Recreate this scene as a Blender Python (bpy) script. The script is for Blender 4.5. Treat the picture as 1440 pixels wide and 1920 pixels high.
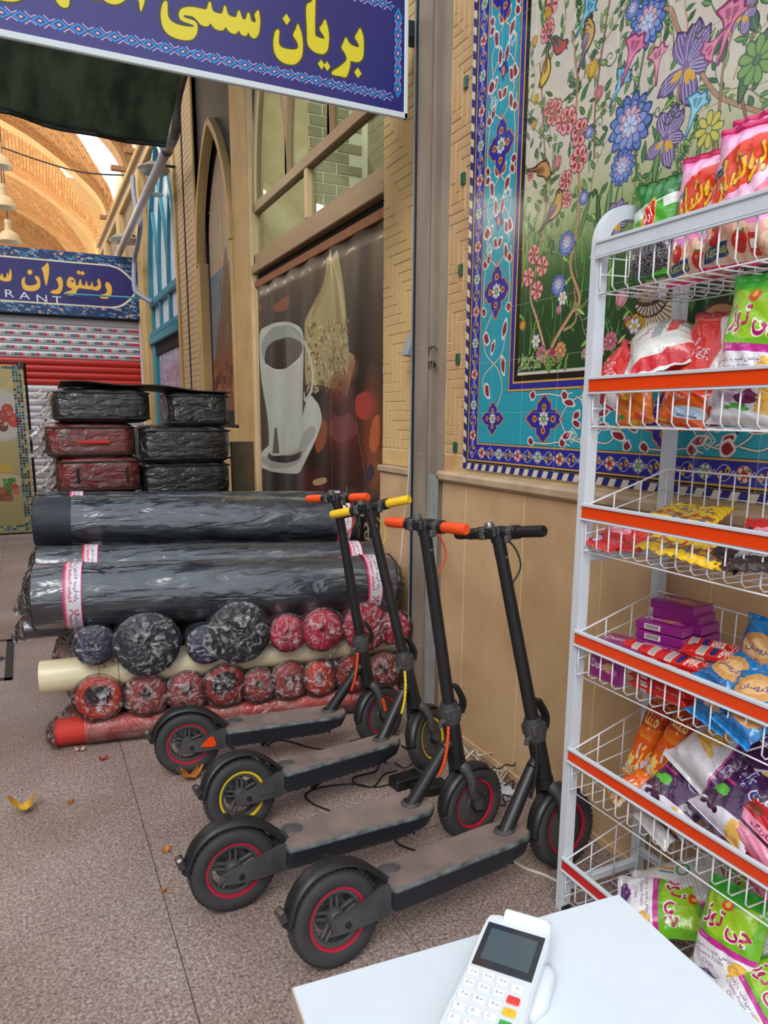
import bpy, bmesh, math, random
import numpy as np
from mathutils import Vector, Matrix
for _o in list(bpy.data.objects): bpy.data.objects.remove(_o)
SC = bpy.context.scene
COL = SC.collection
# ---------------------------------------------------------------- camera, world, lights, exposure
F, CX, CY, H = 1360., 720., 1040., 1.45
def _n(v): return v/np.linalg.norm(v)
_d1 = _n(np.array([(50-CX)/F, (778-CY)/F, 1.]))
_d2 = np.array([(3580-CX)/F, (796-CY)/F, 1.]); _d2 = _n(_d2-_d1*np.dot(_d1, _d2))
_dz = -np.cross(_d1, _d2)
if _dz[1] > 0: _dz = -_dz
RM = np.array([_d2, _d1, _dz]).T
CAMC = np.array([0, 0, H])
def U(u, v, axis, val):                  # a pixel of the photograph -> the point of a world plane
    d = RM.T@np.array([(u-CX)/F, (v-CY)/F, 1.]); t = (val-CAMC[axis])/d[axis]
    return CAMC+t*d
cam = bpy.data.cameras.new('camera'); camo = bpy.data.objects.new('camera', cam); COL.objects.link(camo)
cam.sensor_fit = 'VERTICAL'; cam.sensor_height = 36; cam.sensor_width = 27
cam.lens = F/1920*36; cam.shift_y = (CY-960)/1920; cam.clip_start = .05; cam.clip_end = 200
_m = Matrix([[RM[0][i], -RM[1][i], -RM[2][i]] for i in range(3)])
camo.matrix_world = Matrix.Translation(CAMC) @ _m.to_4x4()
SC.camera = camo
SC.view_settings.view_transform = 'Standard'; SC.view_settings.look = 'None'
SC.view_settings.gamma = 1; SC.view_settings.use_curve_mapping = False
SC.view_settings.exposure = 0.55
W = bpy.data.worlds.new('world'); SC.world = W; W.use_nodes = True
W.node_tree.nodes['Background'].inputs[0].default_value = (.84, .92, 1, 1)
W.node_tree.nodes['Background'].inputs[1].default_value = .95
def lamp(name, kind, loc, energy, color=(1, 1, 1), size=1, size_y=None, to=None, angle=None):
    l = bpy.data.lights.new(name, kind); l.energy = energy; l.color = color
    if kind == 'AREA':
        l.size = size
        if size_y: l.shape = 'RECTANGLE'; l.size_y = size_y
    if angle: l.angle = angle
    if kind == 'POINT': l.shadow_soft_size = size
    o = bpy.data.objects.new(name, l); COL.objects.link(o); o.location = loc
    if to is not None: o.rotation_euler = (Vector(to)-Vector(loc)).to_track_quat('-Z', 'Y').to_euler()
    return o
lamp('sun', 'SUN', (-3, -4, 8), 1.5, (1, .97, .93), angle=math.radians(35), to=(-3+3.2, -4+3.6, 3.2))
lamp('arcade_fill', 'AREA', (-1.5, 32, 6), 330, (1, .88, .70), 9, 14, to=(-1.0, 30, 14))  # added area lamp inside the hall, warms the vault from below
lamp('lane_fill', 'AREA', (-2.6, 8.6, 4.9), 90, (1, .9, .78), 2.5, 6, to=(1.2, 8.5, 1.5))  # added fill lamp brightening the wall beyond the doorway, no fixture there
# ---------------------------------------------------------------- materials
def s2l(c):
    return tuple((x/12.92 if x <= .04045 else ((x+.055)/1.055)**2.4) for x in c)
def rgb(r, g, b): return s2l((r/255, g/255, b/255))
MATS = {}
def mat(name, col, rough=.6, metal=0, noise=0, nscale=8, bump=0, bscale=60, col2=None, coat=0, stretch=None, spec=.5, sheen=0, detail=4):
    """principled surface with procedural colour variation and fine relief"""
    if name in MATS: return MATS[name]
    m = bpy.data.materials.new(name); m.use_nodes = True; nt = m.node_tree; N = nt.nodes; L = nt.links
    b = N['Principled BSDF']
    b.inputs['Roughness'].default_value = rough; b.inputs['Metallic'].default_value = metal
    b.inputs['Specular IOR Level'].default_value = spec
    if coat: b.inputs['Coat Weight'].default_value = coat; b.inputs['Coat Roughness'].default_value = .08
    tc = N.new('ShaderNodeTexCoord'); mp = N.new('ShaderNodeMapping'); L.new(tc.outputs['Object'], mp.inputs[0])
    if stretch: mp.inputs['Scale'].default_value = stretch
    c2 = col2 if col2 else tuple(x*(1-noise) for x in col)
    if noise or col2:
        nz = N.new('ShaderNodeTexNoise'); nz.inputs['Scale'].default_value = nscale; nz.inputs['Detail'].default_value = detail
        L.new(mp.outputs[0], nz.inputs['Vector'])
        cr = N.new('ShaderNodeValToRGB'); cr.color_ramp.elements[0].position = .35; cr.color_ramp.elements[1].position = .65
        cr.color_ramp.elements[0].color = (*c2, 1); cr.color_ramp.elements[1].color = (*col, 1)
        L.new(nz.outputs[0], cr.inputs[0]); L.new(cr.outputs[0], b.inputs['Base Color'])
    else: b.inputs['Base Color'].default_value = (*col, 1)
    if bump:
        n2 = N.new('ShaderNodeTexNoise'); n2.inputs['Scale'].default_value = bscale; n2.inputs['Detail'].default_value = 3
        L.new(mp.outputs[0], n2.inputs['Vector'])
        bp = N.new('ShaderNodeBump'); bp.inputs['Strength'].default_value = bump; bp.inputs['Distance'].default_value = .01
        L.new(n2.outputs[0], bp.inputs['Height']); L.new(bp.outputs[0], b.inputs['Normal'])
    MATS[name] = m
    return m
def film(name, tint=(.9, .92, .95), dens=.18, scale=30, stretch=None, bump=.6, rough=.12, knot=False, gloss=1.3, det=5):
    """thin crinkled clear plastic film"""
    if name in MATS: return MATS[name]
    m = bpy.data.materials.new(name); m.use_nodes = True; nt = m.node_tree; N = nt.nodes; L = nt.links
    N.remove(N['Principled BSDF']); out = N['Material Output']
    tc = N.new('ShaderNodeTexCoord'); mp = N.new('ShaderNodeMapping'); L.new(tc.outputs['Object'], mp.inputs[0])
    if stretch: mp.inputs['Scale'].default_value = stretch
    nz = N.new('ShaderNodeTexNoise'); nz.inputs['Scale'].default_value = scale; nz.inputs['Detail'].default_value = det; nz.inputs['Distortion'].default_value = .8
    L.new(mp.outputs[0], nz.inputs['Vector'])
    bp = N.new('ShaderNodeBump'); bp.inputs['Strength'].default_value = bump; bp.inputs['Distance'].default_value = .03
    L.new(nz.outputs[0], bp.inputs['Height'])
    tr = N.new('ShaderNodeBsdfTransparent'); tr.inputs[0].default_value = (*[min(1, t+.05) for t in tint], 1)
    gl = N.new('ShaderNodeBsdfGlossy'); gl.inputs['Roughness'].default_value = rough; L.new(bp.outputs[0], gl.inputs['Normal'])
    df = N.new('ShaderNodeBsdfDiffuse'); df.inputs[0].default_value = (*tint, 1); L.new(bp.outputs[0], df.inputs['Normal'])
    fr = N.new('ShaderNodeFresnel'); fr.inputs[0].default_value = 1.5; L.new(bp.outputs[0], fr.inputs['Normal'])
    ad = N.new('ShaderNodeMath'); ad.operation = 'MULTIPLY_ADD'; ad.inputs[1].default_value = gloss; ad.inputs[2].default_value = .02; L.new(fr.outputs[0], ad.inputs[0])
    m1 = N.new('ShaderNodeMixShader'); L.new(ad.outputs[0], m1.inputs[0]); L.new(tr.outputs[0], m1.inputs[1]); L.new(gl.outputs[0], m1.inputs[2])
    cr = N.new('ShaderNodeMapRange'); cr.inputs[1].default_value = .42; cr.inputs[2].default_value = .7; cr.inputs[3].default_value = dens*.25; cr.inputs[4].default_value = dens*1.3
    if knot:            # gathered ends: pleats run to the knot, cloudier towards it
        ge = N.new('ShaderNodeNewGeometry'); n2 = N.new('ShaderNodeTexNoise'); n2.inputs['Scale'].default_value = 17; n2.inputs['Detail'].default_value = 6; n2.inputs['Distortion'].default_value = 2.4; L.new(ge.outputs['Position'], n2.inputs['Vector'])
        sx = N.new('ShaderNodeSeparateXYZ'); L.new(tc.outputs['UV'], sx.inputs[0]); mm = N.new('ShaderNodeMath'); mm.operation = 'MULTIPLY_ADD'; mm.inputs[1].default_value = .12; mm.inputs[2].default_value = -.08; L.new(sx.outputs[0], mm.inputs[0])
        aa = N.new('ShaderNodeMath'); aa.operation = 'ADD'; L.new(n2.outputs[0], aa.inputs[0]); L.new(mm.outputs[0], aa.inputs[1]); L.new(aa.outputs[0], cr.inputs[0]); L.new(n2.outputs[0], bp.inputs['Height'])
        cr.inputs[1].default_value = .48; cr.inputs[2].default_value = .9; cr.inputs[3].default_value = .01
    else: L.new(nz.outputs[0], cr.inputs[0])
    m2 = N.new('ShaderNodeMixShader'); L.new(cr.outputs[0], m2.inputs[0]); L.new(m1.outputs[0], m2.inputs[1]); L.new(df.outputs[0], m2.inputs[2])
    L.new(m2.outputs[0], out.inputs[0]); MATS[name] = m
    return m
def glassy(name, tint=(.8, .85, .82), refl=.35):
    m = bpy.data.materials.new(name); m.use_nodes = True; nt = m.node_tree; N = nt.nodes; L = nt.links
    N.remove(N['Principled BSDF']); out = N['Material Output']
    tr = N.new('ShaderNodeBsdfTransparent'); tr.inputs[0].default_value = (*tint, 1)
    gl = N.new('ShaderNodeBsdfGlossy'); gl.inputs['Roughness'].default_value = .03
    m1 = N.new('ShaderNodeMixShader'); m1.inputs[0].default_value = refl; L.new(tr.outputs[0], m1.inputs[1]); L.new(gl.outputs[0], m1.inputs[2])
    L.new(m1.outputs[0], out.inputs[0]); return m
# ---------------------------------------------------------------- printed pictures: drawn here, dot by dot
class Canvas:
    def __init__(s, w, h, bg=(255, 255, 255)):
        s.w, s.h = w, h; s.a = np.zeros((h, w, 3), np.float32); s.a[:] = np.array(bg, np.float32)/255
    def polys(s, rings, col, alpha=1):
        """even-odd fill of a list of rings (y down)"""
        x0 = min(min(p[0] for p in r) for r in rings); x1 = max(max(p[0] for p in r) for r in rings)
        y0 = min(min(p[1] for p in r) for r in rings); y1 = max(max(p[1] for p in r) for r in rings)
        X0, X1 = max(0, int(x0)-1), min(s.w, int(x1)+2); Y0, Y1 = max(0, int(y0)), min(s.h, int(y1)+1)
        if X1 <= X0 or Y1 <= Y0: return
        SS = 3; ys = Y0+(np.arange((Y1-Y0)*SS)+.5)/SS
        cov = np.zeros((len(ys), X1-X0+2), np.float32); xs_all = []
        for r in rings:
            r = np.asarray(r, float); a = r; b = np.roll(r, -1, 0)
            ay, by = a[:, 1][None], b[:, 1][None]; yy = ys[:, None]
            hit = ((ay <= yy) & (by > yy)) | ((by <= yy) & (ay > yy))
            den = np.where(by == ay, 1, by-ay)
            xs = a[:, 0][None]+(yy-ay)/den*(b[:, 0]-a[:, 0])[None]
            xs_all.append(np.where(hit, xs, np.inf))
        xs = np.sort(np.concatenate(xs_all, 1), 1); k = int(np.max(np.sum(np.isfinite(xs), 1))) if xs.size else 0
        for i in range(k):
            c = xs[:, i]; ok = np.isfinite(c); sg = 1. if i % 2 == 0 else -1.
            cc = np.clip(c[ok]-X0, 0, X1-X0-.001); fi = cc.astype(int); fr = cc-fi; rows = np.nonzero(ok)[0]
            np.add.at(cov, (rows, fi), sg*(1-fr)); np.add.at(cov, (rows, fi+1), sg*fr)
        cov = np.clip(np.cumsum(cov, 1), 0, 1)[:, :X1-X0].reshape(Y1-Y0, SS, X1-X0).mean(1)[..., None]*alpha
        reg = s.a[Y0:Y1, X0:X1]; reg[:] = reg*(1-cov)+cov*(np.array(col, np.float32)/255)
    def poly(s, pts, col, alpha=1): s.polys([pts], col, alpha)
    def rect(s, x0, y0, x1, y1, col): s.poly([(x0, y0), (x1, y0), (x1, y1), (x0, y1)], col)
    def ell(s, cx, cy, rx, ry, col, ang=0, n=20, alpha=1):
        ca, sa = math.cos(ang), math.sin(ang)
        s.poly([(cx+rx*math.cos(t)*ca-ry*math.sin(t)*sa, cy+rx*math.cos(t)*sa+ry*math.sin(t)*ca) for t in np.linspace(0, 2*math.pi, n, endpoint=False)], col, alpha)
    def line(s, pts, w, col, w2=None, alpha=1):
        """brush stroke, width may run from w to w2"""
        p = np.asarray(pts, float)
        if len(p) < 2: return
        t = np.gradient(p, axis=0); t /= np.maximum(1e-6, np.linalg.norm(t, axis=1))[:, None]
        nn = np.stack([-t[:, 1], t[:, 0]], 1); ww = np.linspace(w, w if w2 is None else w2, len(p))[:, None]/2
        s.poly(list(map(tuple, p+nn*ww))+list(map(tuple, (p-nn*ww)[::-1])), col, alpha)
    def text(s, txt, x, y, size, col, ang=0, sx=1, bold=0, anchor=.5, outline=None, ow=0, shear=0):
        ca, sa = math.cos(ang), math.sin(ang)
        for bw, cc in (((bold+ow, outline),) if outline else ())+((bold, col),):
            rings, wd = glyphs(txt, bw)
            if not rings: return
            rr = []
            for r in rings:
                q = []
                for gx, gy in r:
                    px = (gx-wd*anchor+gy*shear)*size*sx; py = -gy*size; q.append((x+px*ca-py*sa, y+px*sa+py*ca))
                rr.append(q)
            s.polys(rr, cc)
    def image(s, name):
        im = bpy.data.images.new(name, s.w, s.h, alpha=False); px = np.ones((s.h, s.w, 4), np.float32)
        px[..., :3] = np.clip(s.a[::-1], 0, 1); im.pixels.foreach_set(px.ravel()); im.pack(); return im
def sm(pts, n=6, closed=True):
    """Catmull-Rom through the points"""
    P = [np.array(p, float) for p in pts]; o = []; m = len(P)
    rng = range(m) if closed else range(m-1)
    for i in rng:
        if closed: a, b, c, d = P[i-1], P[i], P[(i+1) % m], P[(i+2) % m]
        else: a, b, c, d = P[max(0, i-1)], P[i], P[i+1], P[min(m-1, i+2)]
        for k in range(n):
            t = k/n; o.append(tuple(.5*((2*b)+(c-a)*t+(2*a-5*b+4*c-d)*t*t+(3*b-3*c+d-a)*t**3)))
    if not closed: o.append(tuple(P[-1]))
    return o
# Persian letters join up: isolated, final, initial, medial forms
_AR = {'ا': (0xFE8D, 0xFE8E), 'آ': (0xFE81, 0xFE82), 'ب': (0xFE8F, 0xFE90, 0xFE91, 0xFE92), 'پ': (0xFB56, 0xFB57, 0xFB58, 0xFB59), 'ت': (0xFE95, 0xFE96, 0xFE97, 0xFE98), 'چ': (0xFB7A, 0xFB7B, 0xFB7C, 0xFB7D),
       'ج': (0xFE9D, 0xFE9E, 0xFE9F, 0xFEA0), 'خ': (0xFEA5, 0xFEA6, 0xFEA7, 0xFEA8), 'د': (0xFEA9, 0xFEAA), 'ر': (0xFEAD, 0xFEAE), 'ز': (0xFEAF, 0xFEB0), 'ژ': (0xFB8A, 0xFB8B), 'س': (0xFEB1, 0xFEB2, 0xFEB3, 0xFEB4), 'ش': (0xFEB5, 0xFEB6, 0xFEB7, 0xFEB8),
       'ف': (0xFED1, 0xFED2, 0xFED3, 0xFED4), 'ک': (0xFB8E, 0xFB8F, 0xFB90, 0xFB91), 'گ': (0xFB92, 0xFB93, 0xFB94, 0xFB95), 'ل': (0xFEDD, 0xFEDE, 0xFEDF, 0xFEE0), 'م': (0xFEE1, 0xFEE2, 0xFEE3, 0xFEE4), 'ن': (0xFEE5, 0xFEE6, 0xFEE7, 0xFEE8),
       'و': (0xFEED, 0xFEEE), 'ه': (0xFEE9, 0xFEEA, 0xFEEB, 0xFEEC), 'ی': (0xFBFC, 0xFBFD, 0xFBFE, 0xFBFF)}
def shape(t):
    if not any(c in _AR for c in t): return t
    o = []
    for i, c in enumerate(t):
        if c not in _AR: o.append(c); continue
        f = _AR[c]; pv = i > 0 and t[i-1] in _AR and len(_AR[t[i-1]]) == 4; nx = len(f) == 4 and i+1 < len(t) and t[i+1] in _AR
        o.append(chr(f[3] if pv and nx else f[1] if pv else f[2] if nx else f[0]))
    return ''.join(reversed(o))
_GL = {}
def glyphs(txt, bold=0):
    key = (txt, bold)
    if key in _GL: return _GL[key]
    c = bpy.data.curves.new('t', 'FONT'); c.body = shape(txt); c.offset = bold; c.resolution_u = 3
    o = bpy.data.objects.new('t', c); COL.objects.link(o); dg = bpy.context.evaluated_depsgraph_get()
    me = o.evaluated_get(dg).to_mesh(); cnt = {}
    for p in me.polygons:
        v = p.vertices
        for i in range(len(v)):
            e = (v[i], v[(i+1) % len(v)]); cnt[e] = cnt.get(e, 0)+1
    nxt = {}
    for a, b in cnt:
        if (b, a) not in cnt: nxt.setdefault(a, []).append(b)
    co = [(v.co.x, v.co.y) for v in me.vertices]; rings = []
    while nxt:
        st = next(iter(nxt)); r = [st]; cur = st
        while cur in nxt:
            n2 = nxt[cur].pop()
            if not nxt[cur]: del nxt[cur]
            if n2 == st: break
            r.append(n2); cur = n2
        if len(r) > 2: rings.append([co[i] for i in r])
    xs = [q[0] for q in co]; wd = max(xs) if xs else 0
    bpy.data.objects.remove(o); bpy.data.curves.remove(c)
    _GL[key] = (rings, wd); return _GL[key]
def printed(name, canvas, rough=.4, coat=0, bump=0, bscale=20, spec=.5, coords='UV', ref=None, mapping=None, metal=0, wear=0):
    """surface carrying a drawn picture; coords 'UV' or 'Object' of ref with mapping (scale, offset) on two axes"""
    m = bpy.data.materials.new(name); m.use_nodes = True; nt = m.node_tree; N = nt.nodes; L = nt.links; b = N['Principled BSDF']
    b.inputs['Roughness'].default_value = rough; b.inputs['Specular IOR Level'].default_value = spec; b.inputs['Metallic'].default_value = metal
    if coat: b.inputs['Coat Weight'].default_value = coat; b.inputs['Coat Roughness'].default_value = .1
    im = N.new('ShaderNodeTexImage'); im.image = canvas.image(name); im.extension = 'EXTEND'
    tc = N.new('ShaderNodeTexCoord')
    if ref: tc.object = ref
    if coords == 'UV': L.new(tc.outputs['UV'], im.inputs[0])
    else:                       # (axis, a0, a1, b0, b1): plane coordinates a horizontally, z upward
        ax, a0, a1, z0, z1 = mapping
        sp = N.new('ShaderNodeSeparateXYZ'); L.new(tc.outputs['Object'], sp.inputs[0]); cb = N.new('ShaderNodeCombineXYZ')
        for src, dst, lo, hi in ((ax, 0, a0, a1), (2, 1, z0, z1)):
            mr = N.new('ShaderNodeMath'); mr.operation = 'MULTIPLY_ADD'; mr.inputs[1].default_value = 1/(hi-lo); mr.inputs[2].default_value = -lo/(hi-lo)
            L.new(sp.outputs[src], mr.inputs[0]); L.new(mr.outputs[0], cb.inputs[dst])
        L.new(cb.outputs[0], im.inputs[0])
    src = im.outputs[0]
    if wear:
        nz = N.new('ShaderNodeTexNoise'); nz.inputs['Scale'].default_value = 6; nz.inputs['Detail'].default_value = 5; L.new(tc.outputs['Object'], nz.inputs['Vector'])
        mx = N.new('ShaderNodeMix'); mx.data_type = 'RGBA'; mx.blend_type = 'MULTIPLY'; mx.inputs[0].default_value = wear; L.new(src, mx.inputs[6]); L.new(nz.outputs[0], mx.inputs[7]); src = mx.outputs[2]
    L.new(src, b.inputs['Base Color'])
    if bump:
        n2 = N.new('ShaderNodeTexNoise'); n2.inputs['Scale'].default_value = bscale; n2.inputs['Detail'].default_value = 3; L.new(tc.outputs['Object'], n2.inputs['Vector'])
        bp = N.new('ShaderNodeBump'); bp.inputs['Strength'].default_value = bump; bp.inputs['Distance'].default_value = .02
        L.new(n2.outputs[0], bp.inputs['Height']); L.new(bp.outputs[0], b.inputs['Normal'])
    return m
# ---------------------------------------------------------------- mesh building
class MB:
    def __init__(s): s.v = []; s.f = []; s.uv = []
    def add(s, v, f, uv=None):
        o = len(s.v); s.v += [tuple(p) for p in v]; s.f += [tuple(i+o for i in q) for q in f]
        if uv: s.uv += [tuple(p) for p in uv]
        return s
    def box(s, x0, x1, y0, y1, z0, z1, b=0, M=None):
        x0, x1 = min(x0, x1), max(x0, x1); y0, y1 = min(y0, y1), max(y0, y1); z0, z1 = min(z0, z1), max(z0, z1)
        if b <= 0:
            v = [(x, y, z) for x in (x0, x1) for y in (y0, y1) for z in (z0, z1)]
            f = [(0, 1, 3, 2), (4, 6, 7, 5), (0, 4, 5, 1), (2, 3, 7, 6), (0, 2, 6, 4), (1, 5, 7, 3)]
        else:
            b = min(b, (x1-x0)*.45, (y1-y0)*.45, (z1-z0)*.45); v = []; idx = {}
            for i, x in enumerate((x0, x1)):
                for j, y in enumerate((y0, y1)):
                    for k, z in enumerate((z0, z1)):
                        sx, sy, sz = (1-2*i)*b, (1-2*j)*b, (1-2*k)*b
                        idx[i, j, k, 0] = len(v); v.append((x, y+sy, z+sz))
                        idx[i, j, k, 1] = len(v); v.append((x+sx, y, z+sz))
                        idx[i, j, k, 2] = len(v); v.append((x+sx, y+sy, z))
            f = []
            for i in (0, 1):
                q = [idx[i, 0, 0, 0], idx[i, 1, 0, 0], idx[i, 1, 1, 0], idx[i, 0, 1, 0]]; f.append(q[::-1] if i == 0 else q)
                q = [idx[0, i, 0, 1], idx[1, i, 0, 1], idx[1, i, 1, 1], idx[0, i, 1, 1]]; f.append(q if i == 0 else q[::-1])
                q = [idx[0, 0, i, 2], idx[1, 0, i, 2], idx[1, 1, i, 2], idx[0, 1, i, 2]]; f.append(q[::-1] if i == 0 else q)
            for a in (0, 1):
                for c in (0, 1):
                    e = a == c
                    q = [idx[a, c, 0, 0], idx[a, c, 0, 1], idx[a, c, 1, 1], idx[a, c, 1, 0]]; f.append(q if e else q[::-1])
                    q = [idx[a, 0, c, 0], idx[a, 1, c, 0], idx[a, 1, c, 2], idx[a, 0, c, 2]]; f.append(q if e else q[::-1])
                    q = [idx[0, a, c, 1], idx[0, a, c, 2], idx[1, a, c, 2], idx[1, a, c, 1]]; f.append(q if e else q[::-1])
            for i in (0, 1):
                for j in (0, 1):
                    for k in (0, 1):
                        q = [idx[i, j, k, 0], idx[i, j, k, 1], idx[i, j, k, 2]]; f.append(q if (i+j+k) % 2 else q[::-1])
        if M is not None: v = [tuple(M @ Vector(p)) for p in v]
        return s.add(v, f)
    def tube(s, pts, r, seg=8, cap=True, closed=False, sq=None):
        """swept round (or sq=(w,h) rectangular) section; r may be a list"""
        P = [Vector(p) for p in pts]; n = len(P); rr = r if isinstance(r, (list, tuple)) else [r]*n
        T = []
        for i in range(n):
            a = P[i-1] if (i or closed) else P[0]; b = P[(i+1) % n] if (i < n-1 or closed) else P[-1]
            t = (b-a); T.append(t.normalized() if t.length > 1e-9 else Vector((0, 0, 1)))
        up = Vector((0, 0, 1)) if abs(T[0].z) < .95 else Vector((0, 1, 0))
        nrm = (up-T[0]*up.dot(T[0])).normalized(); rings = []; v = []
        for i in range(n):
            nrm = (nrm-T[i]*nrm.dot(T[i]))
            if nrm.length < 1e-6: nrm = T[i].orthogonal()
            nrm.normalize(); bn = T[i].cross(nrm)
            if sq:
                for (a, b) in ((-1, -1), (1, -1), (1, 1), (-1, 1)): v.append(P[i]+nrm*a*sq[1]/2+bn*b*sq[0]/2)
            else:
                for k in range(seg):
                    t = 2*math.pi*k/seg; v.append(P[i]+(nrm*math.cos(t)+bn*math.sin(t))*rr[i])
        if sq: seg = 4
        f = []
        for i in range(n if closed else n-1):
            for k in range(seg):
                a = i*seg+k; b = i*seg+(k+1) % seg; c = ((i+1) % n)*seg+(k+1) % seg; d = ((i+1) % n)*seg+k; f.append((a, b, c, d))
        if cap and not closed: f.append(tuple(range(seg))[::-1]); f.append(tuple((n-1)*seg+k for k in range(seg)))
        return s.add(v, f)
    def lathe(s, prof, c=(0, 0, 0), axis=1, seg=28, closed=False, a0=0, a1=2*math.pi):
        """profile of (radius, offset along the axis)"""
        v = []; full = abs(a1-a0-2*math.pi) < 1e-6; m = seg if full else seg+1
        for i in range(m):
            t = a0+(a1-a0)*i/seg; ct, st = math.cos(t), math.sin(t)
            for (r, h) in prof:
                p = [0, 0, 0]; p[axis] = h; p[(axis+1) % 3] = r*ct; p[(axis+2) % 3] = r*st; v.append((p[0]+c[0], p[1]+c[1], p[2]+c[2]))
        k = len(prof); f = []
        for i in range(seg):
            j = (i+1) % m
            for q in range(k if closed else k-1):
                q2 = (q+1) % k; f.append((i*k+q, j*k+q, j*k+q2, i*k+q2))
        return s.add(v, f)
    def prism(s, pts, d0, d1, axis=1, M=None):
        """2-D outline extruded along an axis; outline coordinates are the other two axes in order"""
        oth = [a for a in (0, 1, 2) if a != axis]; v = []
        for d in (d0, d1):
            for p in pts:
                q = [0, 0, 0]; q[axis] = d; q[oth[0]] = p[0]; q[oth[1]] = p[1]; v.append(q)
        n = len(pts); f = [tuple(range(n))[::-1], tuple(range(n, 2*n))]
        for i in range(n): f.append((i, (i+1) % n, n+(i+1) % n, n+i))
        if M is not None: v = [tuple(M @ Vector(p)) for p in v]
        return s.add(v, f)
    def grid(s, fn, nu, nv, close_u=False):
        v = []; uv = []
        for i in range(nu+(0 if close_u else 1)):
            for j in range(nv+1): v.append(fn(i/nu, j/nv)); uv.append((i/nu, j/nv))
        f = []; w = nv+1; nn = nu if close_u else nu+1
        for i in range(nu):
            for j in range(nv): f.append((i*w+j, ((i+1) % nn)*w+j, ((i+1) % nn)*w+j+1, i*w+j+1))
        return s.add(v, f, uv)
def obj(name, mb, m, parent=None, smooth=False, world=True, **tags):
    """one mesh object; world=True: the vertices are world coordinates even below a parent"""
    me = bpy.data.meshes.new(name); vs = mb.v
    if parent is not None and world and parent.get('M') is None:
        mw = full(parent).inverted()
        if mw != Matrix.Identity(4): vs = [tuple(mw @ Vector(p)) for p in vs]
    me.from_pydata(vs, [], mb.f); bm = bmesh.new(); bm.from_mesh(me); bmesh.ops.recalc_face_normals(bm, faces=bm.faces); bm.to_mesh(me); bm.free()
    if mb.uv and len(mb.uv) == len(mb.v):
        ul = me.uv_layers.new(name='uv'); idx = np.zeros(len(me.loops), np.int32); me.loops.foreach_get('vertex_index', idx)
        ul.data.foreach_set('uv', np.array(mb.uv, np.float32)[idx].ravel())
    if smooth:
        me.polygons.foreach_set('use_smooth', [True]*len(me.polygons))
        if smooth != 2: me.set_sharp_from_angle(angle=math.radians(38))
    for k in (m if isinstance(m, (list, tuple)) else [m]): me.materials.append(k)
    o = bpy.data.objects.new(name, me); COL.objects.link(o)
    if parent is not None: o.parent = parent
    for k, v in tags.items(): o[k] = v
    return o
def full(o):
    m = Matrix.LocRotScale(o.location, o.rotation_euler, o.scale)
    return full(o.parent) @ m if o.parent else m
def tag(o, label, cat, group=None):
    o['label'] = label; o['category'] = cat
    if group: o['group'] = group
    return o
def thing(name, label, cat, loc=(0, 0, 0), rot=(0, 0, 0), group=None):
    o = bpy.data.objects.new(name, None); COL.objects.link(o); o.empty_display_size = .05
    o.location = loc; o.rotation_euler = rot
    return tag(o, label, cat, group)
def struct(name, mb, m, parent=None, smooth=False):
    o = obj(name, mb, m, parent, smooth)
    if parent is None: o['kind'] = 'structure'
    return o
def sgroup(name):
    o = bpy.data.objects.new(name, None); COL.objects.link(o); o['kind'] = 'structure'; return o
def copytree(o, parent=None):
    c = o.copy(); COL.objects.link(c); c.parent = parent
    for ch in [x for x in KIDS.get(o.name, [])]: copytree(ch, c)
    return c
KIDS = {}
def scan_kids(root):
    KIDS.clear()
    for o in bpy.data.objects:
        if o.parent: KIDS.setdefault(o.parent.name, []).append(o)
def link_copy(src, name, loc, parent=None, rot=None, scale=None):
    o = bpy.data.objects.new(name, src.data); COL.objects.link(o); o.location = loc
    if rot: o.rotation_euler = rot
    if scale: o.scale = scale
    if parent: o.parent = parent
    return o
RW = 1.693      # the shop-side wall plane
# ================================================================ FLOOR
R = random.Random(7)
tilemat = mat('granite', rgb(184, 166, 158), .42, col2=rgb(102, 84, 80), nscale=75, bump=.06, bscale=200, detail=6)
def granite(name, c1, c2, c3):
    m = bpy.data.materials.new(name); m.use_nodes = True; nt = m.node_tree; N = nt.nodes; L = nt.links; b = N['Principled BSDF']
    b.inputs['Roughness'].default_value = .45
    g = N.new('ShaderNodeNewGeometry'); n1 = N.new('ShaderNodeTexNoise'); n1.inputs['Scale'].default_value = 120; n1.inputs['Detail'].default_value = 5; n1.inputs['Roughness'].default_value = .7; n1.inputs['Distortion'].default_value = .6
    L.new(g.outputs['Position'], n1.inputs['Vector']); cr = N.new('ShaderNodeValToRGB'); e = cr.color_ramp.elements
    e[0].position = .38; e[0].color = (*c1, 1); e[1].position = .62; e[1].color = (*c3, 1); x = e.new(.5); x.color = (*c2, 1)
    L.new(n1.outputs[0], cr.inputs[0])
    n2 = N.new('ShaderNodeTexNoise'); n2.inputs['Scale'].default_value = 1.6; n2.inputs['Detail'].default_value = 6; L.new(g.outputs['Position'], n2.inputs['Vector'])
    c2r = N.new('ShaderNodeValToRGB'); c2r.color_ramp.elements[0].position = .3; c2r.color_ramp.elements[0].color = (.62, .56, .52, 1); c2r.color_ramp.elements[1].position = .6; c2r.color_ramp.elements[1].color = (1, 1, 1, 1)
    L.new(n2.outputs[0], c2r.inputs[0]); mx = N.new('ShaderNodeMix'); mx.data_type = 'RGBA'; mx.blend_type = 'MULTIPLY'; mx.inputs[0].default_value = .8
    L.new(cr.outputs[0], mx.inputs[6]); L.new(c2r.outputs[0], mx.inputs[7]); L.new(mx.outputs[2], b.inputs['Base Color']); return m
tilemat = granite('speckled_granite', rgb(108, 90, 86), rgb(152, 133, 127), rgb(190, 174, 167))
grout = mat('grout', rgb(70, 58, 54), .9)
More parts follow.
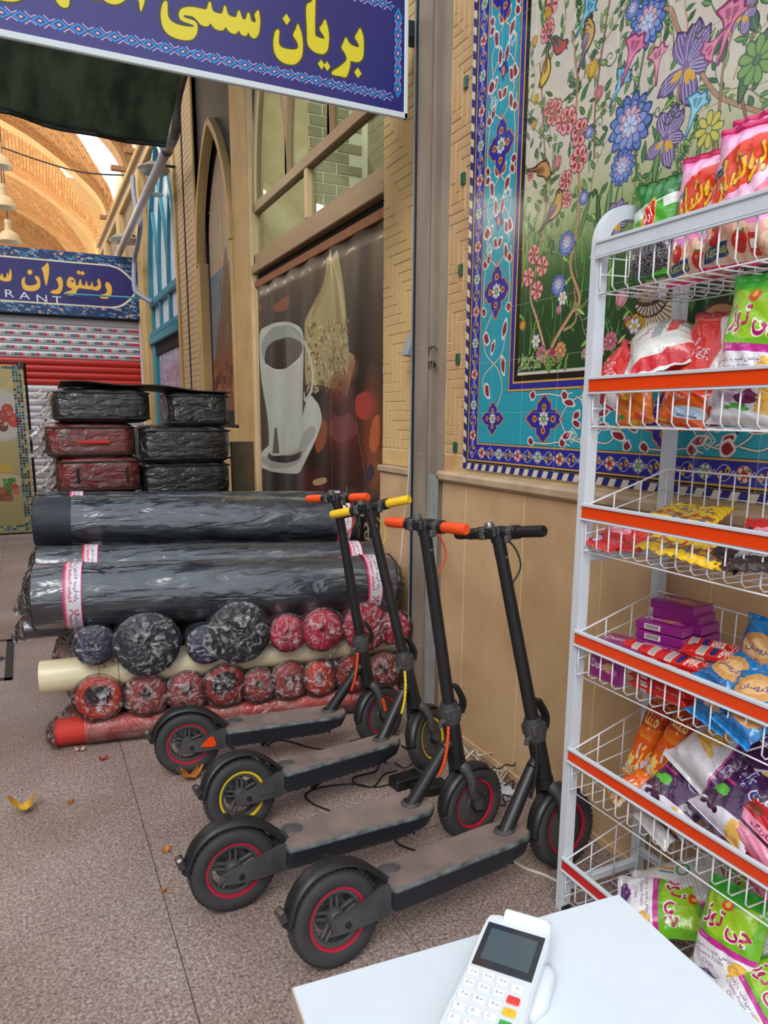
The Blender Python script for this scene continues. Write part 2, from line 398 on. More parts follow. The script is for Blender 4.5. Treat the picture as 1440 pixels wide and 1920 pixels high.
floor = struct('floor', MB().box(-6, 4.2, -1.2, 20, -.08, -.004), grout)
tm = None; TS = .6; GX, GY = .265, 2.67
for i in range(-6, 4):
    for j in range(-5, 28):
        x0 = GX+i*TS; y0 = GY+j*TS
        if x0+TS > 3.2 or y0 > 19: continue
        if tm is None:
            tm = obj('paving_tile', MB().box(.0012, TS-.0012, .0012, TS-.0012, -.006, 0, .0008), tilemat, floor); tm.location = (x0, y0, 0)
        elif i < -4 and j > 8: continue
        else: link_copy(tm, 'paving_tile', (x0, y0, R.uniform(-.0006, .0002)), floor)
# ================================================================ SHOP-SIDE WALL
buff = mat('buff_brick_paint', rgb(214, 181, 124), .7, noise=.14, nscale=5, bump=.12, bscale=90)
buff2 = mat('raw_buff_brick', rgb(205, 172, 128), .8, col2=rgb(186, 146, 99), nscale=7, bump=.2, bscale=120)
mortar = mat('painted_mortar', rgb(222, 193, 140), .8, noise=.1, nscale=9)
mortar2 = mat('raw_mortar', rgb(226, 202, 160), .9, noise=.12, nscale=9)
travert = mat('travertine', rgb(206, 172, 132), .45, col2=rgb(182, 147, 108), nscale=3.2, bump=.08, bscale=60, detail=9)
ledgem = mat('marble_ledge', rgb(188, 164, 136), .45, noise=.25, nscale=9, detail=8)
wall = struct('wall_right', MB().box(RW, RW+.5, .2, 3.51, 0, 4.6).box(RW, RW+.5, 5.95, 6.42, 0, 5.2).box(RW, RW+.5, 3.51, 5.95, 4.5, 5.2).box(RW, RW+.5, 3.2, 3.51, 4.4, 5.2)
              .box(RW, RW+.5, 7.8, 8.86, 0, 5.2), mortar2)
def herring(parent, name, y0, y1, z0, z1, x, bw, bl, m, seed, gap=.0035, dep=.0028, skip=None, rot=0):
    """vertical and level bricks in a stepped basket pattern, clipped to the strip; every brick its own object"""
    rr = random.Random(seed); out = []
    n = int(bl/bw+.5); P = bl+bw
    k = 0; NY = int((y1-y0)/bw)+n+3; NZ = int((z1-z0)/bw)+n+3
    seen = set()
    for a in range(-n*2, NY+n):
        for b in range(-n*2, NZ+n):
            if (a-b) % (2*n) == 0:      # level brick
                out.append((y0+a*bw, y0+a*bw+bl, z0+b*bw, z0+b*bw+bw))
    for a in range(-n*2, NY+n):
        for b in range(-n*2, NZ+n):
            if (a-b) % (2*n) == 2*n-1: out.append((y0+a*bw, y0+a*bw+bw, z0+b*bw, z0+b*bw+bl))
    res = []
    for (a0, a1, b0, b1) in out:
        c0, c1, e0, e1 = max(a0, y0), min(a1, y1), max(b0, z0), min(b1, z1)
        if c1-c0 < .012 or e1-e0 < .012: continue
        if skip and skip(c0, c1, e0, e1): continue
        res.append((c0, c1, e0, e1))
    cache = {}
    for (c0, c1, e0, e1) in res:
        key = (round(c1-c0, 3), round(e1-e0, 3)); pr = dep+rr.uniform(-.0008, .0008)
        if key in cache: link_copy(cache[key], name, (x+rr.uniform(-.001, .001), c0, e0), parent)
        else:
            o = obj(name, MB().box(-pr, .004, gap/2, key[0]-gap/2, gap/2, key[1]-gap/2, .0015), m, parent, world=False); o.location = (x, c0, e0); cache[key] = o
herring(wall, 'brick', 3.068, 3.512, 1.29, 4.2, RW, .047, .188, buff, 3)
for k in range(9):     # the soldier course below
    obj('brick', MB().box(RW-.006, RW+.004, 3.07+k*.049, 3.07+k*.049+.045, 1.205, 1.286, .0015), buff, wall)
herring(wall, 'brick', 2.70, 2.862, 1.29, 4.2, RW, .04, .16, buff2, 5)
for k in range(4): obj('brick', MB().box(RW-.006, RW+.004, 2.702+k*.04, 2.702+k*.04+.036, 1.205, 1.286, .0015), buff2, wall)
obj('brick', MB().box(RW-.004, RW, 2.85, 2.868, 2.3, 2.4, .001), buff2, wall)
gt = mat('green_glazed_insert', rgb(28, 92, 68), .2, coat=.6)
for k, v in enumerate((155, 335, 506, 673, 838)):       # little green glazed inserts
    p = U([876, 871, 866, 861, 856][k], v, 0, RW)
    obj('glazed_insert', MB().box(RW-.011, RW-.002, p[1]-.014, p[1]+.014, p[2]-.022, p[2]+.022, .001), gt, wall, label='small green glazed brick insert')
# stone dado and its ledge
for (a, b) in ((.3, .93), (.934, 1.362), (1.366, 1.796), (1.80, 2.229), (2.233, 2.641), (2.645, 2.845), (3.075, 3.50)):
    obj('stone_slab', MB().box(RW-.022, RW, a, b, .0, 1.165, .002), travert, wall)
obj('ledge', MB().prism([(RW, 1.165), (RW-.03, 1.165), (RW-.045, 1.178), (RW-.045, 1.2), (RW-.035, 1.212), (RW, 1.214)], .3, 2.86, 1), ledgem, wall, label='worn marble ledge under the tile picture')
obj('ledge', MB().box(RW-.035, RW, 3.07, 3.51, 1.168, 1.2, .004), ledgem, wall)
for y in (.932, 1.364, 1.798, 2.231, 2.643): obj('joint_filler', MB().box(RW-.0212, RW, y-.0022, y+.0022, .0, 1.165), mortar, wall)
obj('skirting', MB().box(RW-.03, RW-.02, .3, 2.84, .0, .03, .003), travert, wall)
# steel channel post
steel = mat('weathered_grey_steel', rgb(150, 136, 122), .55, noise=.28, nscale=6, stretch=(1, 1, .35), bump=.15, bscale=40, detail=8)
steel2 = mat('galvanised_strip', rgb(150, 158, 158), .4, noise=.2, nscale=12)
post = sgroup('trim_steel_channel')
obj('channel_face', MB().box(RW-.058, RW-.052, 2.925, 3.056, 0, 4.6).box(RW-.052, RW, 3.05, 3.056, 0, 4.6), steel, post)
obj('channel_flange', MB().box(RW-.04, RW-.034, 2.868, 2.925, 0, 4.6).box(RW-.058, RW-.034, 2.924, 2.928, 0, 4.6).box(RW-.034, RW, 2.866, 2.87, 0, 4.6), steel, post)
obj('edge_strip', MB().box(RW-.064, RW-.05, 3.058, 3.07, 0, 4.6), mat('dark_blue_rubber', rgb(22, 32, 48), .4), post)
obj('edge_trim', MB().box(RW-.066, RW-.0, 3.071, 3.08, 0, 4.6), steel2, post)
obj('lower_plate', MB().box(RW-.045, RW-.0405, 2.85, 2.93, 0, 1.19), steel2, post)
# handwriting on the post
def ink(txt, y, z, size):       # flat strokes standing on the channel face
    rings, wd = glyphs(txt, .02); mb = MB()
    for r in rings:
        n = len(r); v = [(RW-.0588, y-(gx-wd/2)*size, z+gy*size) for gx, gy in r]+[(RW-.0575, y-(gx-wd/2)*size, z+gy*size) for gx, gy in r]
        mb.add(v, [tuple(range(n)), tuple(range(n, 2*n))[::-1]]+[(i, (i+1) % n, n+(i+1) % n, n+i) for i in range(n)])
    return mb
p = U(811, 668, 0, RW-.059)
obj('handwriting', ink('۲۳۶۰', p[1], p[2]+.01, .05), mat('pencil_mark', rgb(34, 30, 30), .7), post); obj('handwriting', ink('۲۴۵۰', p[1], p[2]-.05, .045), MATS['pencil_mark'], post)
for z in (.35, .9, 1.28, 1.75, 2.3, 2.8): obj('rivet', MB().lathe([(.0, -.003), (.004, -.002), (.005, 0)], (RW-.058, 2.99, z), 0, 10), steel2, post)
# ================================================================ TILE PICTURE on the wall
YL, ZB = 2.690, 1.232           # outer lower left corner
MY, MZ = 1.62, 2.22             # drawn width (towards the camera) and height
PPM = 840
cw, ch = int(MY*PPM), int(MZ*PPM)
MU = Canvas(cw, ch, (208, 200, 186))
def mp(u, v):                   # photo pixel -> picture pixel
    q = U(u, v, 0, RW); return ((YL-q[1])*PPM, ch-(q[2]-ZB)*PPM)
def mps(l): return [mp(*p) for p in l]
def mq(a, z): return (a*PPM, ch-z*PPM)      # metres from the corner
def build_mural():
    rr = random.Random(11); C = MU
    NAVY, CY_, YEL, BLK = (38, 44, 148), (36, 156, 178), (206, 160, 78), (24, 22, 24)
    IA, IZ = .366, .388          # inner picture corner
    # ground of the garden scene
    X0, Y1 = mq(IA, IZ); top = 0
    for k in range(int(Y1)//6+1):
        y = k*6; z = (ch-y)/PPM+ZB
        cols = [(1.60, (34, 66, 40)), (1.82, (36, 74, 42)), (1.95, (60, 98, 54)), (2.04, (124, 150, 94)), (2.14, (168, 178, 132)), (2.26, (198, 194, 168)), (2.36, (206, 197, 182)), (9, (211, 203, 189))]
        for i in range(len(cols)-1):
            if z <= cols[i+1][0] or i == len(cols)-2:
                t = min(1, max(0, (z-cols[i][0])/(cols[i+1][0]-cols[i][0]))); c = [a+(b-a)*t for a, b in zip(cols[i][1], cols[i+1][1])]; break
        C.a[y:y+6, int(X0):] = np.array(c, np.float32)/255
    nz = np.array([[rr.random() for _ in range(60)] for _ in range(80)], np.float32); nz = np.kron(nz, np.ones((ch//80+1, cw//60+1), np.float32))[:ch, :cw]
    C.a *= (.985+.03*nz)[..., None]
    LK = (44, 34, 34)
    def leaf(x, y, L, w, a, col, vein=True):
        ca, sa = math.cos(a), math.sin(a)
        def T(p, q): return (x+p*L*ca-q*w*sa, y+p*L*sa+q*w*ca)
        s = [T(0, 0), T(.25, -.45), T(.55, -.5), T(.85, -.2), T(1, 0), T(.8, .28), T(.5, .5), T(.22, .4)]
        C.poly(sm([(px, py) for px, py in s], 4), tuple(c*.45 for c in col)); s2 = [T(.05, 0), T(.28, -.36), T(.55, -.4), T(.82, -.14), T(.94, 0), T(.78, .2), T(.5, .4), T(.25, .3)]
        C.poly(sm(s2, 4), col)
        if vein: C.line([T(0, 0), T(.5, .03), T(.9, 0)], 1.5, tuple(min(255, c*1.45) for c in col))
    GR = [(70, 112, 66), (86, 126, 74), (58, 92, 60), (98, 134, 84), (72, 104, 78), (120, 150, 82)]
    def petals(x, y, n, r, w, col, edge, a0=0, r0=.15, pointy=0, sq=1.):
        for k in range(n):
            a = a0+2*math.pi*k/n; ca, sa = math.cos(a), math.sin(a)
            def T(p, q): return (x+(p*r*ca-q*w*sa)*sq, y+p*r*sa+q*w*ca)
            sh = [T(r0, 0), T(.45, -.45), T(.85, -.42), T(1.04 if pointy else .97, 0), T(.85, .42), T(.45, .45)]
            sh2 = [T(r0+.05, 0), T(.48, -.34), T(.8, -.32), T(.96 if pointy else .9, 0), T(.8, .32), T(.48, .34)]
            C.poly(sm(sh, 3), edge); C.poly(sm(sh2, 3), col)
    def dogrose(x, y, r):
        petals(x, y, 6, r, r*.85, (222, 160, 156), (128, 66, 74), rr.random()); 
        for k in range(6):
            a = 2*math.pi*k/6+.3; C.ell(x+math.cos(a)*r*.52, y+math.sin(a)*r*.52, r*.2, r*.12, (168, 40, 52), a)
        C.ell(x, y, r*.24, r*.24, (150, 110, 80)); C.ell(x, y, r*.13, r*.13, (226, 206, 140))
        for k in range(8): a = k*.785; C.line([(x, y), (x+math.cos(a)*r*.36, y+math.sin(a)*r*.36)], 1.2, (90, 50, 50))
    def bluef(x, y, r):
        petals(x, y, 13, r, r*.42, (104, 128, 184), (48, 64, 124), .1, .1, 1); petals(x, y, 11, r*.76, r*.38, (134, 158, 208), (60, 82, 160), .4, .1, 1)
        petals(x, y-r*.1, 9, r*.52, r*.3, (214, 176, 186), (120, 90, 130), .2, .1, 1); petals(x, y, 7, r*.36, r*.24, (196, 208, 230), (96, 120, 180), 0, .05, 1)
    def iris(x, y, r):
        for (a, l, w) in ((-1.9, 1, .5), (-1.2, 1.05, .55), (-.75, 1, .5), (2.75, 1, .42), (1.35, 1.05, .5), (.25, .8, .4)):
            leafc = (128, 108, 158); xx, yy = x, y; L = r*l; ww = r*w; ca, sa = math.cos(a), math.sin(a)
            def T(p, q): return (xx+p*L*ca-q*ww*sa, yy+p*L*sa+q*ww*ca)
            sh = [T(0, 0), T(.3, -.45), T(.55, -.62), T(.8, -.5), T(.9, -.25), T(1.02, -.1), T(.92, .2), T(.75, .5), T(.5, .55), T(.25, .35)]
            C.poly(sm(sh, 4), (70, 48, 92)); C.poly(sm([(xx+(px-xx)*.93, yy+(py-yy)*.93) for px, py in sh], 4), leafc)
            for q in (-.35, -.12, .12, .35): C.line([T(.15, q*.4), T(.5, q), T(.85, q*.9)], 2.2, (196, 186, 214)); C.line([T(.2, q*.4+.08), T(.5, q+.09), T(.8, q*.9+.06)], 1.4, (72, 52, 104))
        for (a, d) in ((2.75, .32), (.9, .3), (1.35, .25)): C.ell(x+math.cos(a)*r*d, y+math.sin(a)*r*d, r*.2, r*.09, (214, 170, 60), a)
    def tulip(x, y, r, c1, c2, a=-1.57):
        for d, l in ((-.55, .95), (.55, .95), (-.25, 1.05), (.25, 1.05), (0, 1.1)):
            aa = a+d; ca, sa = math.cos(aa), math.sin(aa)
            def T(p, q): return (x+p*r*l*ca-q*r*.42*sa, y+p*r*l*sa+q*r*.42*ca)
            C.poly(sm([T(0, 0), T(.3, -.5), T(.7, -.45), T(1, 0), T(.7, .45), T(.3, .5)], 4), c2)
            C.poly(sm([T(.08, 0), T(.32, -.38), T(.68, -.34), T(.92, 0), T(.68, .34), T(.32, .38)], 4), c1)
            C.line([T(.1, 0), T(.8, 0)], 1.2, c2)
        C.ell(x, y, r*.16, r*.16, (96, 120, 60))
    def bell(x, y, r, col, dark, a):
        ca, sa = math.cos(a), math.sin(a)
        def T(p, q): return (x+(p*ca-q*sa)*r, y+(p*sa+q*ca)*r)
        C.poly(sm([T(-1.1, -.08), T(-.4, -.14), T(.1, -.3), T(.45, -.75), T(.62, -.5), T(.8, -.2), T(.7, .05), T(.85, .4), T(.5, .55), T(.45, .8), T(.1, .3), T(-.4, .14), T(-1.1, .08)], 4), dark)
        C.poly(sm([T(-1., -.04), T(-.4, -.08), T(.12, -.22), T(.44, -.6), T(.55, -.42), T(.68, -.15), T(.6, .05), T(.72, .32), T(.45, .45), T(.38, .62), T(.1, .22), T(-.4, .08)], 4), col)
        C.poly(sm([T(.15, -.1), T(.45, -.35), T(.5, 0), T(.5, .3), T(.15, .12)], 3), dark, .55)
        for q in (-.35, 0, .3): C.line([T(-.2, q*.2), T(.5, q)], 1.5, tuple(min(255, c*1.25) for c in col))
    def bird(x, y, r, body, wing, a, fl=1):
        ca, sa = math.cos(a), math.sin(a)
        def T(p, q): return (x+(p*ca-q*fl*sa)*r, y+(p*sa+q*fl*ca)*r)
        C.poly(sm([T(-1.5, .25), T(-1.4, .05), T(-.6, -.1), T(-.4, -.35), T(.2, -.5), T(.5, -.75), T(.8, -.75), T(.92, -.5), T(1.1, -.38), T(.85, -.3), T(.7, .1), T(.3, .45), T(-.3, .42), T(-.8, .25)], 4), (78, 54, 50))
        C.poly(sm([T(-.6, 0), T(-.3, -.28), T(.2, -.4), T(.55, -.62), T(.78, -.6), T(.8, -.35), T(.6, .08), T(.25, .34), T(-.3, .3)], 4), body)
        C.poly(sm([T(-1.35, .15), T(-.6, -.05), T(-.2, -.3), T(.25, -.22), T(.1, .1), T(-.5, .15)], 4), wing)
        for k in range(4): C.line([T(-1.2+.1*k, .1-.02*k), T(-.3+.1*k, -.2+.06*k)], 1.6, tuple(c*.55 for c in wing))
        C.ell(*T(.68, -.55), r*.06, r*.06, (10, 10, 10))
    def curl(x, y, r, a, fl=1, col=(74, 92, 78)):
        pts = [];
        for k in range(26):
            t = k/25; ang = a+fl*t*8.5; q = r*(1-t)**1.1; pts.append((x+math.cos(ang)*q, y+math.sin(ang)*q))
        C.line(pts, 4, col, 2)
    BR = [(150, 112, 86), (168, 132, 104), (126, 94, 74)]
    def stem(pts, w=5, col=None, w2=None):
        col = col or rr.choice(BR); p = sm(mps(pts), 8, False); C.line(p, w+2.5, tuple(c*.45 for c in col), (w2 or w)+2); C.line(p, w, col, w2 or w)
        return p
    # random undergrowth of leaves, twigs and small flowers
    for _ in range(760):
        x = rr.uniform(X0+10, cw); y = rr.uniform(0, Y1-8); z = (ch-y)/PPM+ZB
        col = rr.choice(GR) if z > 2.1 else rr.choice([(66, 120, 56), (96, 150, 70), (130, 166, 84), (52, 104, 62), (150, 176, 110)])
        a = rr.uniform(-2.6, -.5) if rr.random() < .8 else rr.uniform(0, 6.28)
        if z < 2.08 and rr.random() < .4:
            h = rr.uniform(60, 150); C.line(sm([(x, y), (x+rr.uniform(-12, 12), y-h*.5), (x+rr.uniform(-30, 30), y-h)], 6, False), 7, col, 1.5)
        else: leaf(x, y, rr.uniform(24, 52), rr.uniform(10, 18), a, col)
    for _ in range(150):
        x = rr.uniform(X0+10, cw); y = rr.uniform(0, Y1-30); pts = [(x, y)]; a = rr.uniform(-2.2, -1)
        for k in range(6): a += rr.uniform(-.35, .35); pts.append((pts[-1][0]+math.cos(a)*28, pts[-1][1]+math.sin(a)*28))
        C.line(sm(pts, 4, False), 3.5, rr.choice(BR+[(88, 112, 78)]), 1.6)
        for q in pts[1:]:
            leaf(q[0], q[1], rr.uniform(18, 34), rr.uniform(9, 14), rr.uniform(-3, 0), rr.choice(GR))
    # branches traced from the picture
    stem([(1030, 690), (1025, 650), (1012, 600), (1000, 560), (1003, 520)], 12, (196, 160, 130), 5)
    stem([(1030, 680), (1045, 640), (1075, 590), (1092, 560), (1075, 500), (1085, 440), (1092, 360), (1085, 250), (1088, 150), (1078, 60)], 13, (190, 148, 112), 4)
    stem([(1062, 620), (1085, 600), (1082, 540)], 9, (176, 140, 112), 4)
    stem([(1232, 30), (1262, 20), (1278, 60), (1310, 120), (1345, 175), (1380, 195), (1440, 215)], 10, (178, 142, 110), 8)
    stem([(1015, 450), (1030, 380), (1025, 250), (1018, 120)], 5, None, 3)
    stem([(1150, 480), (1160, 380), (1172, 310), (1168, 200)], 4, (88, 118, 76)); stem([(1225, 350), (1245, 300), (1270, 240), (1280, 150)], 6, (170, 138, 110))
    stem([(1330, 330), (1350, 250), (1362, 130), (1380, 60)], 5); stem([(1120, 300), (1122, 200), (1140, 60), (1150, 0)], 4)
    stem([(1200, 330), (1195, 220), (1210, 120), (1230, 20)], 4, (88, 118, 76)); stem([(1410, 250), (1395, 150), (1420, 60)], 5, None)
    stem([(1090, 520), (1130, 480), (1155, 440)], 4, (88, 118, 76))
    for (u, v, l, w, a) in ((1230, 350, 130, 22, -1.45), (1090, 450, 120, 18, -1.2), (1130, 440, 120, 18, -1.75), (1105, 700, 130, 20, -1.3), (1130, 690, 150, 18, -1.6), (1150, 680, 120, 18, -1.35), (1390, 200, 120, 30, -1.3), (1360, 120, 60, 20, -1.5), (1010, 560, 90, 16, -1.9), (1140, 420, 110, 20, -1.4), (1265, 310, 90, 24, -1.8), (1340, 110, 70, 22, -.9), (1420, 130, 70, 40, -1.2), (1425, 60, 60, 30, -2)):
        leaf(*mp(u, v), l, w, a, rr.choice(GR[:5]))
    # blossoms where the picture has them (size in metres)
    def at(f, u, v, r, *k): x, y = mp(u, v); f(x, y, r*PPM, *k)
    for (u, v, r) in ((1045, 212, .045), (1070, 228, .047), (1093, 250, .045), (1090, 300, .046), (1058, 232, .03), (1035, 205, .03), (1006, 478, .037), (1022, 500, .037), (996, 520, .036), (1012, 545, .036), (1066, 340, .035), (1040, 10, .038), (1032, 60, .04), (1068, 375, .03), (1000, 330, .02)): at(dogrose, u, v, r)
    for (u, v, r) in ((1187, 237, .088), (1172, 316, .052), (1068, 458, .042), (1052, 536, .038), (1220, 45, .07), (1100, 372, .024), (1430, 320, .05), (1192, 20, .03), (1110, 250, .02)): at(bluef, u, v, r)
    for (u, v, r) in ((1292, 128, .105), (1255, 262, .082), (1160, 418, .065), (1400, 30, .05)): at(iris, u, v, r)
    for (u, v, r, a, b, g) in ((1112, 152, .055, (222, 186, 66), (140, 96, 40), -1.3), (1165, 578, .05, (220, 158, 166), (130, 66, 80), -1.2), (1052, 318, .042, (222, 150, 160), (130, 66, 80), -1.8), (1128, 190, .04, (214, 140, 148), (130, 66, 80), -1.6), (1165, 150, .0, (0, 0, 0), (0, 0, 0), 0),
                               (1008, 90, .035, (218, 180, 60), (130, 90, 30), -1.7), (1030, 40, .035, (218, 180, 60), (130, 90, 30), -1.2), (1012, 195, .03, (218, 180, 60), (130, 90, 30), -1.9), (1006, 245, .03, (218, 180, 60), (130, 90, 30), -1.5), (1178, 610, .03, (200, 120, 140), (120, 60, 80), -.9),
                               (986, 620, .035, (222, 170, 50), (140, 90, 30), -1.8), (1052, 590, .03, (206, 150, 170), (120, 60, 80), -1.4), (1265, 565, .03, (206, 150, 60), (120, 70, 30), -1.2)):
        if r: at(tulip, u, v, r, a, b, g)
    for (u, v, r, c, d, a) in ((1168, 160, .058, (120, 184, 206), (50, 96, 132), -.9), (1308, 210, .06, (150, 204, 220), (60, 120, 150), -1.2), (1105, 28, .06, (120, 184, 206), (50, 96, 132), -.8), (1190, 105, .07, (216, 126, 158), (140, 60, 96), -1.1), (1238, 118, .055, (214, 150, 172), (140, 70, 96), -1.6), (1372, 50, .075, (214, 128, 160), (132, 56, 92), -1.3), (1345, 85, .05, (214, 128, 160), (132, 56, 92), 2.6)): at(bell, u, v, r, c, d, a)
    at(petals, 1310, 250, .045, 7, .045*PPM, .03*PPM, (206, 190, 90), (110, 120, 60)) if False else None
    x, y = mp(1335, 245); petals(x, y, 8, 42, 20, (206, 196, 96), (96, 116, 60)); x, y = mp(1425, 115); petals(x, y, 9, 50, 24, (120, 158, 84), (60, 92, 56))
    for (u, v, r, b, w, a, f) in ((1052, 88, .05, (190, 70, 62), (120, 100, 90), .9, 1), (1108, 75, .06, (206, 168, 96), (140, 130, 150), -1.0, 1), (1030, 130, .055, (220, 182, 60), (150, 120, 70), 1.5, -1), (1022, 318, .058, (196, 146, 92), (150, 106, 70), .1, -1), (1045, 395, .062, (196, 160, 90), (120, 104, 120), -.5, 1), (1000, 165, .0, 0, 0, 0, 1)):
        if r: at(bird, u, v, r, b, w, a, f)
    # the big patterned bird low in the picture
    x, y = mp(1225, 565)
    for k in range(15):
        a = 2.5-k*.16; L = 105; C.line([(x, y), (x+math.cos(a)*L, y+math.sin(a)*L*.9)], 6, (74, 58, 50), 18); C.line([(x, y), (x+math.cos(a)*L*.92, y+math.sin(a)*L*.82)], 4, (224, 204, 178) if k > 4 else (206, 160, 50), 12)
    for k in range(10): a = 2.7-k*.26; C.line([(x, y-10), (x+math.cos(a)*60, y-10+math.sin(a)*50)], 4, (50, 40, 40), 12); C.line([(x, y-10), (x+math.cos(a)*54, y-10+math.sin(a)*45)], 2, (196, 184, 172), 7)
    C.ell(x+5, y-24, 62, 36, (70, 54, 50), -.15); C.ell(x+5, y-26, 54, 28, (150, 122, 100), -.15)
    for k in range(16): C.ell(x-40+rr.uniform(0, 90), y-26+rr.uniform(-16, 16), 5, 3, (46, 34, 34))
    x, y = mp(1360, 600); C.ell(x, y, 60, 40, (80, 58, 46), .3); C.ell(x, y, 52, 33, (190, 140, 96), .3); C.ell(x-16, y-8, 14, 12, (120, 50, 50)); C.ell(x+20, y+14, 16, 12, (150, 90, 90))
    x, y = mp(1320, 520)
    for k in range(12): a = -.9+k*.12; C.line([(x, y), (x+math.cos(a)*120, y+math.sin(a)*80)], 4, (60, 46, 44), 14); C.line([(x, y), (x+math.cos(a)*112, y+math.sin(a)*74)], 2, (190, 176, 160), 7)
    for (u, v, r, a, f) in ((1150, 110, .03, 0, 1), (1142, 200, .028, 1, -1), (1198, 130, .022, 2, 1), (1275, 205, .03, 0, 1), (1262, 220, .024, 3, -1), (1130, 232, .026, 2, 1), (1318, 60, .02, 1, 1), (1205, 200, .02, 2, -1), (1240, 210, .02, 0, 1), (1105, 60, .02, 0, -1)): at(curl, u, v, r, a, f)
    for (u, v, c) in ((1020, 665, (196, 120, 130)), (1033, 672, (206, 160, 126)), (1044, 668, (176, 70, 100)), (1056, 658, (210, 150, 100)), (1128, 655, (216, 180, 170)), (1150, 640, (206, 120, 140)), (1110, 662, (200, 150, 150)), (1340, 640, (190, 110, 120))):
        x, y = mp(u, v); petals(x, y, 9, 28, 18, c, tuple(q*.5 for q in c)); C.ell(x, y, 12, 11, tuple(q*.7 for q in c)); C.ell(x, y, 6, 6, tuple(min(255, q*1.15) for q in c))
    for k in range(26):
        x, y = mp(rr.uniform(985, 1070), rr.uniform(672, 686)); leaf(x, y, 34, 12, rr.uniform(0, 6.28), (96, 140, 70))
    for (u, v) in ((1195, 612), (1248, 545), (1060, 560), (1010, 640), (1240, 470), (1400, 540)):
        x, y = mp(u, v); petals(x, y, 6, 22, 15, (222, 220, 228), (96, 100, 130)); C.ell(x, y, 7, 7, (206, 170, 60))
    # signature of the tile painter
    x, y = mp(997, 682); C.text('کاشی کار خانه ایران', x-8, y-8, 20, (222, 214, 190), ang=0, bold=.01); C.text('اثر خوانساری', x-2, y+16, 21, (222, 214, 190), bold=.01)
    # ---- frame bands
    def band(a0, a1, col):      # a ring at distance a0..a1 from the outer edge (left leg and foot)
        x0, x1 = a0*PPM, a1*PPM; C.a[:int(ch-a0*PPM), int(x0):int(x1)] = np.array(col, np.float32)/255
        C.a[int(ch-a1*PPM):int(ch-a0*PPM), int(x0):] = np.array(col, np.float32)/255
    for (a0, a1, c) in ((.351, .372, BLK), (.344, .351, YEL), (.322, .344, NAVY), (.314, .322, YEL), (.112, .314, CY_), (.106, .112, YEL), (.042, .106, NAVY), (.036, .042, YEL), (.0, .036, BLK)): band(a0, a1, c)
    # striped edge
    for k in range(200):
        if k % 2 == 0: continue
    sw = .0285
    for leg in (0, 1):
        n = int((MZ if leg == 0 else MY)/sw)+2
        for k in range(n):
            c = (214, 204, 190) if k % 2 else (34, 40, 128)
            if leg == 0: C.poly([mq(-.0, k*sw), mq(.024, k*sw-.014), mq(.024, k*sw-.014+sw), mq(0, k*sw+sw)], c)
            else: C.poly([mq(k*sw, 0), mq(k*sw+sw, 0), mq(k*sw+sw+.012, .0265), mq(k*sw+.012, .0265)], c)
    # small flower border
    def bandpos(leg, t, off): return mq(off, t) if leg == 0 else mq(t, off)
    for leg in (0, 1):
        n = int((MZ if leg == 0 else MY)/.062)
        for k in range(1 if leg == 0 else 2, n):
            t = k*.062+.02; x, y = bandpos(leg, t, .074); r = .024*PPM
            for sgn in (-1, 1):
                pts = [bandpos(leg, t+q*.031, .074+sgn*(.022-.03*(q*q))) for q in (-1, -.6, -.2, .2, .6, 1)]; C.line(sm(pts, 4, False), 2, (214, 206, 214))
            if k % 4 == 0: petals(x, y, 6, r, r*.7, (206, 206, 190), (60, 96, 110)); C.ell(x, y, r*.42, r*.42, (70, 150, 140)); C.ell(x, y, r*.2, r*.2, (206, 160, 60))
            elif k % 4 == 2:
                petals(x, y, 5, r*1.05, r*.8, (222, 196, 180), (150, 60, 50)); C.ell(x, y, r*.45, r*.45, (176, 40, 60)); C.ell(x+r*.3, y-r*.4, r*.3, r*.2, (106, 160, 60))
            else:
                for sgn in (-.9, .9): xx, yy = bandpos(leg, t+sgn*.012, .074+sgn*.006); C.ell(xx, yy, r*.42 if leg == 0 else r*.3, r*.3 if leg == 0 else r*.5, (220, 170, 60)); C.ell(xx, yy, r*.14, r*.2, (70, 40, 30))
    # arabesque on turquoise
    WHT, MAR = (222, 214, 206), (136, 40, 60)
    def P(leg, t, o): return bandpos(leg, t, .213+o)
    def vine(leg, pts, w=4.6): C.line(sm([P(leg, *q) for q in pts], 7, False), w+3, (18, 78, 104)); C.line(sm([P(leg, *q) for q in pts], 7, False), w, WHT)
    def pod(leg, t, o, L, wd, a):
        ca, sa = math.cos(a), math.sin(a)
        def T(p, q): return P(leg, t+(p*ca-q*sa)*L, o+(p*sa+q*ca)*L*wd)
        C.poly(sm([T(0, 0), T(.3, -.8), T(.7, -.9), T(1.1, -.1), T(.8, .5), T(.5, .9), T(.15, .6)], 4), WHT); C.poly(sm([T(.15, 0), T(.35, -.5), T(.68, -.6), T(.92, -.05), T(.7, .3), T(.45, .55), T(.25, .35)], 4), MAR)
    def medal(leg, t, o=0, s=1):
        def ring(k, q): return [P(leg, t+math.cos(a)*k*s*(1+.22*math.cos(4*a)+.06*math.cos(12*a)), o+math.sin(a)*k*s*.82*(1+.22*math.cos(4*a)+.06*math.cos(12*a))) for a in np.linspace(0, 2*math.pi, 60, endpoint=False)]
        C.poly(ring(.086, 0), (206, 120, 60)); C.poly(ring(.078, 0), (40, 46, 150)); x, y = P(leg, t, o)
        for a in range(4): xx, yy = P(leg, t+math.cos(a*1.571)*.052*s, o+math.sin(a*1.571)*.042*s); C.ell(xx, yy, 11*s, 11*s, (206, 140, 60)); C.ell(xx, yy, 5*s, 5*s, (120, 30, 40))
        petals(x, y, 8, 27*s, 16*s, (216, 212, 214), (90, 60, 90)); C.ell(x, y, 11*s, 11*s, (70, 150, 120)); C.ell(x, y, 5, 5, (214, 170, 60))
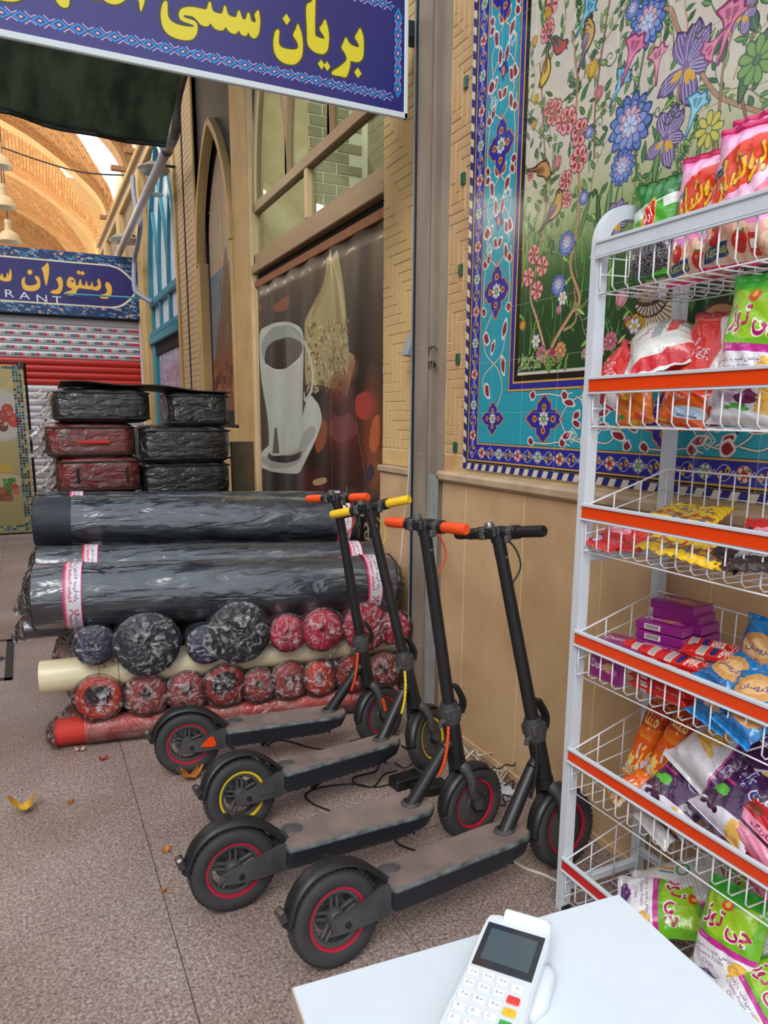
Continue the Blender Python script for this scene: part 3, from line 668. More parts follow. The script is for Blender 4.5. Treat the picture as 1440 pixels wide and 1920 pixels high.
    def unit(leg, t):           # one repeat .5 m long
        medal(leg, t)
        for f in (1, -1):
            vine(leg, [(t+.09, 0), (t+.13, .05*f), (t+.19, .075*f), (t+.25, .07*f), (t+.3, .03*f), (t+.27, -.02*f), (t+.23, 0)])
            vine(leg, [(t+.17, -.075*f), (t+.22, -.06*f), (t+.27, -.07*f), (t+.33, -.075*f), (t+.38, -.04*f), (t+.42, 0)])
            vine(leg, [(t-.07, .085*f), (t+.02, .088*f), (t+.09, .08*f), (t+.15, .09*f)])
            for (a, b, L, g) in ((.12, .045, .035, 1.0), (.2, .07, .04, .2), (.3, .035, .036, -1.3), (.24, -.06, .032, 2.4), (.36, -.06, .038, .8), (.42, .03, .03, -.6), (.09, .082, .03, 0), (.16, .02, .03, -.5), (.4, .078, .03, .2), (-.05, .082, .03, 3.0)): pod(leg, t+a, b*f, L*1.25, .6, g*f)
        for (a, o) in ((.16, -.055), (.34, .055)):
            for s in (.026, .015): C.line([P(leg, t+a+s, o), P(leg, t+a, o+s), P(leg, t+a-s, o), P(leg, t+a, o-s), P(leg, t+a+s, o)], 4, WHT)
        x, y = P(leg, t+.255, .0); C.poly(sm([(x-26, y-14), (x-6, y-16), (x+14, y-26), (x+20, y-6), (x+28, y+12), (x+8, y+18), (x-4, y+32), (x-10, y+8)], 4), (34, 44, 140)); C.poly(sm([(x-8, y-8), (x+6, y-10), (x+8, y+10), (x-2, y+14)], 4), (206, 130, 80))
    for t in (.72, 1.24, 1.76, 2.28): unit(0, t-.02)
    for t in (.50, 1.06, 1.5): unit(1, t+.04)
    vine(0, [(.22, .0), (.32, .06), (.4, .03), (.47, -.06), (.55, -.07), (.62, -.02)]); vine(0, [(.3, -.06), (.38, -.07), (.46, .05), (.56, .07)])
    for (a, b, L, g) in ((.3, -.05, .05, .6), (.4, .05, .05, 1), (.5, -.06, .05, .2), (.56, .05, .05, 2), (.48, 0, .04, -1)): pod(0, a, b, L, .6, g)
    medal(1, .215, .0, .75)
    for (a0, a1, c) in ((.312, .3145, (60, 40, 30)), (.112, .1145, (40, 60, 70))): band(a0, a1, c)
    for (a0) in (.3215,): pass
build_mural()
mural = thing('tile_picture', 'painted tile picture of garden flowers and birds inside a turquoise arabesque border', 'tile panel', (RW-.004, YL, ZB))
mumat = printed('painted_glaze', MU, .22, coat=.5, bump=.05, bscale=14, coords='Object', ref=mural, mapping=(1, 0, -MY, 0, MZ))
obj('tile_bed', MB().box(RW-.0119, RW-.001, YL-MY, YL, ZB, ZB+MZ), mat('pale_grout', rgb(206, 198, 180), .8), mural)
ys = [YL]+[YL-.002-(.2)*k-.0 for k in range(1, 9)]
ys = [YL, 2.664]+[2.4885-.2035*k for k in range(0, 8)]+[YL-MY]; ys = [y for y in ys if y >= YL-MY+.0]
zs = [ZB, 1.262]+[1.469+.1965*k for k in range(0, 11)]+[ZB+MZ]; zs = sorted(z for z in zs if z <= ZB+MZ)
tc_ = {}; ys = sorted(set(ys), reverse=True)
for i in range(len(ys)-1):
    for j in range(len(zs)-1):
        a, b = ys[i], ys[i+1]; c, d = zs[j], zs[j+1]
        if a-b < .01 or d-c < .01: continue
        o = obj('tile', MB().box(RW-.0128, RW-.0058, b+.0006, a-.0006, c+.0006, d-.0006, .0006), mumat, mural)
# ================================================================ SHOP DOORWAY with the printed banner
framem = mat('bronze_painted_frame', rgb(150, 122, 88), .45, noise=.12, nscale=6)
framel = mat('light_frame_edge', rgb(196, 170, 124), .45)
orn = mat('dark_ornate_tile', rgb(54, 48, 52), .55, col2=rgb(20, 18, 26), nscale=26, bump=.25, bscale=60, detail=8, spec=.2)
buffp = mat('buff_pilaster', rgb(200, 165, 110), .65, noise=.16, nscale=4, bump=.1, bscale=60)
D0, D1 = 3.512, 5.92; DX = RW+.05
door = sgroup('door_1')
def tracery(y0, y1, zs, ratio, n, spring=0):
    """arcs of an intersecting pointed window: outer pair and the parallel arcs from every mullion"""
    w = y1-y0; r = w*ratio; out = []
    def arc(cx, sgn, base):
        pts = []
        for k in range(40):
            t = k/39*math.pi/2; y = cx-sgn*r*math.cos(t); z = zs+r*math.sin(t); pts.append((y, z))
        return pts
    def inside(p):
        return (p[0]-(y0+r))**2+(p[1]-zs)**2 <= r*r*1.0005 and (p[0]-(y1-r))**2+(p[1]-zs)**2 <= r*r*1.0005
    for i in range(n+1):
        b = y0+w*i/n
        for sgn in (1, -1):
            if (i == 0 and sgn == -1) or (i == n and sgn == 1): continue
            p = [q for q in arc(b+sgn*r, sgn, b) if inside(q) or (i in (0, n) and ((q[0]-(y0+y1)/2)*sgn <= 1e-6))]
            if i in (0, n): p = [q for q in p if (q[0]-(y0+y1)/2)*sgn <= 1e-6]
            out.append((i in (0, n), p))
    return out
def yz(pts, x): return [(x, y, z) for y, z in pts]
ZS = 3.06
outl = tracery(D0+.02, D1-.02, ZS, .86, 3)
aL = [p for o, p in outl if o]
# dark ornate wall around the arch: filled panel with the arch cut out
def spandrel(name, y0, y1, z0, z1, arcs, x, th, m, parent):
    """wall plate above a pointed arch; arcs are the left and right halves (y,z) starting at the springing"""
    la = sorted(arcs[0]+arcs[1], key=lambda q: q[0]); pts = [(y0, z0)]+[q for q in la]+[(y1, z0), (y1, z1), (y0, z1)]
    return obj(name, MB().prism(pts, x, x+th, 0), m, parent)
spandrel('ornate_spandrel', D0, D1, ZS, 4.75, aL, DX-.01, .03, orn, door)
for o, p in outl: obj('arch_bar' if o else 'glazing_bar', MB().tube(yz(p, DX+.0), .02, sq=(.055 if o else .05, .06 if o else .038)), framem, door)
for o, p in outl:
    if o: obj('inner_bead', MB().tube(yz([(4.716+(y-4.716)*.965, ZS+(z-ZS)*.965) for y, z in p], DX-.022), .02, sq=(.018, .012)), framel, door)
obj('transom_bar', MB().box(DX-.03, DX+.03, D0, D1, 3.0, 3.075, .006), framem, door)
obj('transom_bar', MB().box(DX-.055, DX+.03, D0, D1, 2.55, 2.615, .006).box(DX-.03, DX+.03, D0, D1, 2.62, 2.7, .006), framem, door)
for y in (D0+.0, D1-.03): obj('jamb', MB().box(DX-.03, DX+.03, y, y+.03, 0, ZS, .004), framel, door)
obj('mullion', MB().box(DX-.03, DX+.03, 4.69, 4.74, 2.7, 3.0, .005), framel, door)
gl = glassy('window_glass', (.84, .9, .86), .07)
obj('pane', MB().box(DX+.004, DX+.008, 4.745, D1-.03, 2.7, 3.0), gl, door); obj('pane', MB().box(DX+.004, DX+.008, D0+.03, 4.685, 2.7, 3.0), gl, door)
allp = sorted(aL[0]+aL[1], key=lambda q: q[0]); obj('pane', MB().prism([(D0+.03, 3.07)]+allp+[(D1-.03, 3.07)], DX+.004, DX+.008, 0), gl, door)
# room behind the glass: pale brick wall and a dark shelf
room = mat('shop_inside_brick', rgb(164, 162, 134), .8, noise=.1, nscale=3)
bw_ = sgroup('wall_shop_interior')
obj('brick_backing', MB().box(RW+1.1, RW+1.2, 2.9, 7.2, 2.3, 4.6).box(RW+.2, RW+1.2, 6.1, 6.2, 2.3, 4.6), mat('pale_joint', rgb(244, 238, 214), .9), bw_)
c0 = None
for r in range(22):
    for k in range(17):
        y = 2.95+k*.24+(r % 2)*.12; z = 2.35+r*.085
        if c0 is None: c0 = obj('brick', MB().box(0, .01, 0, .225, 0, .072, .002), room, bw_, world=False); c0.location = (RW+1.09, y, z)
        else: link_copy(c0, 'brick', (RW+1.09, y, z), bw_)
c1 = None
for r in range(22):
    for k in range(4):
        x = RW+.21+k*.24+(r % 2)*.12-.0; z = 2.35+r*.085
        if x+.225 > RW+1.09: continue
        if c1 is None: c1 = obj('brick', MB().box(0, .225, -.01, 0, 0, .072, .002), room, bw_, world=False); c1.location = (x, 6.1, z)
        else: link_copy(c1, 'brick', (x, 6.1, z), bw_)
obj('dark_recess', MB().box(RW+.4, RW+.5, 3.3, 6, 2.3, 2.72), mat('dark_recess', rgb(34, 30, 28), .8), bw_)
obj('dark_slot', MB().box(DX-.005, DX+.02, D0+.03, D1-.03, 2.5, 2.55), mat('black_gap', rgb(12, 11, 11), .8), door)
wl = lamp('shop_inside_fill', 'POINT', (RW+.7, 4.6, 4.3), 16, (.9, 1, .92), .15)  # added point lamp without a fixture, lifts the bricks behind the glass
wl2 = None
obj('wooden_batten', MB().box(DX-.03, DX-.005, D0, D1-.01, 2.445, 2.5, .004), mat('brown_batten', rgb(150, 88, 48), .6, noise=.4, nscale=14, stretch=(1, 6, 1)), door)
# printed banner: cup of coffee and a sugar cone over a dark ground
BP = 420
by0, by1, bz1 = D0+.012, D1-.06, 2.455
BW, BH = int((by1-by0)*BP), int(bz1*BP)
def bp(u, v): q = U(u, v, 0, DX-.02); return ((by1-q[1])*BP, (bz1-q[2])*BP)
def build_banner():
    C = Canvas(BW, BH, (58, 44, 38)); rr = random.Random(4)
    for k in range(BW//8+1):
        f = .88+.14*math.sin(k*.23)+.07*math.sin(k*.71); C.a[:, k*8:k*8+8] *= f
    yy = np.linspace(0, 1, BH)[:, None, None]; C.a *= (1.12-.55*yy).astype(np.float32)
    def b(l): return [bp(*p) for p in l]
    def blob(u, v, ru, rv, col, al=.6):
        x0, y0 = bp(u-ru, v); x1, y1 = bp(u+ru, v); x2, y2 = bp(u, v-rv); x3, y3 = bp(u, v+rv)
        for s in (1, .8, .6, .4): C.ell((x0+x1)/2, (y2+y3)/2, abs(x1-x0)/2*s, abs(y3-y2)/2*s, col, alpha=al*.45)
    # warm reddish still-life at the foot
    blob(660, 830, 55, 110, (96, 36, 26)); blob(700, 800, 22, 120, (150, 70, 40)); blob(640, 800, 40, 60, (120, 44, 36)); blob(600, 870, 45, 60, (60, 20, 22)); blob(690, 760, 18, 30, (190, 60, 50)); blob(705, 880, 16, 60, (150, 84, 54))
    blob(575, 850, 30, 60, (36, 22, 20)); blob(590, 905, 40, 30, (90, 24, 36)); blob(500, 930, 40, 30, (20, 16, 14))
    C.poly(sm(b([(622, 785), (650, 770), (668, 785), (672, 815), (640, 830), (618, 815)])), (124, 60, 54)); C.poly(sm(b([(630, 740), (650, 728), (660, 750), (655, 775), (632, 780), (622, 760)])), (66, 26, 24))
    C.poly(sm(b([(672, 745), (690, 735), (698, 755), (690, 785), (674, 780)])), (176, 64, 54)); C.poly(sm(b([(598, 790), (608, 788), (614, 800), (610, 830), (596, 850), (592, 830)])), (150, 74, 44)); C.poly(sm(b([(590, 900), (610, 895), (612, 905), (592, 910)])), (196, 160, 110))
    C.poly(sm(b([(700, 790), (712, 780), (712, 830), (702, 850), (694, 830)])), (190, 96, 50)); C.poly(sm(b([(690, 880), (700, 870), (704, 890), (694, 903), (686, 895)])), (60, 54, 70))
    # sugar cone
    C.poly(b([(573, 605), (585, 580), (592, 562), (600, 545), (610, 510), (612, 485), (618, 478), (621, 466), (624, 486), (633, 468), (636, 482), (641, 520), (646, 560), (653, 620), (658, 660), (668, 665), (671, 680), (664, 710), (655, 745), (640, 735), (625, 728), (600, 722), (577, 722)]), (176, 162, 112))
    C.poly(b([(621, 468), (626, 490), (640, 540), (648, 600), (655, 655), (640, 650), (628, 560), (620, 500)]), (206, 196, 148), .7); C.poly(b([(624, 486), (632, 520), (640, 600), (650, 655), (645, 655), (632, 600), (626, 530)]), (120, 98, 62), .5)
    for k in range(260):
        u = rr.uniform(580, 655); v = rr.uniform(600, 735)
        if v > 610+(u-580)*-.2 and u > 576: x, y = bp(u, v); C.ell(x, y, 7, 5, rr.choice([(206, 184, 140), (150, 116, 76), (120, 84, 58), (214, 200, 160)]), alpha=.8)
    for k in range(14): C.line(b([(592+k*2, 560-k*5), (587+k*2.6, 600-k*6)]), 5, (130, 110, 70), 2)
    blob(640, 730, 30, 35, (120, 50, 34)); blob(665, 690, 12, 25, (160, 96, 70))
    # orange shape at the left, dark ground below
    C.poly(sm(b([(515, 575), (530, 560), (541, 555), (542, 570), (532, 582), (518, 584)])), (140, 70, 40)); C.poly(sm(b([(478, 575), (490, 570), (492, 580), (478, 585)])), (130, 62, 38)); C.poly(sm(b([(478, 600), (488, 600), (490, 615), (478, 618)])), (120, 54, 34))
    # saucer
    C.poly(sm(b([(484, 868), (500, 880), (540, 888), (571, 878), (600, 800), (600, 770), (592, 750), (582, 745), (560, 800), (500, 840)])), (206, 210, 200))
    C.poly(sm(b([(486, 858), (500, 872), (525, 878), (560, 868), (590, 820), (585, 800), (540, 850)])), (150, 152, 144), .6)
    C.poly(sm(b([(504, 858), (530, 868), (560, 861), (569, 846), (545, 854), (520, 852), (512, 846)])), (38, 30, 30))
    # cup
    C.poly(sm(b([(489, 628), (500, 612), (530, 603), (555, 608), (569, 625), (572, 660), (571, 750), (570, 800), (560, 840), (535, 852), (510, 850), (506, 800), (494, 720), (490, 680)]), 6), (196, 204, 194))
    C.poly(sm(b([(494, 638), (508, 618), (530, 610), (552, 614), (566, 630), (569, 655), (560, 672), (540, 686), (520, 690), (500, 680), (493, 660)]), 6), (150, 160, 150))
    C.poly(sm(b([(500, 656), (512, 642), (540, 632), (562, 640), (569, 655), (558, 674), (538, 690), (518, 694), (500, 684)]), 6), (40, 28, 26))
    C.poly(b([(533, 602), (572, 640), (571, 820), (545, 850), (534, 852), (536, 690)]), (206, 212, 204), .35)
    C.line(sm(b([(500, 684), (520, 694), (540, 690), (560, 676), (571, 660)]), 6, False), 6, (214, 220, 212))
    C.line(sm(b([(572, 640), (582, 660), (589, 700), (586, 735), (577, 750), (575, 735)]), 6, False), 12, (200, 206, 196)); C.line(sm(b([(575, 700), (578, 730), (580, 742)]), 6, False), 10, (24, 18, 18))
    C.poly(b([(518, 800), (521, 804), (524, 850), (515, 850)]), (60, 50, 48), .7)
    for (u0, v0, u1, v1) in ((505, 540, 515, 600), (541, 556, 538, 720), (500, 560, 490, 640), (571, 640, 569, 900), (495, 700, 530, 930), (535, 700, 524, 930), (620, 640, 622, 930), (660, 700, 690, 925)): C.line(b([(u0, v0), (u1, v1)]), 2.5, (170, 170, 165), alpha=.5)
    x, y = bp(705, 1000); C.text('Taban', x-6, y+22, 92, (214, 196, 176), bold=.01)
    x, y = bp(698, 955); C.text('کافه رستوران', x-30, y, 60, (190, 160, 130))
    return C
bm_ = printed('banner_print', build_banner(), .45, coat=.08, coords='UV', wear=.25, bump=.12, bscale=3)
def bsurf(a, b):
    y = by1-(by1-by0)*a; z = bz1*(1-b)
    return (DX-.02-.010*math.sin(a*17)*min(1, b*3)-.006*math.sin(a*39+b*4)-.008*b, y, z+.0)
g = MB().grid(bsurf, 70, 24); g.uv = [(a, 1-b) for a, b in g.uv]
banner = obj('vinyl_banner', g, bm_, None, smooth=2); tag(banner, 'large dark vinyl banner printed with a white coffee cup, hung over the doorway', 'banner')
sol = banner.modifiers.new('t', 'SOLIDIFY'); sol.thickness = .0015
# ================================================================ COLUMN, ARCHED NICHE, PILASTER
col_ = sgroup('trim_pilaster')
obj('shaft', MB().box(RW-.012, RW+.06, 5.955, 6.42, 0, 5.2, .004), buffp, col_)
NX = RW+.07; N0, N1 = 6.42, 7.79
niche = sgroup('wall_niche')
nz0 = 1.39
oa = tracery(N0+.0, N1, 2.92, .98, 1); arcs = [p for o, p in oa]
spandrel('ornate_spandrel', N0, N1, 2.92, 5.2, [[(y, z) for y, z in arcs[0]], arcs[1]], RW+.02, .03, orn, niche)
obj('niche_back', MB().box(NX+.002, NX+.1, N0, N1, 0, 5.2), orn, niche)
for p in arcs: obj('arch_moulding', MB().tube(yz([(7.105+(y-7.105)*.97, 2.92+(z-2.92)*.97) for y, z in p], RW+.0), .02, sq=(.085, .06)), buffp, niche)
obj('jamb_moulding', MB().box(RW-.03, NX, N1-.09, N1, nz0-.02, 2.95, .008), buffp, niche); obj('jamb_moulding', MB().box(RW-.03, NX, N0, N0+.07, nz0-.02, 2.95, .008), buffp, niche)
obj('lower_panel', MB().box(RW+.03, NX+.02, N0, N1, .0, 1.2, .01), travert, niche); obj('lower_moulding', MB().box(RW-.012, NX+.02, N0, N1, 1.2, 1.34, .01), buffp, niche)
obj('carved_band', MB().box(RW+.02, NX, N0+.07, N1-.09, 1.34, 1.5, .004), orn, niche)
# tile scene in the niche: mountain over a brick village, sky above
NP = 300; ny0, ny1, nz1 = N0+.1, N1-.12, 3.95
def build_niche():
    w, h = int((ny1-ny0)*NP), int((nz1-1.5)*NP); C = Canvas(w, h, (168, 146, 128)); rr = random.Random(8)
    def q(fx, fy): return (fx*w, fy*h)
    C.poly([q(0, .47), q(1, .45), q(1, .56), q(0, .6)], (96, 116, 136)); C.poly([q(0, .5), q(1, .5), q(1, .8), q(0, .8)], (110, 118, 128))
    C.poly(sm([q(.1, .9), q(.25, .68), q(.4, .6), q(.5, .47), q(.6, .4), q(.68, .5), q(.78, .6), q(.95, .72), q(1.1, .9)]), (116, 82, 58))
    for k in range(60):
        x, y = rr.uniform(.2, .95), rr.uniform(.5, .85); C.line(sm([q(x, y), q(x+.02, y+.03), q(x-.01, y+.07), q(x+.03, y+.1)], 4, False), 4, rr.choice([(70, 50, 42), (140, 108, 84), (94, 70, 60), (120, 116, 120)]), 1)
    C.poly([q(0, .8), q(1, .76), q(1, 1), q(0, 1)], (124, 74, 48))
    for k in range(30): x, y = rr.uniform(0, .9), rr.uniform(.8, .97); C.poly([q(x, y), q(x+.12, y-.004), q(x+.12, y+.03), q(x, y+.032)], rr.choice([(100, 58, 38), (150, 94, 60), (84, 50, 36)]))
    for k in range(18): x = rr.uniform(.2, .8); y = rr.uniform(.15, .45); C.line([q(x, y), q(x+rr.uniform(-.02, .02), y+.12)], 8, (140, 112, 92), 3, alpha=.6)
    for s in (0, 1): C.a[:, (0 if s == 0 else w-14):(14 if s == 0 else w)] = np.array((70, 62, 96), np.float32)/255
    return C
nm = printed('niche_glaze', build_niche(), .5, coords='UV', spec=.2)
tarc = tracery(ny0, ny1, 2.9, .98, 1)
def intop(y, z):
    r = (ny1-ny0)*.98
    return z < 2.9 or ((y-(ny0+r))**2+(z-2.9)**2 < r*r and (y-(ny1-r))**2+(z-2.9)**2 < r*r)
tp = thing('niche_tile_picture', 'arched tile picture of a brown mountain above a village, set in the tall niche', 'tile panel', (NX, 7.1, 1.5))
rows = 9
for i in range(4):
    for j in range(rows):
        a0, a1 = ny0+(ny1-ny0)*i/4, ny0+(ny1-ny0)*(i+1)/4; c0_, c1_ = 1.5+(nz1-1.5)*j/rows, 1.5+(nz1-1.5)*(j+1)/rows
        n = 8; poly = []
        pts = [(a0, c0_), (a1, c0_)]+[(a1+(a0-a1)*k/n, c1_) for k in range(n+1)]
        pts = [(y, z) for y, z in pts]
        # pull the head of the tile down under the arch
        pp = []
        for (y, z) in pts:
            while z > c0_ and not intop(y, z): z -= .01
            pp.append((y, z))
        if max(z for y, z in pp)-c0_ < .03: continue
        mb = MB(); f = [(NX-.006, y, z) for y, z in pp]; b = [(NX+.002, y, z) for y, z in pp]; k = len(pp)
        mb.v = f+b; mb.f = [tuple(range(k))]+[(q, (q+1) % k, k+(q+1) % k, k+q) for q in range(k)]
        mb.uv = [((ny1-y)/(ny1-ny0), (z-1.5)/(nz1-1.5)) for _, y, z in mb.v]
        obj('tile', mb, nm, tp)
# fine-brick pilaster and the drop pipe
pil = sgroup('trim_brick_pilaster')
obj('core', MB().box(RW-.01, RW+.06, 7.8, 8.86, 0, 5.2), mortar, pil)
fb = mat('fine_buff_brick', rgb(196, 168, 132), .7, noise=.12, nscale=8)
c0 = None
for r in range(75):
    for k in range(3):
        y = 7.90+k*.29; z = .2+r*.062
        if c0 is None: c0 = obj('brick', MB().box(-.006, .004, 0, .283, 0, .056, .001), fb, pil, world=False); c0.location = (RW-.01, y, z)
        else: link_copy(c0, 'brick', (RW-.01, y, z), pil)
obj('corner_bead', MB().box(RW-.045, RW+.05, 8.78, 8.87, 0, 5.2, .01), buffp, pil); obj('corner_bead', MB().box(RW-.03, RW+.05, 7.8, 7.9, 0, 5.2, .01), buffp, pil)
obj('cable_conduit', MB().tube([(RW-.022, 8.36, .8), (RW-.022, 8.36, 3.9), (RW-.022, 8.33, 4.9)], .008, 6), mat('dark_cable', rgb(50, 44, 40), .6), pil)
# ================================================================ TEAL WINDOW BAY
teal = mat('teal_paint', rgb(44, 128, 146), .4, noise=.1, nscale=6)
T0, T1 = 8.88, 11.02
bay = sgroup('window_1')
ta = tracery(T0+.05, T1, 3.0, .98, 3); tl = [p for o, p in ta if o]
brownt = mat('brown_relief_tile', rgb(150, 126, 104), .6, col2=rgb(104, 84, 70), nscale=30, bump=.5, bscale=40, detail=8)
spandrel('relief_spandrel', T0, T1+.0, 3.0, 4.72, [tl[0], tl[1]], RW-.0, .06, brownt, bay)
for o, p in ta: obj('arch_bar' if o else 'glazing_bar', MB().tube(yz(p, RW+.02), .02, sq=(.09 if o else .055, .07 if o else .05)), teal, bay)
pts = sorted(tl[0]+tl[1], key=lambda q: q[0])
obj('pane', MB().prism([(T0+.05, 2.98)]+pts+[(T1, 2.98)], RW+.035, RW+.04, 0), mat('frosted_white_pane', rgb(226, 226, 238), .25, coat=.4), bay)
obj('pane', MB().box(RW+.035, RW+.04, T0+.05, T1, 2.6, 2.95), MATS['frosted_white_pane'], bay)
obj('transom_bar', MB().box(RW-.03, RW+.03, T0, T1, 2.93, 3.02, .01), teal, bay)
obj('sill', MB().box(RW-.06, RW+.03, T0, T1+.02, 2.42, 2.52, .01).box(RW-.04, RW+.03, T0, T1+.02, 2.53, 2.6, .01), teal, bay)
for y in (T1-.06, 10.29, 9.58): obj('mullion', MB().box(RW-.01, RW+.03, y, y+.05, 2.6, 2.95, .006), teal, bay)
obj('jamb', MB().box(RW-.02, RW+.06, T1-.22, T1, 0, 2.42, .01), teal, bay)
cv = Canvas(512, 640, (150, 142, 168)); rr = random.Random(2)
for j in range(20):
    for i in range(13):
        x, y = i*40+(j % 2)*20, j*32; cv.rect(x, y, x+24, y+18, rr.choice([(122, 118, 158), (176, 168, 190), (132, 124, 150)])); cv.rect(x+4, y+5, x+20, y+9, (196, 190, 206))
for k in range(40): x = rr.uniform(0, 500); y = rr.uniform(0, 640); cv.line([(x, y), (x+60, y-20)], 3, (206, 204, 216), alpha=.5)
g = MB().grid(lambda a, b: (RW+.03-.004*math.sin(a*40), T1-.24-(T1-.24-T0)*a, 2.36*(1-b)), 60, 2); g.uv = [(a, 1-b) for a, b in g.uv]
obj('patterned_shutter', g, printed('shutter_film', cv, .3, coat=.3), bay)
obj('shutter_head', MB().box(RW+.0, RW+.05, T0, T1-.2, 2.28, 2.42), mat('black_gap', (0, 0, 0)), bay)
obj('backing', MB().box(RW+.06, RW+.4, T0, T1+.0, 0, 5.2), brownt, bay)
# upper wall running on to the arcade, with its cornice
far = sgroup('wall_far_side')
obj('masonry', MB().box(RW+.0, RW+.5, T1, 17.5, 2.2, 5.0), brownt, far)
for z in (4.72, 4.98): obj('cornice', MB().box(RW-.07, RW+.1, T0, 17.6, z, z+.085, .01), buffp, far)
obj('frieze', MB().box(RW-.02, RW+.1, T0, 17.5, 4.8, 4.98), brownt, far)
for (y, w) in ((11.05, .5), (13.4, .35), (15.6, .35)): obj('pier', MB().box(RW-.09, RW+.1, y, y+w, 0 if y < 12 else 2.2, 4.72, .01), buffp, far)
for (y, z) in ((11.6, 5.1), (13.3, 5.35), (15.5, 5.1)): obj('roof_bracket', MB().box(RW-.16, RW+.1, y, y+.1, z, z+.07, .005), mat('brown_bracket', rgb(150, 106, 70), .7), far)
obj('parapet', MB().box(RW+.35, RW+.6, 10.2, 14, 5.06, 6.3).box(RW+.2, RW+.6, 12.6, 16, 5.06, 5.6), buffp, far)
# ================================================================ END WALL: restaurant sign over the roller shutter
EY = 11.75
ew = struct('wall_end', MB().box(-6, 1.6, EY+.12, EY+.4, 0, 3.6).box(1.6, RW+.2, EY-.02, EY+.4, 0, 3.5), mat('pale_plaster', rgb(176, 150, 116), .7, noise=.1))
def ep(u, v): q = U(u, v, 1, EY); return (q[0], q[2])
SX0, SX1, SZ0, SZ1 = -1.3, 1.665, 2.845, 3.705
RP = 330
def build_rest():
    w, h = int((SX1-SX0)*RP), int((SZ1-SZ0)*RP); C = Canvas(w, h, (24, 46, 92)); rr = random.Random(5)
    def q(u, v): x, z = ep(u, v); return ((x-SX0)*RP, (SZ1-z)*RP)
    for k in range(800): 
        x, y = rr.uniform(0, w), rr.uniform(0, h); C.line(sm([(x, y), (x+7, y-5), (x+14, y+2), (x+20, y-3)], 3, False), 2.4, rr.choice([(70, 140, 176), (110, 176, 196), (50, 110, 160), (190, 206, 206)]))
    for k in range(150): x, y = rr.uniform(0, w), rr.uniform(0, h); C.ell(x, y, 5, 5, (206, 150, 120)); C.ell(x, y, 2, 2, (150, 60, 50))
    xe = q(258, 545)[0]; yt, yb = q(60, 483)[1], q(60, 572)[1]; yt, yb = 42, h-44; ym = (yt+yb)/2
    sh = [(0, yt), (xe-120, yt)]+sm([(xe-120, yt), (xe-75, yt+14), (xe-30, ym-45), (xe, ym)], 5, False)+sm([(xe, ym), (xe-30, ym+45), (xe-75, yb-14), (xe-120, yb)], 5, False)+[(0, yb)]
    C.poly(sh, (206, 196, 170)); C.poly([(x if x == 0 else x-9, ym+(y-ym)*.93) for x, y in sh], (38, 34, 96))
    G = (212, 166, 60); O = (120, 60, 40)
    def o(pts, s=5.143): return sm([q(x/s, 450+y/s) for x, y in pts], 5)
    L = [[(1020, 415), (1050, 430), (1070, 470), (1066, 530), (1035, 570), (990, 574), (955, 560), (975, 535), (1010, 525), (1025, 495), (1008, 450)],
         [(945, 380), (963, 420), (965, 470), (935, 497), (890, 488), (850, 485), (800, 478), (755, 475), (735, 500), (715, 540), (660, 545), (614, 528), (640, 508), (680, 495), (690, 478), (660, 468), (640, 440), (645, 400), (665, 368), (700, 375), (722, 405), (728, 440), (750, 445), (757, 410), (772, 388), (786, 440), (815, 447), (826, 400), (842, 445), (868, 450), (880, 410), (893, 455), (915, 460), (940, 440), (932, 410)],
         [(572, 365), (595, 385), (602, 440), (590, 500), (560, 528), (520, 527), (485, 515), (505, 495), (545, 485), (563, 455), (555, 415), (540, 390)],
         [(456, 232), (470, 270), (466, 350), (452, 430), (440, 447), (428, 400), (410, 310), (400, 285), (425, 262)],
         [(345, 355), (375, 375), (388, 430), (375, 475), (330, 500), (270, 500), (225, 480), (208, 430), (215, 385), (240, 370), (238, 410), (250, 440), (290, 450), (340, 440), (358, 420), (345, 390), (335, 372)],
         [(285, 297), (312, 320), (290, 347), (262, 322)], [(752, 305), (775, 325), (757, 343), (735, 325)], [(788, 312), (810, 332), (792, 350), (770, 332)],
         [(98, 292), (112, 330), (108, 390), (80, 410), (30, 405), (0, 395), (-60, 400), (-60, 350), (0, 360), (22, 330), (32, 368), (60, 370), (70, 325), (85, 350)]]
    for l in L: p = o(l); cx = sum(a for a, b in p)/len(p); C.poly([(a, b) for a, b in p], O) if 0 else None; C.line(p+[p[0]], 4, O); C.poly(p, G)
    x, y = q(700/5.143, 450+400/5.143); C.ell(*q(135, 529), 6, 5, (38, 34, 96))
    for ch_, u, v in (('R', 17, 553), ('A', 46, 557), ('N', 77, 562), ('T', 106, 565)): x, y = q(u, v); C.text(ch_, x, y+13, 46, (206, 206, 214), sx=1.5)
    for ch_, u, v in (('U', -12, 549), ('A', -43, 545), ('T', -72, 541), ('S', -100, 538), ('E', -128, 535), ('R', -156, 532)): x, y = q(u, v); C.text(ch_, x, y+13, 46, (206, 206, 214), sx=1.5)
    return C
rs = thing('restaurant_sign', 'dark blue restaurant sign with gold Persian lettering and tile-pattern border, above the striped roller shutter', 'sign', (.2, EY-.1, SZ0))
g = MB().box(SX0, SX1, EY-.1, EY-.095, SZ0, SZ1); g.uv = [((x-SX0)/(SX1-SX0), (z-SZ0)/(SZ1-SZ0)) for x, y, z in g.v]
obj('sign_face', g, printed('restaurant_print', build_rest(), .35, coat=.2), rs)
obj('sign_box', MB().box(SX0, SX1, EY-.094, EY+.1, SZ0, SZ1), mat('sign_back', rgb(60, 66, 80), .6), rs)
obj('border_strip', MB().box(SX1+.002, SX1+.02, EY-.105, EY+.1, SZ0-.01, SZ1+.01), mat('patterned_dark_edge', rgb(70, 84, 100), .4, col2=rgb(24, 26, 40), nscale=40), rs)
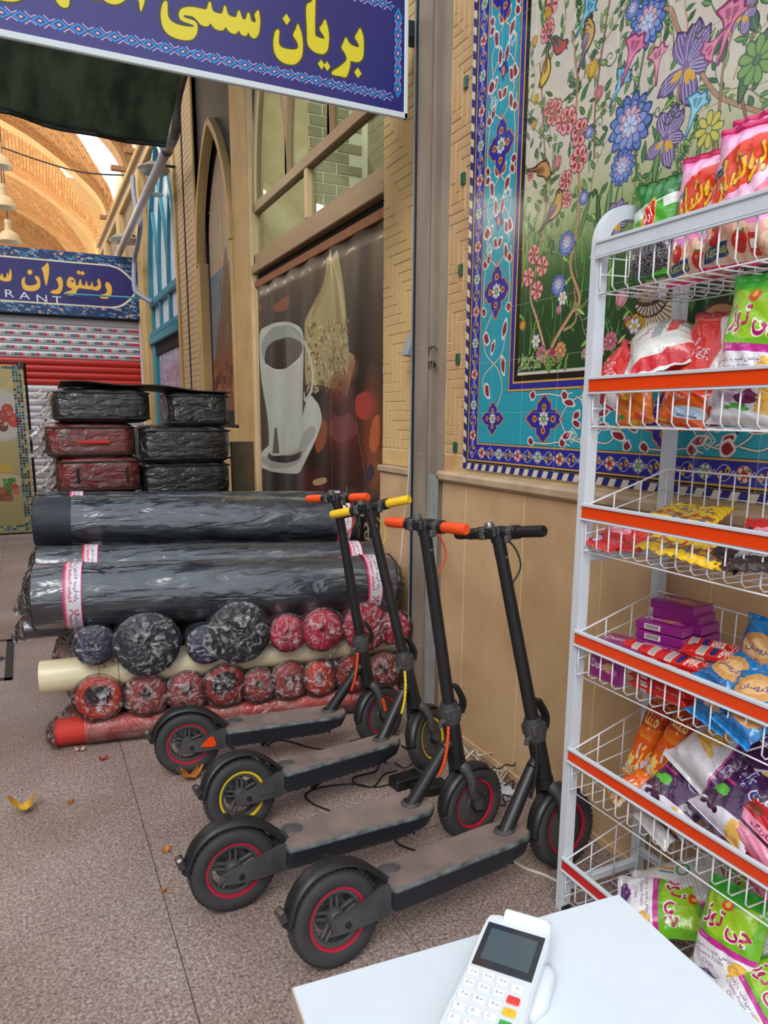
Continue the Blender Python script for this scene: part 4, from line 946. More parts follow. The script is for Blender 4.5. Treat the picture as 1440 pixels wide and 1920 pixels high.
# roller shutter
sx0, sx1 = -1.3, 1.60
sh = sgroup('door_2'); sh_r = mat('shutter_red', rgb(168, 32, 22), .35, spec=.6); sh_w = mat('shutter_white', rgb(190, 188, 196), .35, spec=.6)
cv = Canvas(1200, 40, (186, 186, 192)); rr = random.Random(3)
for k in range(14):
    x = k*88+12; cv.ell(x, 20, 9, 9, (90, 80, 90)); cv.ell(x, 20, 6, 6, (186, 186, 192)); cv.rect(x+10, 11, x+32, 29, (60, 110, 120)); cv.rect(x+33, 11, x+55, 29, (176, 50, 76)); cv.rect(x+58, 12, x+68, 28, (150, 160, 160))
stk = printed('shutter_stickers', cv, .35)
SL = .095; z = 2.82; k = 0
while z > .05:
    kind = 'r' if 1.90 < z < 2.27 else 's' if (z > 2.24 and k not in (0, 9)) else 'w'
    m_ = sh_r if kind == 'r' else stk if kind == 's' else sh_w
    mb = MB(); pr = [(0, 0), (.012, .012), (.02, .04), (.02, .06), (.01, .085), (0, .093)]
    v = []; uv = []
    for x in (sx0, sx1):
        for (d, h) in pr: v.append((x, EY+.02-d, z-SL+h)); uv.append(((x-sx0)/(sx1-sx0)+(.04 if k % 2 else 0), min(1, max(0, h/.093))))
    n = len(pr); mb.add(v, [(i, i+1, n+i+1, n+i) for i in range(n-1)]+[tuple(range(n)), tuple(range(n, 2*n))], uv)
    obj('slat', mb, m_, sh); z -= SL; k += 1
obj('guide_rail', MB().box(sx1, sx1+.06, EY-.04, EY+.05, 0, 2.84), sh_w, sh)
obj('shutter_core', MB().box(sx0, sx1, EY+.025, EY+.1, 0, 2.85), MATS['sign_back'], sh)
# brace rods of the sign
rod = tag(obj('brace_rod', MB().tube([(.62, EY-.12, 3.13), (1.55, EY-1.0, 3.02), (1.68, EY-1.05, 3.0)], .012, 8), teal), 'thin teal brace rod across the restaurant sign', 'rod')
dk = mat('grey_duct_tape', rgb(128, 132, 150), .5, noise=.15)
pts = [tuple(U(u, v, 0, RW-x)) for u, v, x in ((249, 331, .15), (252, 372, .2), (263, 412, .2), (260, 450, .2), (252, 490, .2), (252, 540, .25), (262, 553, .2), (285, 568, .06))]
tag(obj('wrapped_cable', MB().tube(sm(pts, 5, False), .03, 8), dk, smooth=2), 'grey wrapped cable drooping beside the restaurant sign', 'cable')
# ================================================================ FOOD POSTER on its stand
PX0, PX1, PZ0, PZ1, PY = -.85, -.0, .1, 2.0, 9.4
def build_poster():
    w, h = 425, 950; C = Canvas(w, h, (196, 180, 118)); rr = random.Random(6)
    yy = np.linspace(0, 1, h)[:, None, None].astype(np.float32); C.a *= (1.05-.25*yy)
    def q(u, v): p = U(u, v, 1, PY); return ((p[0]-PX0)/(PX1-PX0)*w, (PZ1-p[2])/(PZ1-PZ0)*h)
    x, y = q(2, 778); C.ell(x, y, 130, 150, (196, 190, 186)); C.ell(x, y, 118, 136, (206, 202, 196))
    for (u, v, r, c) in ((14, 768, 30, (196, 60, 40)), (26, 788, 36, (206, 60, 36)), (8, 780, 32, (176, 60, 44)), (6, 800, 26, (110, 50, 40)), (17, 775, 14, (206, 120, 90)), (10, 795, 10, (206, 190, 170))): x, y = q(u, v); C.ell(x, y, r, r*1.1, c); C.ell(x-6, y-8, r*.3, r*.25, (226, 130, 100), alpha=.6)
    x, y = q(4, 885); C.ell(x, y, 60, 44, (206, 170, 40)); C.ell(x-10, y+60, 130, 60, (150, 140, 120)); C.ell(x-10, y+54, 118, 48, (196, 180, 140))
    for k in range(60): x, y = q(rr.uniform(8, 27), rr.uniform(897, 920)); C.ell(x, y, 9, 7, rr.choice([(60, 120, 50), (80, 150, 60), (46, 96, 40)]))
    for (u, v, r, c) in ((27, 912, 22, (190, 60, 50)), (8, 930, 44, (130, 66, 40)), (30, 922, 20, (196, 100, 90)), (16, 935, 26, (150, 84, 50)), (2, 920, 30, (160, 96, 56))): x, y = q(u, v); C.ell(x, y, r, r*.7, c)
    for k in range(24): C.line([(w, 0), (w-60-k*4, 120+k*3)], 3, (214, 200, 150), alpha=.3)
    for i in range(0, h, 16):
        for s in (0, 1):
            for j in range(3): x = (w-56+j*16) if s else 8+j*16; C.rect(x, i, x+13, i+13, rr.choice([(30, 90, 110), (20, 40, 60), (176, 166, 100), (60, 140, 150), (24, 28, 50)]))
    for i in range(0, w, 16):
        for y in (8, h-44, h-28): C.rect(i, y, i+13, y+13, rr.choice([(30, 90, 110), (20, 40, 60), (176, 166, 100), (60, 140, 150)]))
    return C
ps = thing('food_poster', 'tall food poster with tomatoes and tiled blue border, standing left of the suitcases', 'poster', (-.4, PY, 0))
g = MB().box(PX0, PX1, PY-.004, PY+.004, PZ0, PZ1); g.uv = [((x-PX0)/(PX1-PX0), (z-PZ0)/(PZ1-PZ0)) for x, y, z in g.v]
obj('print', g, printed('poster_print', build_poster(), .4, coat=.2), ps)
blk = mat('black_metal_tube', rgb(20, 19, 20), .4)
obj('frame', MB().tube([(PX1+.025, PY+.01, 0), (PX1+.02, PY+.01, PZ1+.03), (PX0-.02, PY+.01, PZ1+.03), (PX0-.02, PY+.01, 0)], .018, 6).tube([(PX0, PY+.01, PZ0-.01), (PX1, PY+.01, PZ0-.01)], .014, 6), blk, ps)
obj('foot', MB().box(PX1, PX1+.05, PY-.25, PY+.3, 0, .04, .005), blk, ps); obj('foot', MB().box(PX0-.04, PX0, PY-.25, PY+.3, 0, .04, .005), blk, ps)
obj('rag', MB().grid(lambda a, b: (PX1-.06+.07*a, PY-.02+.02*math.sin(a*9), PZ1+.04-.06*b+.01*math.sin(b*7+a*5)), 6, 4), mat('dirty_rag', rgb(110, 106, 100), .9), ps)
# dark plinth behind the poster
struct('trim_2', MB().box(-1.3, .1, EY-.3, EY-.1, 0, .12), mat('dark_plinth', rgb(70, 58, 50), .7))
# ================================================================ BIG SHOP SIGN
GY_ = 3.03
def gp(u, v): q = U(u, v, 1, GY_-.04); return (q[0], q[2])
GX0, GX1 = -.15, gp(758, 100)[0]; GZ0 = gp(400, 135)[1]
zz = [gp(u, v)[1] for u, v in ((5, 60), (400, 140), (752, 204))]; GZ0 = sum(zz)/3-.0
GZ1 = gp(765, 2)[1]+.01
GP = 900
def build_sign():
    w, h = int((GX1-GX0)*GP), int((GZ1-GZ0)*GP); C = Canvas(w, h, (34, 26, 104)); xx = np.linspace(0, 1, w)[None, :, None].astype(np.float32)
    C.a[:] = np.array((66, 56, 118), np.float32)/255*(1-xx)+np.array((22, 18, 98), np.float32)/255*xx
    def q(u, v): x, z = gp(u, v); return ((x-GX0)*GP, (GZ1-z)*GP)
    Y_, O_ = (206, 190, 34), (62, 56, 20)
    def tr(pts, ox, oy, s): return [q(ox+x/s, oy+y/s) for x, y in pts]
    L = []
    A = lambda pts: L.append(sm(tr(pts, 500, 0, 7.2), 5))
    A([(1258, 378), (1285, 430), (1305, 500), (1310, 600), (1308, 700), (1295, 780), (1260, 825), (1210, 838), (1130, 825), (1128, 870), (1110, 950), (1070, 1040), (1000, 1030), (890, 1008), (878, 975), (900, 950), (980, 900), (1060, 830), (1075, 790), (1055, 720), (1008, 645), (1030, 580), (1068, 500), (1100, 560), (1150, 610), (1238, 635), (1235, 590), (1190, 505), (1220, 440)])
    A([(652, -20), (655, 100), (652, 300), (655, 460), (680, 495), (768, 522), (765, 480), (712, 390), (745, 330), (785, 262), (820, 350), (838, 450), (838, 560), (825, 660), (790, 715), (740, 730), (650, 705), (575, 640), (545, 560), (540, 400), (532, 90), (590, 30)])
    A([(418, 320), (455, 400), (480, 500), (488, 620), (478, 740), (440, 820), (380, 865), (320, 872), (230, 850), (150, 790), (105, 710), (88, 620), (92, 520), (110, 430), (145, 395), (170, 420), (165, 500), (165, 580), (200, 635), (280, 660), (360, 668), (410, 655), (422, 620), (405, 560), (355, 475), (390, 390)])
    for d in ([(265, 183), (318, 270), (268, 337), (213, 250)], [(735, 803), (780, 875), (740, 938), (688, 858)], [(812, 825), (858, 900), (817, 957), (770, 885)], [(1230, 910), (1280, 995), (1228, 1052), (1180, 970)]): L.append(tr(d, 500, 0, 7.2))
    L.append(sm(tr([(1163, 112), (1180, 170), (1186, 240), (1180, 330), (1160, 400), (1118, 432), (1080, 410), (1050, 365), (1040, 390), (1012, 405), (970, 385), (944, 342), (925, 370), (890, 380), (835, 355), (798, 305), (775, 335), (735, 342), (680, 325), (645, 290), (624, 262), (605, 290), (565, 296), (515, 275), (470, 225), (430, 190), (380, 175), (335, 172), (325, 182), (350, 200), (420, 222), (465, 250), (482, 300), (475, 370), (440, 430), (380, 452), (290, 445), (180, 405), (110, 340), (75, 250), (66, 150), (85, 50), (115, 8), (142, 25), (145, 110), (155, 190), (200, 245), (280, 280), (370, 297), (435, 300), (440, 290), (410, 272), (330, 245), (285, 215), (270, 160), (290, 105), (350, 80), (430, 78), (520, 95), (580, 100), (600, 40), (615, 18), (632, 35), (650, 110), (690, 142), (755, 148), (775, 80), (790, 60), (805, 85), (830, 165), (910, 190), (930, 135), (945, 115), (962, 135), (985, 205), (1020, 215), (1038, 155), (1052, 142), (1068, 160), (1088, 232), (1125, 250), (1135, 220), (1122, 165)], 290, 0, 6), 4))
    B = lambda pts: L.append(sm(tr(pts, 0, 0, 4.8), 5))
    B([(1240, -30), (1250, 20), (1258, 80), (1268, 102), (1280, 80), (1298, 20), (1302, -30)]); B([(930, -20), (960, 18), (1010, 38), (1060, 36), (1110, 12), (1130, -20)]); B([(495, -20), (520, 30), (550, 58), (585, 70), (615, 58), (625, 10), (622, -30), (560, -40)]); B([(-20, -10), (40, 8), (100, 14), (160, 8), (210, -20), (100, -40)]); B([(820, -25), (850, -2), (890, -4), (900, -30)])
    for p in L: C.line(p+[p[0], p[1]], 11, O_)
    for p in L: C.poly(p, Y_)
    CYB, PK, WH = (30, 130, 190), (226, 160, 150), (190, 170, 206)
    def dia(x, y, s=1, vert=0):
        a, b = (26*s, 17*s) if not vert else (15*s, 27*s)
        C.poly([(x-a, y), (x, y-b), (x+a, y), (x, y+b)], CYB); C.poly([(x-a*.6, y), (x, y-b*.6), (x+a*.6, y), (x, y+b*.6)], (24, 40, 120)); C.poly([(x-a*.3, y), (x, y-b*.3), (x+a*.3, y), (x, y+b*.3)], PK)
    def cross(x, y, vert=0):
        if not vert:
            for s in (1, -1): C.line([(x-16, y-s*18), (x, y-s*5), (x+16, y-s*14)], 3.4, WH)
        else:
            for s in (1, -1): C.line([(x-s*14, y-17), (x-s*5, y), (x-s*14, y+17)], 3.4, WH)
    us = [3-36, 3]
    while us[-1] < 738: us.append(us[-1]+(36 if us[-1] < 180 else 32 if us[-1] < 330 else 29 if us[-1] < 480 else 26 if us[-1] < 610 else 22 if us[-1] < 650 else 18.2))
    us = [u*.0+u for u in us if u < 750]
    for k, u in enumerate(us):
        x, y = q(u, 26+(u-3)*.2165); xn = q(us[min(k+1, len(us)-1)], 26+(us[min(k+1, len(us)-1)]-3)*.2165)[0]; sp = max(20, xn-x if k < len(us)-1 else 24); s_ = sp/62
        for yy in (h-46, 40): dia(x, yy, s_*1.12)
        if k < len(us)-1:
            for yy in (h-46, 40): cross(x+sp/2, yy)
    ny = 5
    for k in range(ny):
        y = 40+(h-86)*(k+.5)/ny; dia(w-26, y, 1.15, 1)
        if k: cross(w-26, 40+(h-86)*k/ny, 1)
    return C
sg = thing('shop_sign', 'big blue shop sign with yellow Persian lettering and cyan diamond border, hung over the walkway', 'sign', ((GX0+GX1)/2, GY_, GZ0))
g = MB().box(GX0, GX1, GY_-.04, GY_-.036, GZ0, GZ1); g.uv = [((x-GX0)/(GX1-GX0), (z-GZ0)/(GZ1-GZ0)) for x, y, z in g.v]
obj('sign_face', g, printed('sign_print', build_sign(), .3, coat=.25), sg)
al = mat('sign_frame_white', rgb(196, 204, 206), .4)
obj('frame', MB().box(GX0, GX1+.018, GY_-.045, GY_-.028, GZ0-.024, GZ0, .003), al, sg); obj('frame', MB().box(GX1, GX1+.018, GY_-.045, GY_-.028, GZ0-.024, GZ1+.02, .003), al, sg); obj('frame', MB().box(GX0, GX1+.018, GY_-.045, GY_-.028, GZ1, GZ1+.025, .003), al, sg)
obj('back_box', MB().box(GX0, GX1, GY_-.035, GY_-.015, GZ0-.01, GZ1), MATS['sign_back'], sg)
tag(obj('support_beam', MB().box(.9, RW, GY_+.06, GY_+.14, GZ1-.09, GZ1-.02, .004), mat('dark_steel', rgb(30, 32, 36), .5)), 'dark steel bracket holding the big blue sign to the wall', 'bracket')
# ================================================================ GREEN AWNING and its pole
awm = mat('dark_green_canvas', rgb(92, 116, 92), .85, col2=rgb(44, 66, 54), nscale=3, stretch=(3, 1, .6), bump=.2, bscale=8, detail=8)
def aws(a, b):
    x = -1.6+(2.6)*a; y = 4.75-1.0*(1-b)*.5; z0 = 3.04; z = z0+(1-b)*.75+.015*math.sin(a*11)-.012*math.sin(b*9+a*4)
    return (x if a < 1 else .94, y, z)
ap = [U(0, 213, 1, 4.8), U(310, 277, 1, 4.8), U(338, 130, 1, 4.3), U(0, 30, 1, 4.3)]
def aws(a, b):
    bl = ap[0]+(ap[1]-ap[0])*(a*1.9-.9); tl_ = ap[3]+(ap[2]-ap[3])*(a*1.9-.9); p = bl+(tl_-bl)*(b*1.5); sg_ = 1-b
    return (p[0], p[1]+.03*math.sin(a*23)*sg_+.02*math.sin(b*6), p[2]+.012*math.sin(a*15)*(1-b)-.03*math.sin(b*3.1))
aw = obj('canvas_awning', MB().grid(aws, 60, 16), awm, None, smooth=2); aw.modifiers.new('t', 'SOLIDIFY').thickness = .004
tag(aw, 'weathered dark green canvas awning stretched over the walkway behind the blue sign', 'awning')
hem = [tuple(Vector(aws(k/30, 0))+Vector((0, -.004, -.006))) for k in range(31)]; obj('hem_rod', MB().tube(hem, .012, 6), blk, aw)
pp_ = [tuple(U(345, 128, 0, RW-.35)), tuple(U(330, 195, 0, RW-.33)), tuple(U(326, 258, 0, RW-.3))]
pole = thing('awning_pole', 'slanting white and grey metal pole along the wall by the teal window', 'pole', tuple(U(218, 485, 0, RW-.3)))
obj('grey_pipe', MB().tube(sm([U(348, 120, 0, RW-.3), U(331, 185, 0, RW-.3), U(329, 240, 0, RW-.3), U(322, 262, 0, RW-.3)], 5, False), .045, 10), mat('grey_pipe', rgb(96, 96, 96), .4, noise=.2), pole, smooth=2)
obj('pipe_tip', MB().tube([U(326, 254, 0, RW-.3), U(313, 282, 0, RW-.3)], .05, 12), mat('zinc_pipe', rgb(146, 148, 150), .3, metal=.3), pole, smooth=2)
obj('tube', MB().tube([U(313, 280, 0, RW-.3), U(216, 490, 0, RW-.3)], .045, 12), mat('white_pipe', rgb(190, 188, 190), .35), pole, smooth=2)
obj('collar', MB().tube([U(314.5, 279, 0, RW-.3), U(311.5, 285, 0, RW-.3)], .053, 12), mat('blue_band', rgb(40, 50, 110), .4), pole, smooth=2)
obj('stay', MB().tube([U(272, 363, 0, RW-.3), U(303, 366, 0, RW-.0)], .025, 6), mat('green_stay', rgb(60, 110, 100), .5), pole)
# street lamps on the wall
def walllamp(u, v, s, lab):
    c = Vector(U(u, v, 0, RW-.25)); t = thing('wall_lamp', lab, 'lamp', tuple(c))
    obj('lamp_hood', MB().lathe([(.0, .16*s), (.12*s, .14*s), (.26*s, .06*s), (.34*s, 0), (.33*s, -.01), (.0, .02*s)], tuple(c), 2, 20), mat('greyish_hood', rgb(136, 122, 106), .5), t, smooth=True)
    obj('lamp_glass', MB().lathe([(.33*s, -.01), (.3*s, -.06*s), (.0, -.07*s)], tuple(c), 2, 20), mat('cloudy_glass', rgb(150, 150, 146), .2), t, smooth=True)
    obj('arm', MB().tube([tuple(c+Vector((0, 0, .1*s))), (RW, c.y, c.z+.12*s)], .015, 6), blk, t)
walllamp(288, 318, .5, 'dusty saucer-shaped wall lamp above the slanting pole'); walllamp(232, 450, .6, 'second saucer-shaped wall lamp, further off above the restaurant sign')
wire = sm([U(0, 275, 1, 14), U(80, 303, 1, 14), U(160, 324, 1, 14), U(250, 329, 1, 14)], 6, False)
tag(obj('overhead_wire', MB().tube([tuple(Vector(p)) for p in wire], .012, 5), blk), 'thin black wire sagging across the brick vault', 'wire')
# ================================================================ BRICK VAULT of the bazaar hall
prof = [(3.37, 5.2), (3.36, 7.6), (3.33, 8.25), (3.22, 8.81), (2.9, 9.27), (2.42, 9.72), (1.83, 10.17), (.99, 10.72), (.04, 11.17), (-1, 11.55), (-2, 11.8)]
prof = sm(prof, 4, False); full_ = prof+[(-4-x, z) for x, z in prof[::-1][1:]]
def brickmat(name, c1, c2, mo, sc, bump=.5, rotz=0):
    m = bpy.data.materials.new(name); m.use_nodes = True; nt = m.node_tree; N = nt.nodes; L = nt.links; b = N['Principled BSDF']; b.inputs['Roughness'].default_value = .8
    tc = N.new('ShaderNodeTexCoord'); br = N.new('ShaderNodeTexBrick'); br.inputs['Scale'].default_value = sc; br.inputs['Mortar Size'].default_value = .03; br.inputs['Brick Width'].default_value = .9; br.inputs['Row Height'].default_value = .28
    br.inputs['Color1'].default_value = (*c1, 1); br.inputs['Color2'].default_value = (*c2, 1); br.inputs['Mortar'].default_value = (*mo, 1)
    mp_ = N.new('ShaderNodeMapping'); mp_.inputs['Rotation'].default_value = (0, 0, rotz); L.new(tc.outputs['UV'], mp_.inputs[0])
    L.new(mp_.outputs[0], br.inputs['Vector']); L.new(br.outputs[0], b.inputs['Base Color'])
    bp_ = N.new('ShaderNodeBump'); bp_.inputs['Strength'].default_value = bump; bp_.inputs['Distance'].default_value = .05; L.new(br.outputs['Fac'], bp_.inputs['Height']); bp_.invert = True; L.new(bp_.outputs[0], b.inputs['Normal'])
    return m
vb = brickmat('vault_brick', rgb(200, 150, 94), rgb(174, 122, 72), rgb(146, 98, 56), 2.2)
vb2 = brickmat('vault_brick_herring', rgb(204, 154, 98), rgb(180, 128, 78), rgb(150, 102, 60), 2.0, rotz=.785)
vr = brickmat('rib_brick', rgb(212, 168, 116), rgb(196, 148, 98), rgb(170, 122, 78), 3.0, rotz=1.57)
vault = sgroup('ceiling')
RY = [18.4, 23.7, 29., 34.3, 39.6, 44.9]; np_ = len(full_)
for y in RY:
    mb = MB(); v = []; uv = []; s_ = 0
    for i, (x, z) in enumerate(full_):
        if i: s_ += math.dist(full_[i], full_[i-1])
        k = -.28; cx_, cz_ = -2, 5; d = Vector((cx_-x, cz_-z)).normalized(); xi, zi = x+d.x*.3, z+d.y*.3
        for (px, pz, py, q) in ((x, z, y-.35, 0), (xi, zi, y-.35, .3), (xi, zi, y+.35, 1), (x, z, y+.35, 1.3)): v.append((px, py, pz)); uv.append((q, s_))
    n = len(full_); mb.add(v, [(i*4+k, (i+1)*4+k, (i+1)*4+k+1, i*4+k+1) for i in range(n-1) for k in range(3)], uv); obj('rib', mb, vr, vault)
half = np_//2
for b in range(len(RY)-1):
    ya, yb = RY[b]+.35, RY[b+1]-.35; W_ = yb-ya
    for side in (0, 1):
        pr_ = full_[:half+1] if side == 0 else full_[half:][::-1]
        mb = MB(); nu, nv = 24, 26; v = []; uv = []
        cum = [0]
        for i in range(1, len(pr_)): cum.append(cum[-1]+math.dist(pr_[i], pr_[i-1]))
        def at_(s):
            s = min(max(s, 0), cum[-1])
            for i in range(1, len(cum)):
                if cum[i] >= s: t = (s-cum[i-1])/(cum[i]-cum[i-1]); return (pr_[i-1][0]+(pr_[i][0]-pr_[i-1][0])*t, pr_[i-1][1]+(pr_[i][1]-pr_[i-1][1])*t)
        for i in range(nu+1):
            a = i/nu*2-1; lz = 1.4+4.2*(1-abs(a)**2.4)**.8 if abs(a) < .96 else 1.2        # head of the daylight opening
            y = ya+W_*i/nu
            for j in range(nv+1):
                s = lz+(cum[-1]-lz)*j/nv; x, z = at_(s); lift = .55*math.sin(math.pi*min(1, (s)/cum[-1]))*(1-a*a); star = .18*abs(((a*1.5+j/nv*3) % 1)-.5)*(1-j/nv)*2
                v.append((x, y, z+lift-star*.8)); uv.append((y, s))
        mb.add(v, [(i*(nv+1)+j, (i+1)*(nv+1)+j, (i+1)*(nv+1)+j+1, i*(nv+1)+j+1) for i in range(nu) for j in range(nv)], uv)
        obj('vault_web', mb, vb2 if b % 2 else vb, vault)
obj('end_wall', MB().box(-9, 5, 45.3, 45.6, 0, 14), mat('far_brick_wall', rgb(206, 160, 104), .8, noise=.1), vault)
obj('light_court_wall', MB().box(5.4, 5.6, 16, 46, 0, 14).box(-9.6, -9.4, 16, 46, 0, 14), mat('sunlit_cream_plaster', rgb(250, 238, 196), .9), vault)
lamp('court_fill', 'AREA', (4.4, 30, 12.5), 2600, (1, .93, .74), 1.2, 26, to=(5.6, 30, 7))  # added strip lamp standing in for sunlight on the court wall
# pendant lamps
def pendant(u, v, Y, lab):
    c = Vector(U(u, v, 1, Y)); t = thing('pendant_lamp', lab, 'lamp', tuple(c), group='pendant lamps under the vault')
    obj('lamp_shade', MB().lathe([(.04, .19), (.056, .18), (.06, .08), (.105, .055), (.16, -.015), (.185, -.095), (.176, -.095), (.136, -.01), (0, .03)], tuple(c), 2, 20), mat('cream_enamel', rgb(206, 176, 130), .5), t, smooth=True)
    obj('socket', MB().lathe([(0, .25), (.055, .25), (.06, .18), (.0, .18)], tuple(c), 2, 16), MATS['cream_enamel'], t, smooth=True)
    obj('reflector', MB().lathe([(.17, -.092), (.1, -.02), (0, .0)], tuple(c), 2, 20), mat('lamp_reflector', rgb(236, 232, 222), .3), t, smooth=True)
    obj('cord', MB().tube([tuple(c+Vector((0, 0, .25))), tuple(c+Vector((0, 0, 5)))], .008, 5), blk, t)
pendant(-3, 300, 13, 'highest of the dome-shaped pendant lamps, cut by the left edge'); pendant(7, 377, 13.8, 'middle dome-shaped pendant lamp under the vault'); pendant(17, 442, 14.4, 'lowest dome-shaped pendant lamp, just above the restaurant sign')
# ================================================================ FABRIC ROLLS
navy = mat('navy_cloth', rgb(38, 44, 56), .6, col2=rgb(28, 32, 42), nscale=6, bump=.15, bscale=160, stretch=(1, 6, 6))
navyblue = mat('blue_navy_cloth', rgb(36, 42, 84), .7, noise=.2, nscale=6, bump=.15, bscale=160)
blackc = mat('charcoal_cloth', rgb(40, 42, 48), .7, noise=.2, nscale=6, bump=.15, bscale=160)
pink = mat('crimson_cloth', rgb(226, 26, 74), .6, noise=.22, nscale=9, bump=.2, bscale=120)
redc = mat('red_cloth', rgb(200, 50, 38), .7, col2=rgb(166, 44, 36), nscale=8, bump=.25, bscale=90)
orc = mat('orange_red_cloth', rgb(232, 70, 30), .7, noise=.2, nscale=9, bump=.2, bscale=90)
dred = mat('faded_red_cloth', rgb(192, 80, 68), .7, col2=rgb(160, 52, 50), nscale=8, bump=.25, bscale=90)
kraft = mat('dusty_wrapped_paper', rgb(176, 140, 112), .5, col2=rgb(160, 110, 86), nscale=6, bump=.3, bscale=30)
cream = mat('cream_sheet', rgb(222, 208, 172), .4, noise=.08, nscale=4, bump=.12, bscale=12, coat=.3)
film_d = film('clear_film', (.62, .70, .80), .05, 2.2, (1.4, 7, 7), .7, .2, gloss=2.8, det=3)
film_c = film('crumpled_film', (.88, .86, .88), .7, 42, None, .5, .2, knot=True, gloss=.9)
film_w = film('cloudy_film', (.86, .84, .82), .10, 14, None, .9, .2, gloss=1.0)
def fnoise(seed):
    r = random.Random(seed); T = [(r.uniform(3, 16), r.uniform(3, 16), r.uniform(0, 6.3), r.uniform(.4, 1)) for _ in range(9)]
    return lambda a, b: sum(w*math.sin(p*a+q*b+ph) for p, q, ph, w in T)/4
def along(P0, P1, ang=0):
    P0, P1 = Vector(P0), Vector(P1); d = (P1-P0); L = d.length; d.normalize(); up = Vector((0, 0, 1)); s = d.cross(up).normalized(); u = s.cross(d)
    return P0, d, s, u, L
def shell(P0, P1, r, seed=0, amp=.0, n=40, m=30, capa=0, capb=0, a0=0, a1=1, sag=0):
    """tube skin with noise; cap: how far the end is drawn in (0 open, 1 closed)"""
    P, d, s, u, L = along(P0, P1); f = fnoise(seed)
    def fn(a, b):
        th = b*2*math.pi; rr = r*(1+amp*f(a*L*3, math.cos(th)*1.3+math.sin(th)*.8)); x = a*L
        return tuple(P+d*x+(s*math.cos(th)+u*math.sin(th))*rr-u*sag*math.sin(math.pi*a))
    mb = MB().grid(fn, n, m)
    return mb
def film_end(P, d, r, seed, drop=.6, stick=.05, hang=0):
    """gathered film over the end of a roll: pleated skin drawn to an off-centre knot, with a loose tail"""
    P, d = Vector(P), Vector(d).normalized(); up = Vector((0, 0, 1)); s = d.cross(up).normalized(); u = s.cross(d); f = fnoise(seed); f2 = fnoise(seed+50); rr = random.Random(seed)
    kx, ky = rr.uniform(-.3, .3)*r, rr.uniform(-.35, .1)*r
    def fn(a, b):
        th = b*2*math.pi; q = 1-a; pl = .02*r*math.sin(th*11+seed)*min(1, a*3)+.06*r*f(a*1.2, math.cos(th)*1.5+math.sin(th))*min(1, a*2)
        rad = r*1.03*q**.8+pl*q; out = stick*(math.sin(min(1, a*1.3)*math.pi/2))+.05*r*f2(th, a*3)*min(1, a*3)+.02*r*math.sin(th*13+seed*2)*a
        return tuple(P+d*out+s*(math.cos(th)*rad+kx*a)+u*(math.sin(th)*rad+ky*a))
    mb = MB().grid(fn, 12, 60)
    if hang:
        c = P+d*(stick+.004)+s*kx+u*ky; w = rr.uniform(.25, .45)*r
        def fh(a, b):
            return tuple(c+s*((b-.5)*2*w*(.35+a*(1-.3*a))+.12*w*math.sin(a*9+seed))+u*(-a*hang)+d*(.010*math.sin(b*25+a*6)+.008*f(a*2, b*3)+.004))
        mb.grid(fh, 12, 22)
    return mb
ribbon_print = None
def ribbon():
    global ribbon_print
    if ribbon_print: return ribbon_print
    C = Canvas(1200, 128, (214, 206, 214)); C.rect(0, 0, 1200, 7, (186, 30, 84)); C.rect(0, 104, 1200, 128, (196, 30, 84)); C.rect(0, 108, 1200, 112, (220, 210, 216))
    for k in range(3):
        x = 20+k*400; C.text('کیهان پودنه سپاهان', x+140, 50, 40, (60, 40, 66), bold=.01, sx=1.1); C.text('Keyhan Poudneh Sepahan', x+140, 92, 36, (176, 24, 78), bold=.02, sx=.85)
        C.line([(x+300, 30), (x+340, 84), (x+300, 84), (x+340, 30), (x+300, 30)], 8, (176, 24, 78))
    ribbon_print = printed('ribbon_print', C, .3, coat=.3); return ribbon_print
tagm = None
def tagprint():
    global tagm
    if tagm: return tagm
    C = Canvas(160, 200, (206, 204, 206)); rr = random.Random(1)
    for k in range(9): C.rect(14, 16+k*20, 14+rr.uniform(60, 130), 22+k*20, (100, 100, 110))
    C.rect(100, 20, 146, 60, (70, 70, 80)); tagm = printed('paper_tag', C, .5); return tagm
def band_mesh(P0, P1, r, t, w, turns=1.0, th0=0):
    P, d, s, u, L = along(P0, P1)
    def fn(a, b): th = th0+b*2*math.pi*turns; return tuple(P+d*(t+w*a)+(s*math.cos(th)+u*math.sin(th))*r)
    mb = MB().grid(fn, 1, 36); mb.uv = [(b, a) for a, b in mb.uv]; return mb
def patch_mesh(P0, P1, r, t, w, th, dth):
    P, d, s, u, L = along(P0, P1)
    def fn(a, b): q = th+dth*b; return tuple(P+d*(t+w*a)+(s*math.cos(q)+u*math.sin(q))*r)
    return MB().grid(fn, 1, 6)
def core_mesh(P0, P1, r, rin=.25, seed=0, amp=.0, depth=.04, sag=0):
    P, d, s, u, L = along(P0, P1); f = fnoise(seed); prof = [(rin*r*.9, depth), (rin*r, 0)]+[(r*(rin+(1-rin)*k/5), -.002-.004*(k % 2)) for k in range(1, 5)]+[(r*.97, -.004), (r, .006)]
    n = 24; seq = prof+[(r, .006+(L-.012)*k/n) for k in range(1, n)]+[(r, L-.006)]+[(q, L-h) for q, h in prof[::-1][1:]]
    def fn(a, b):
        k = int(round(a*(len(seq)-1))); q, h = seq[k]; th = b*2*math.pi; g = 1+(amp*f(h*3, math.cos(th)*1.3+math.sin(th)*.8) if q > r*.5 else 0)
        return tuple(P+d*h+(s*math.cos(th)+u*math.sin(th))*q*g-u*sag*math.sin(math.pi*max(0, min(1, h/L))))
    return MB().grid(fn, len(seq)-1, 32)
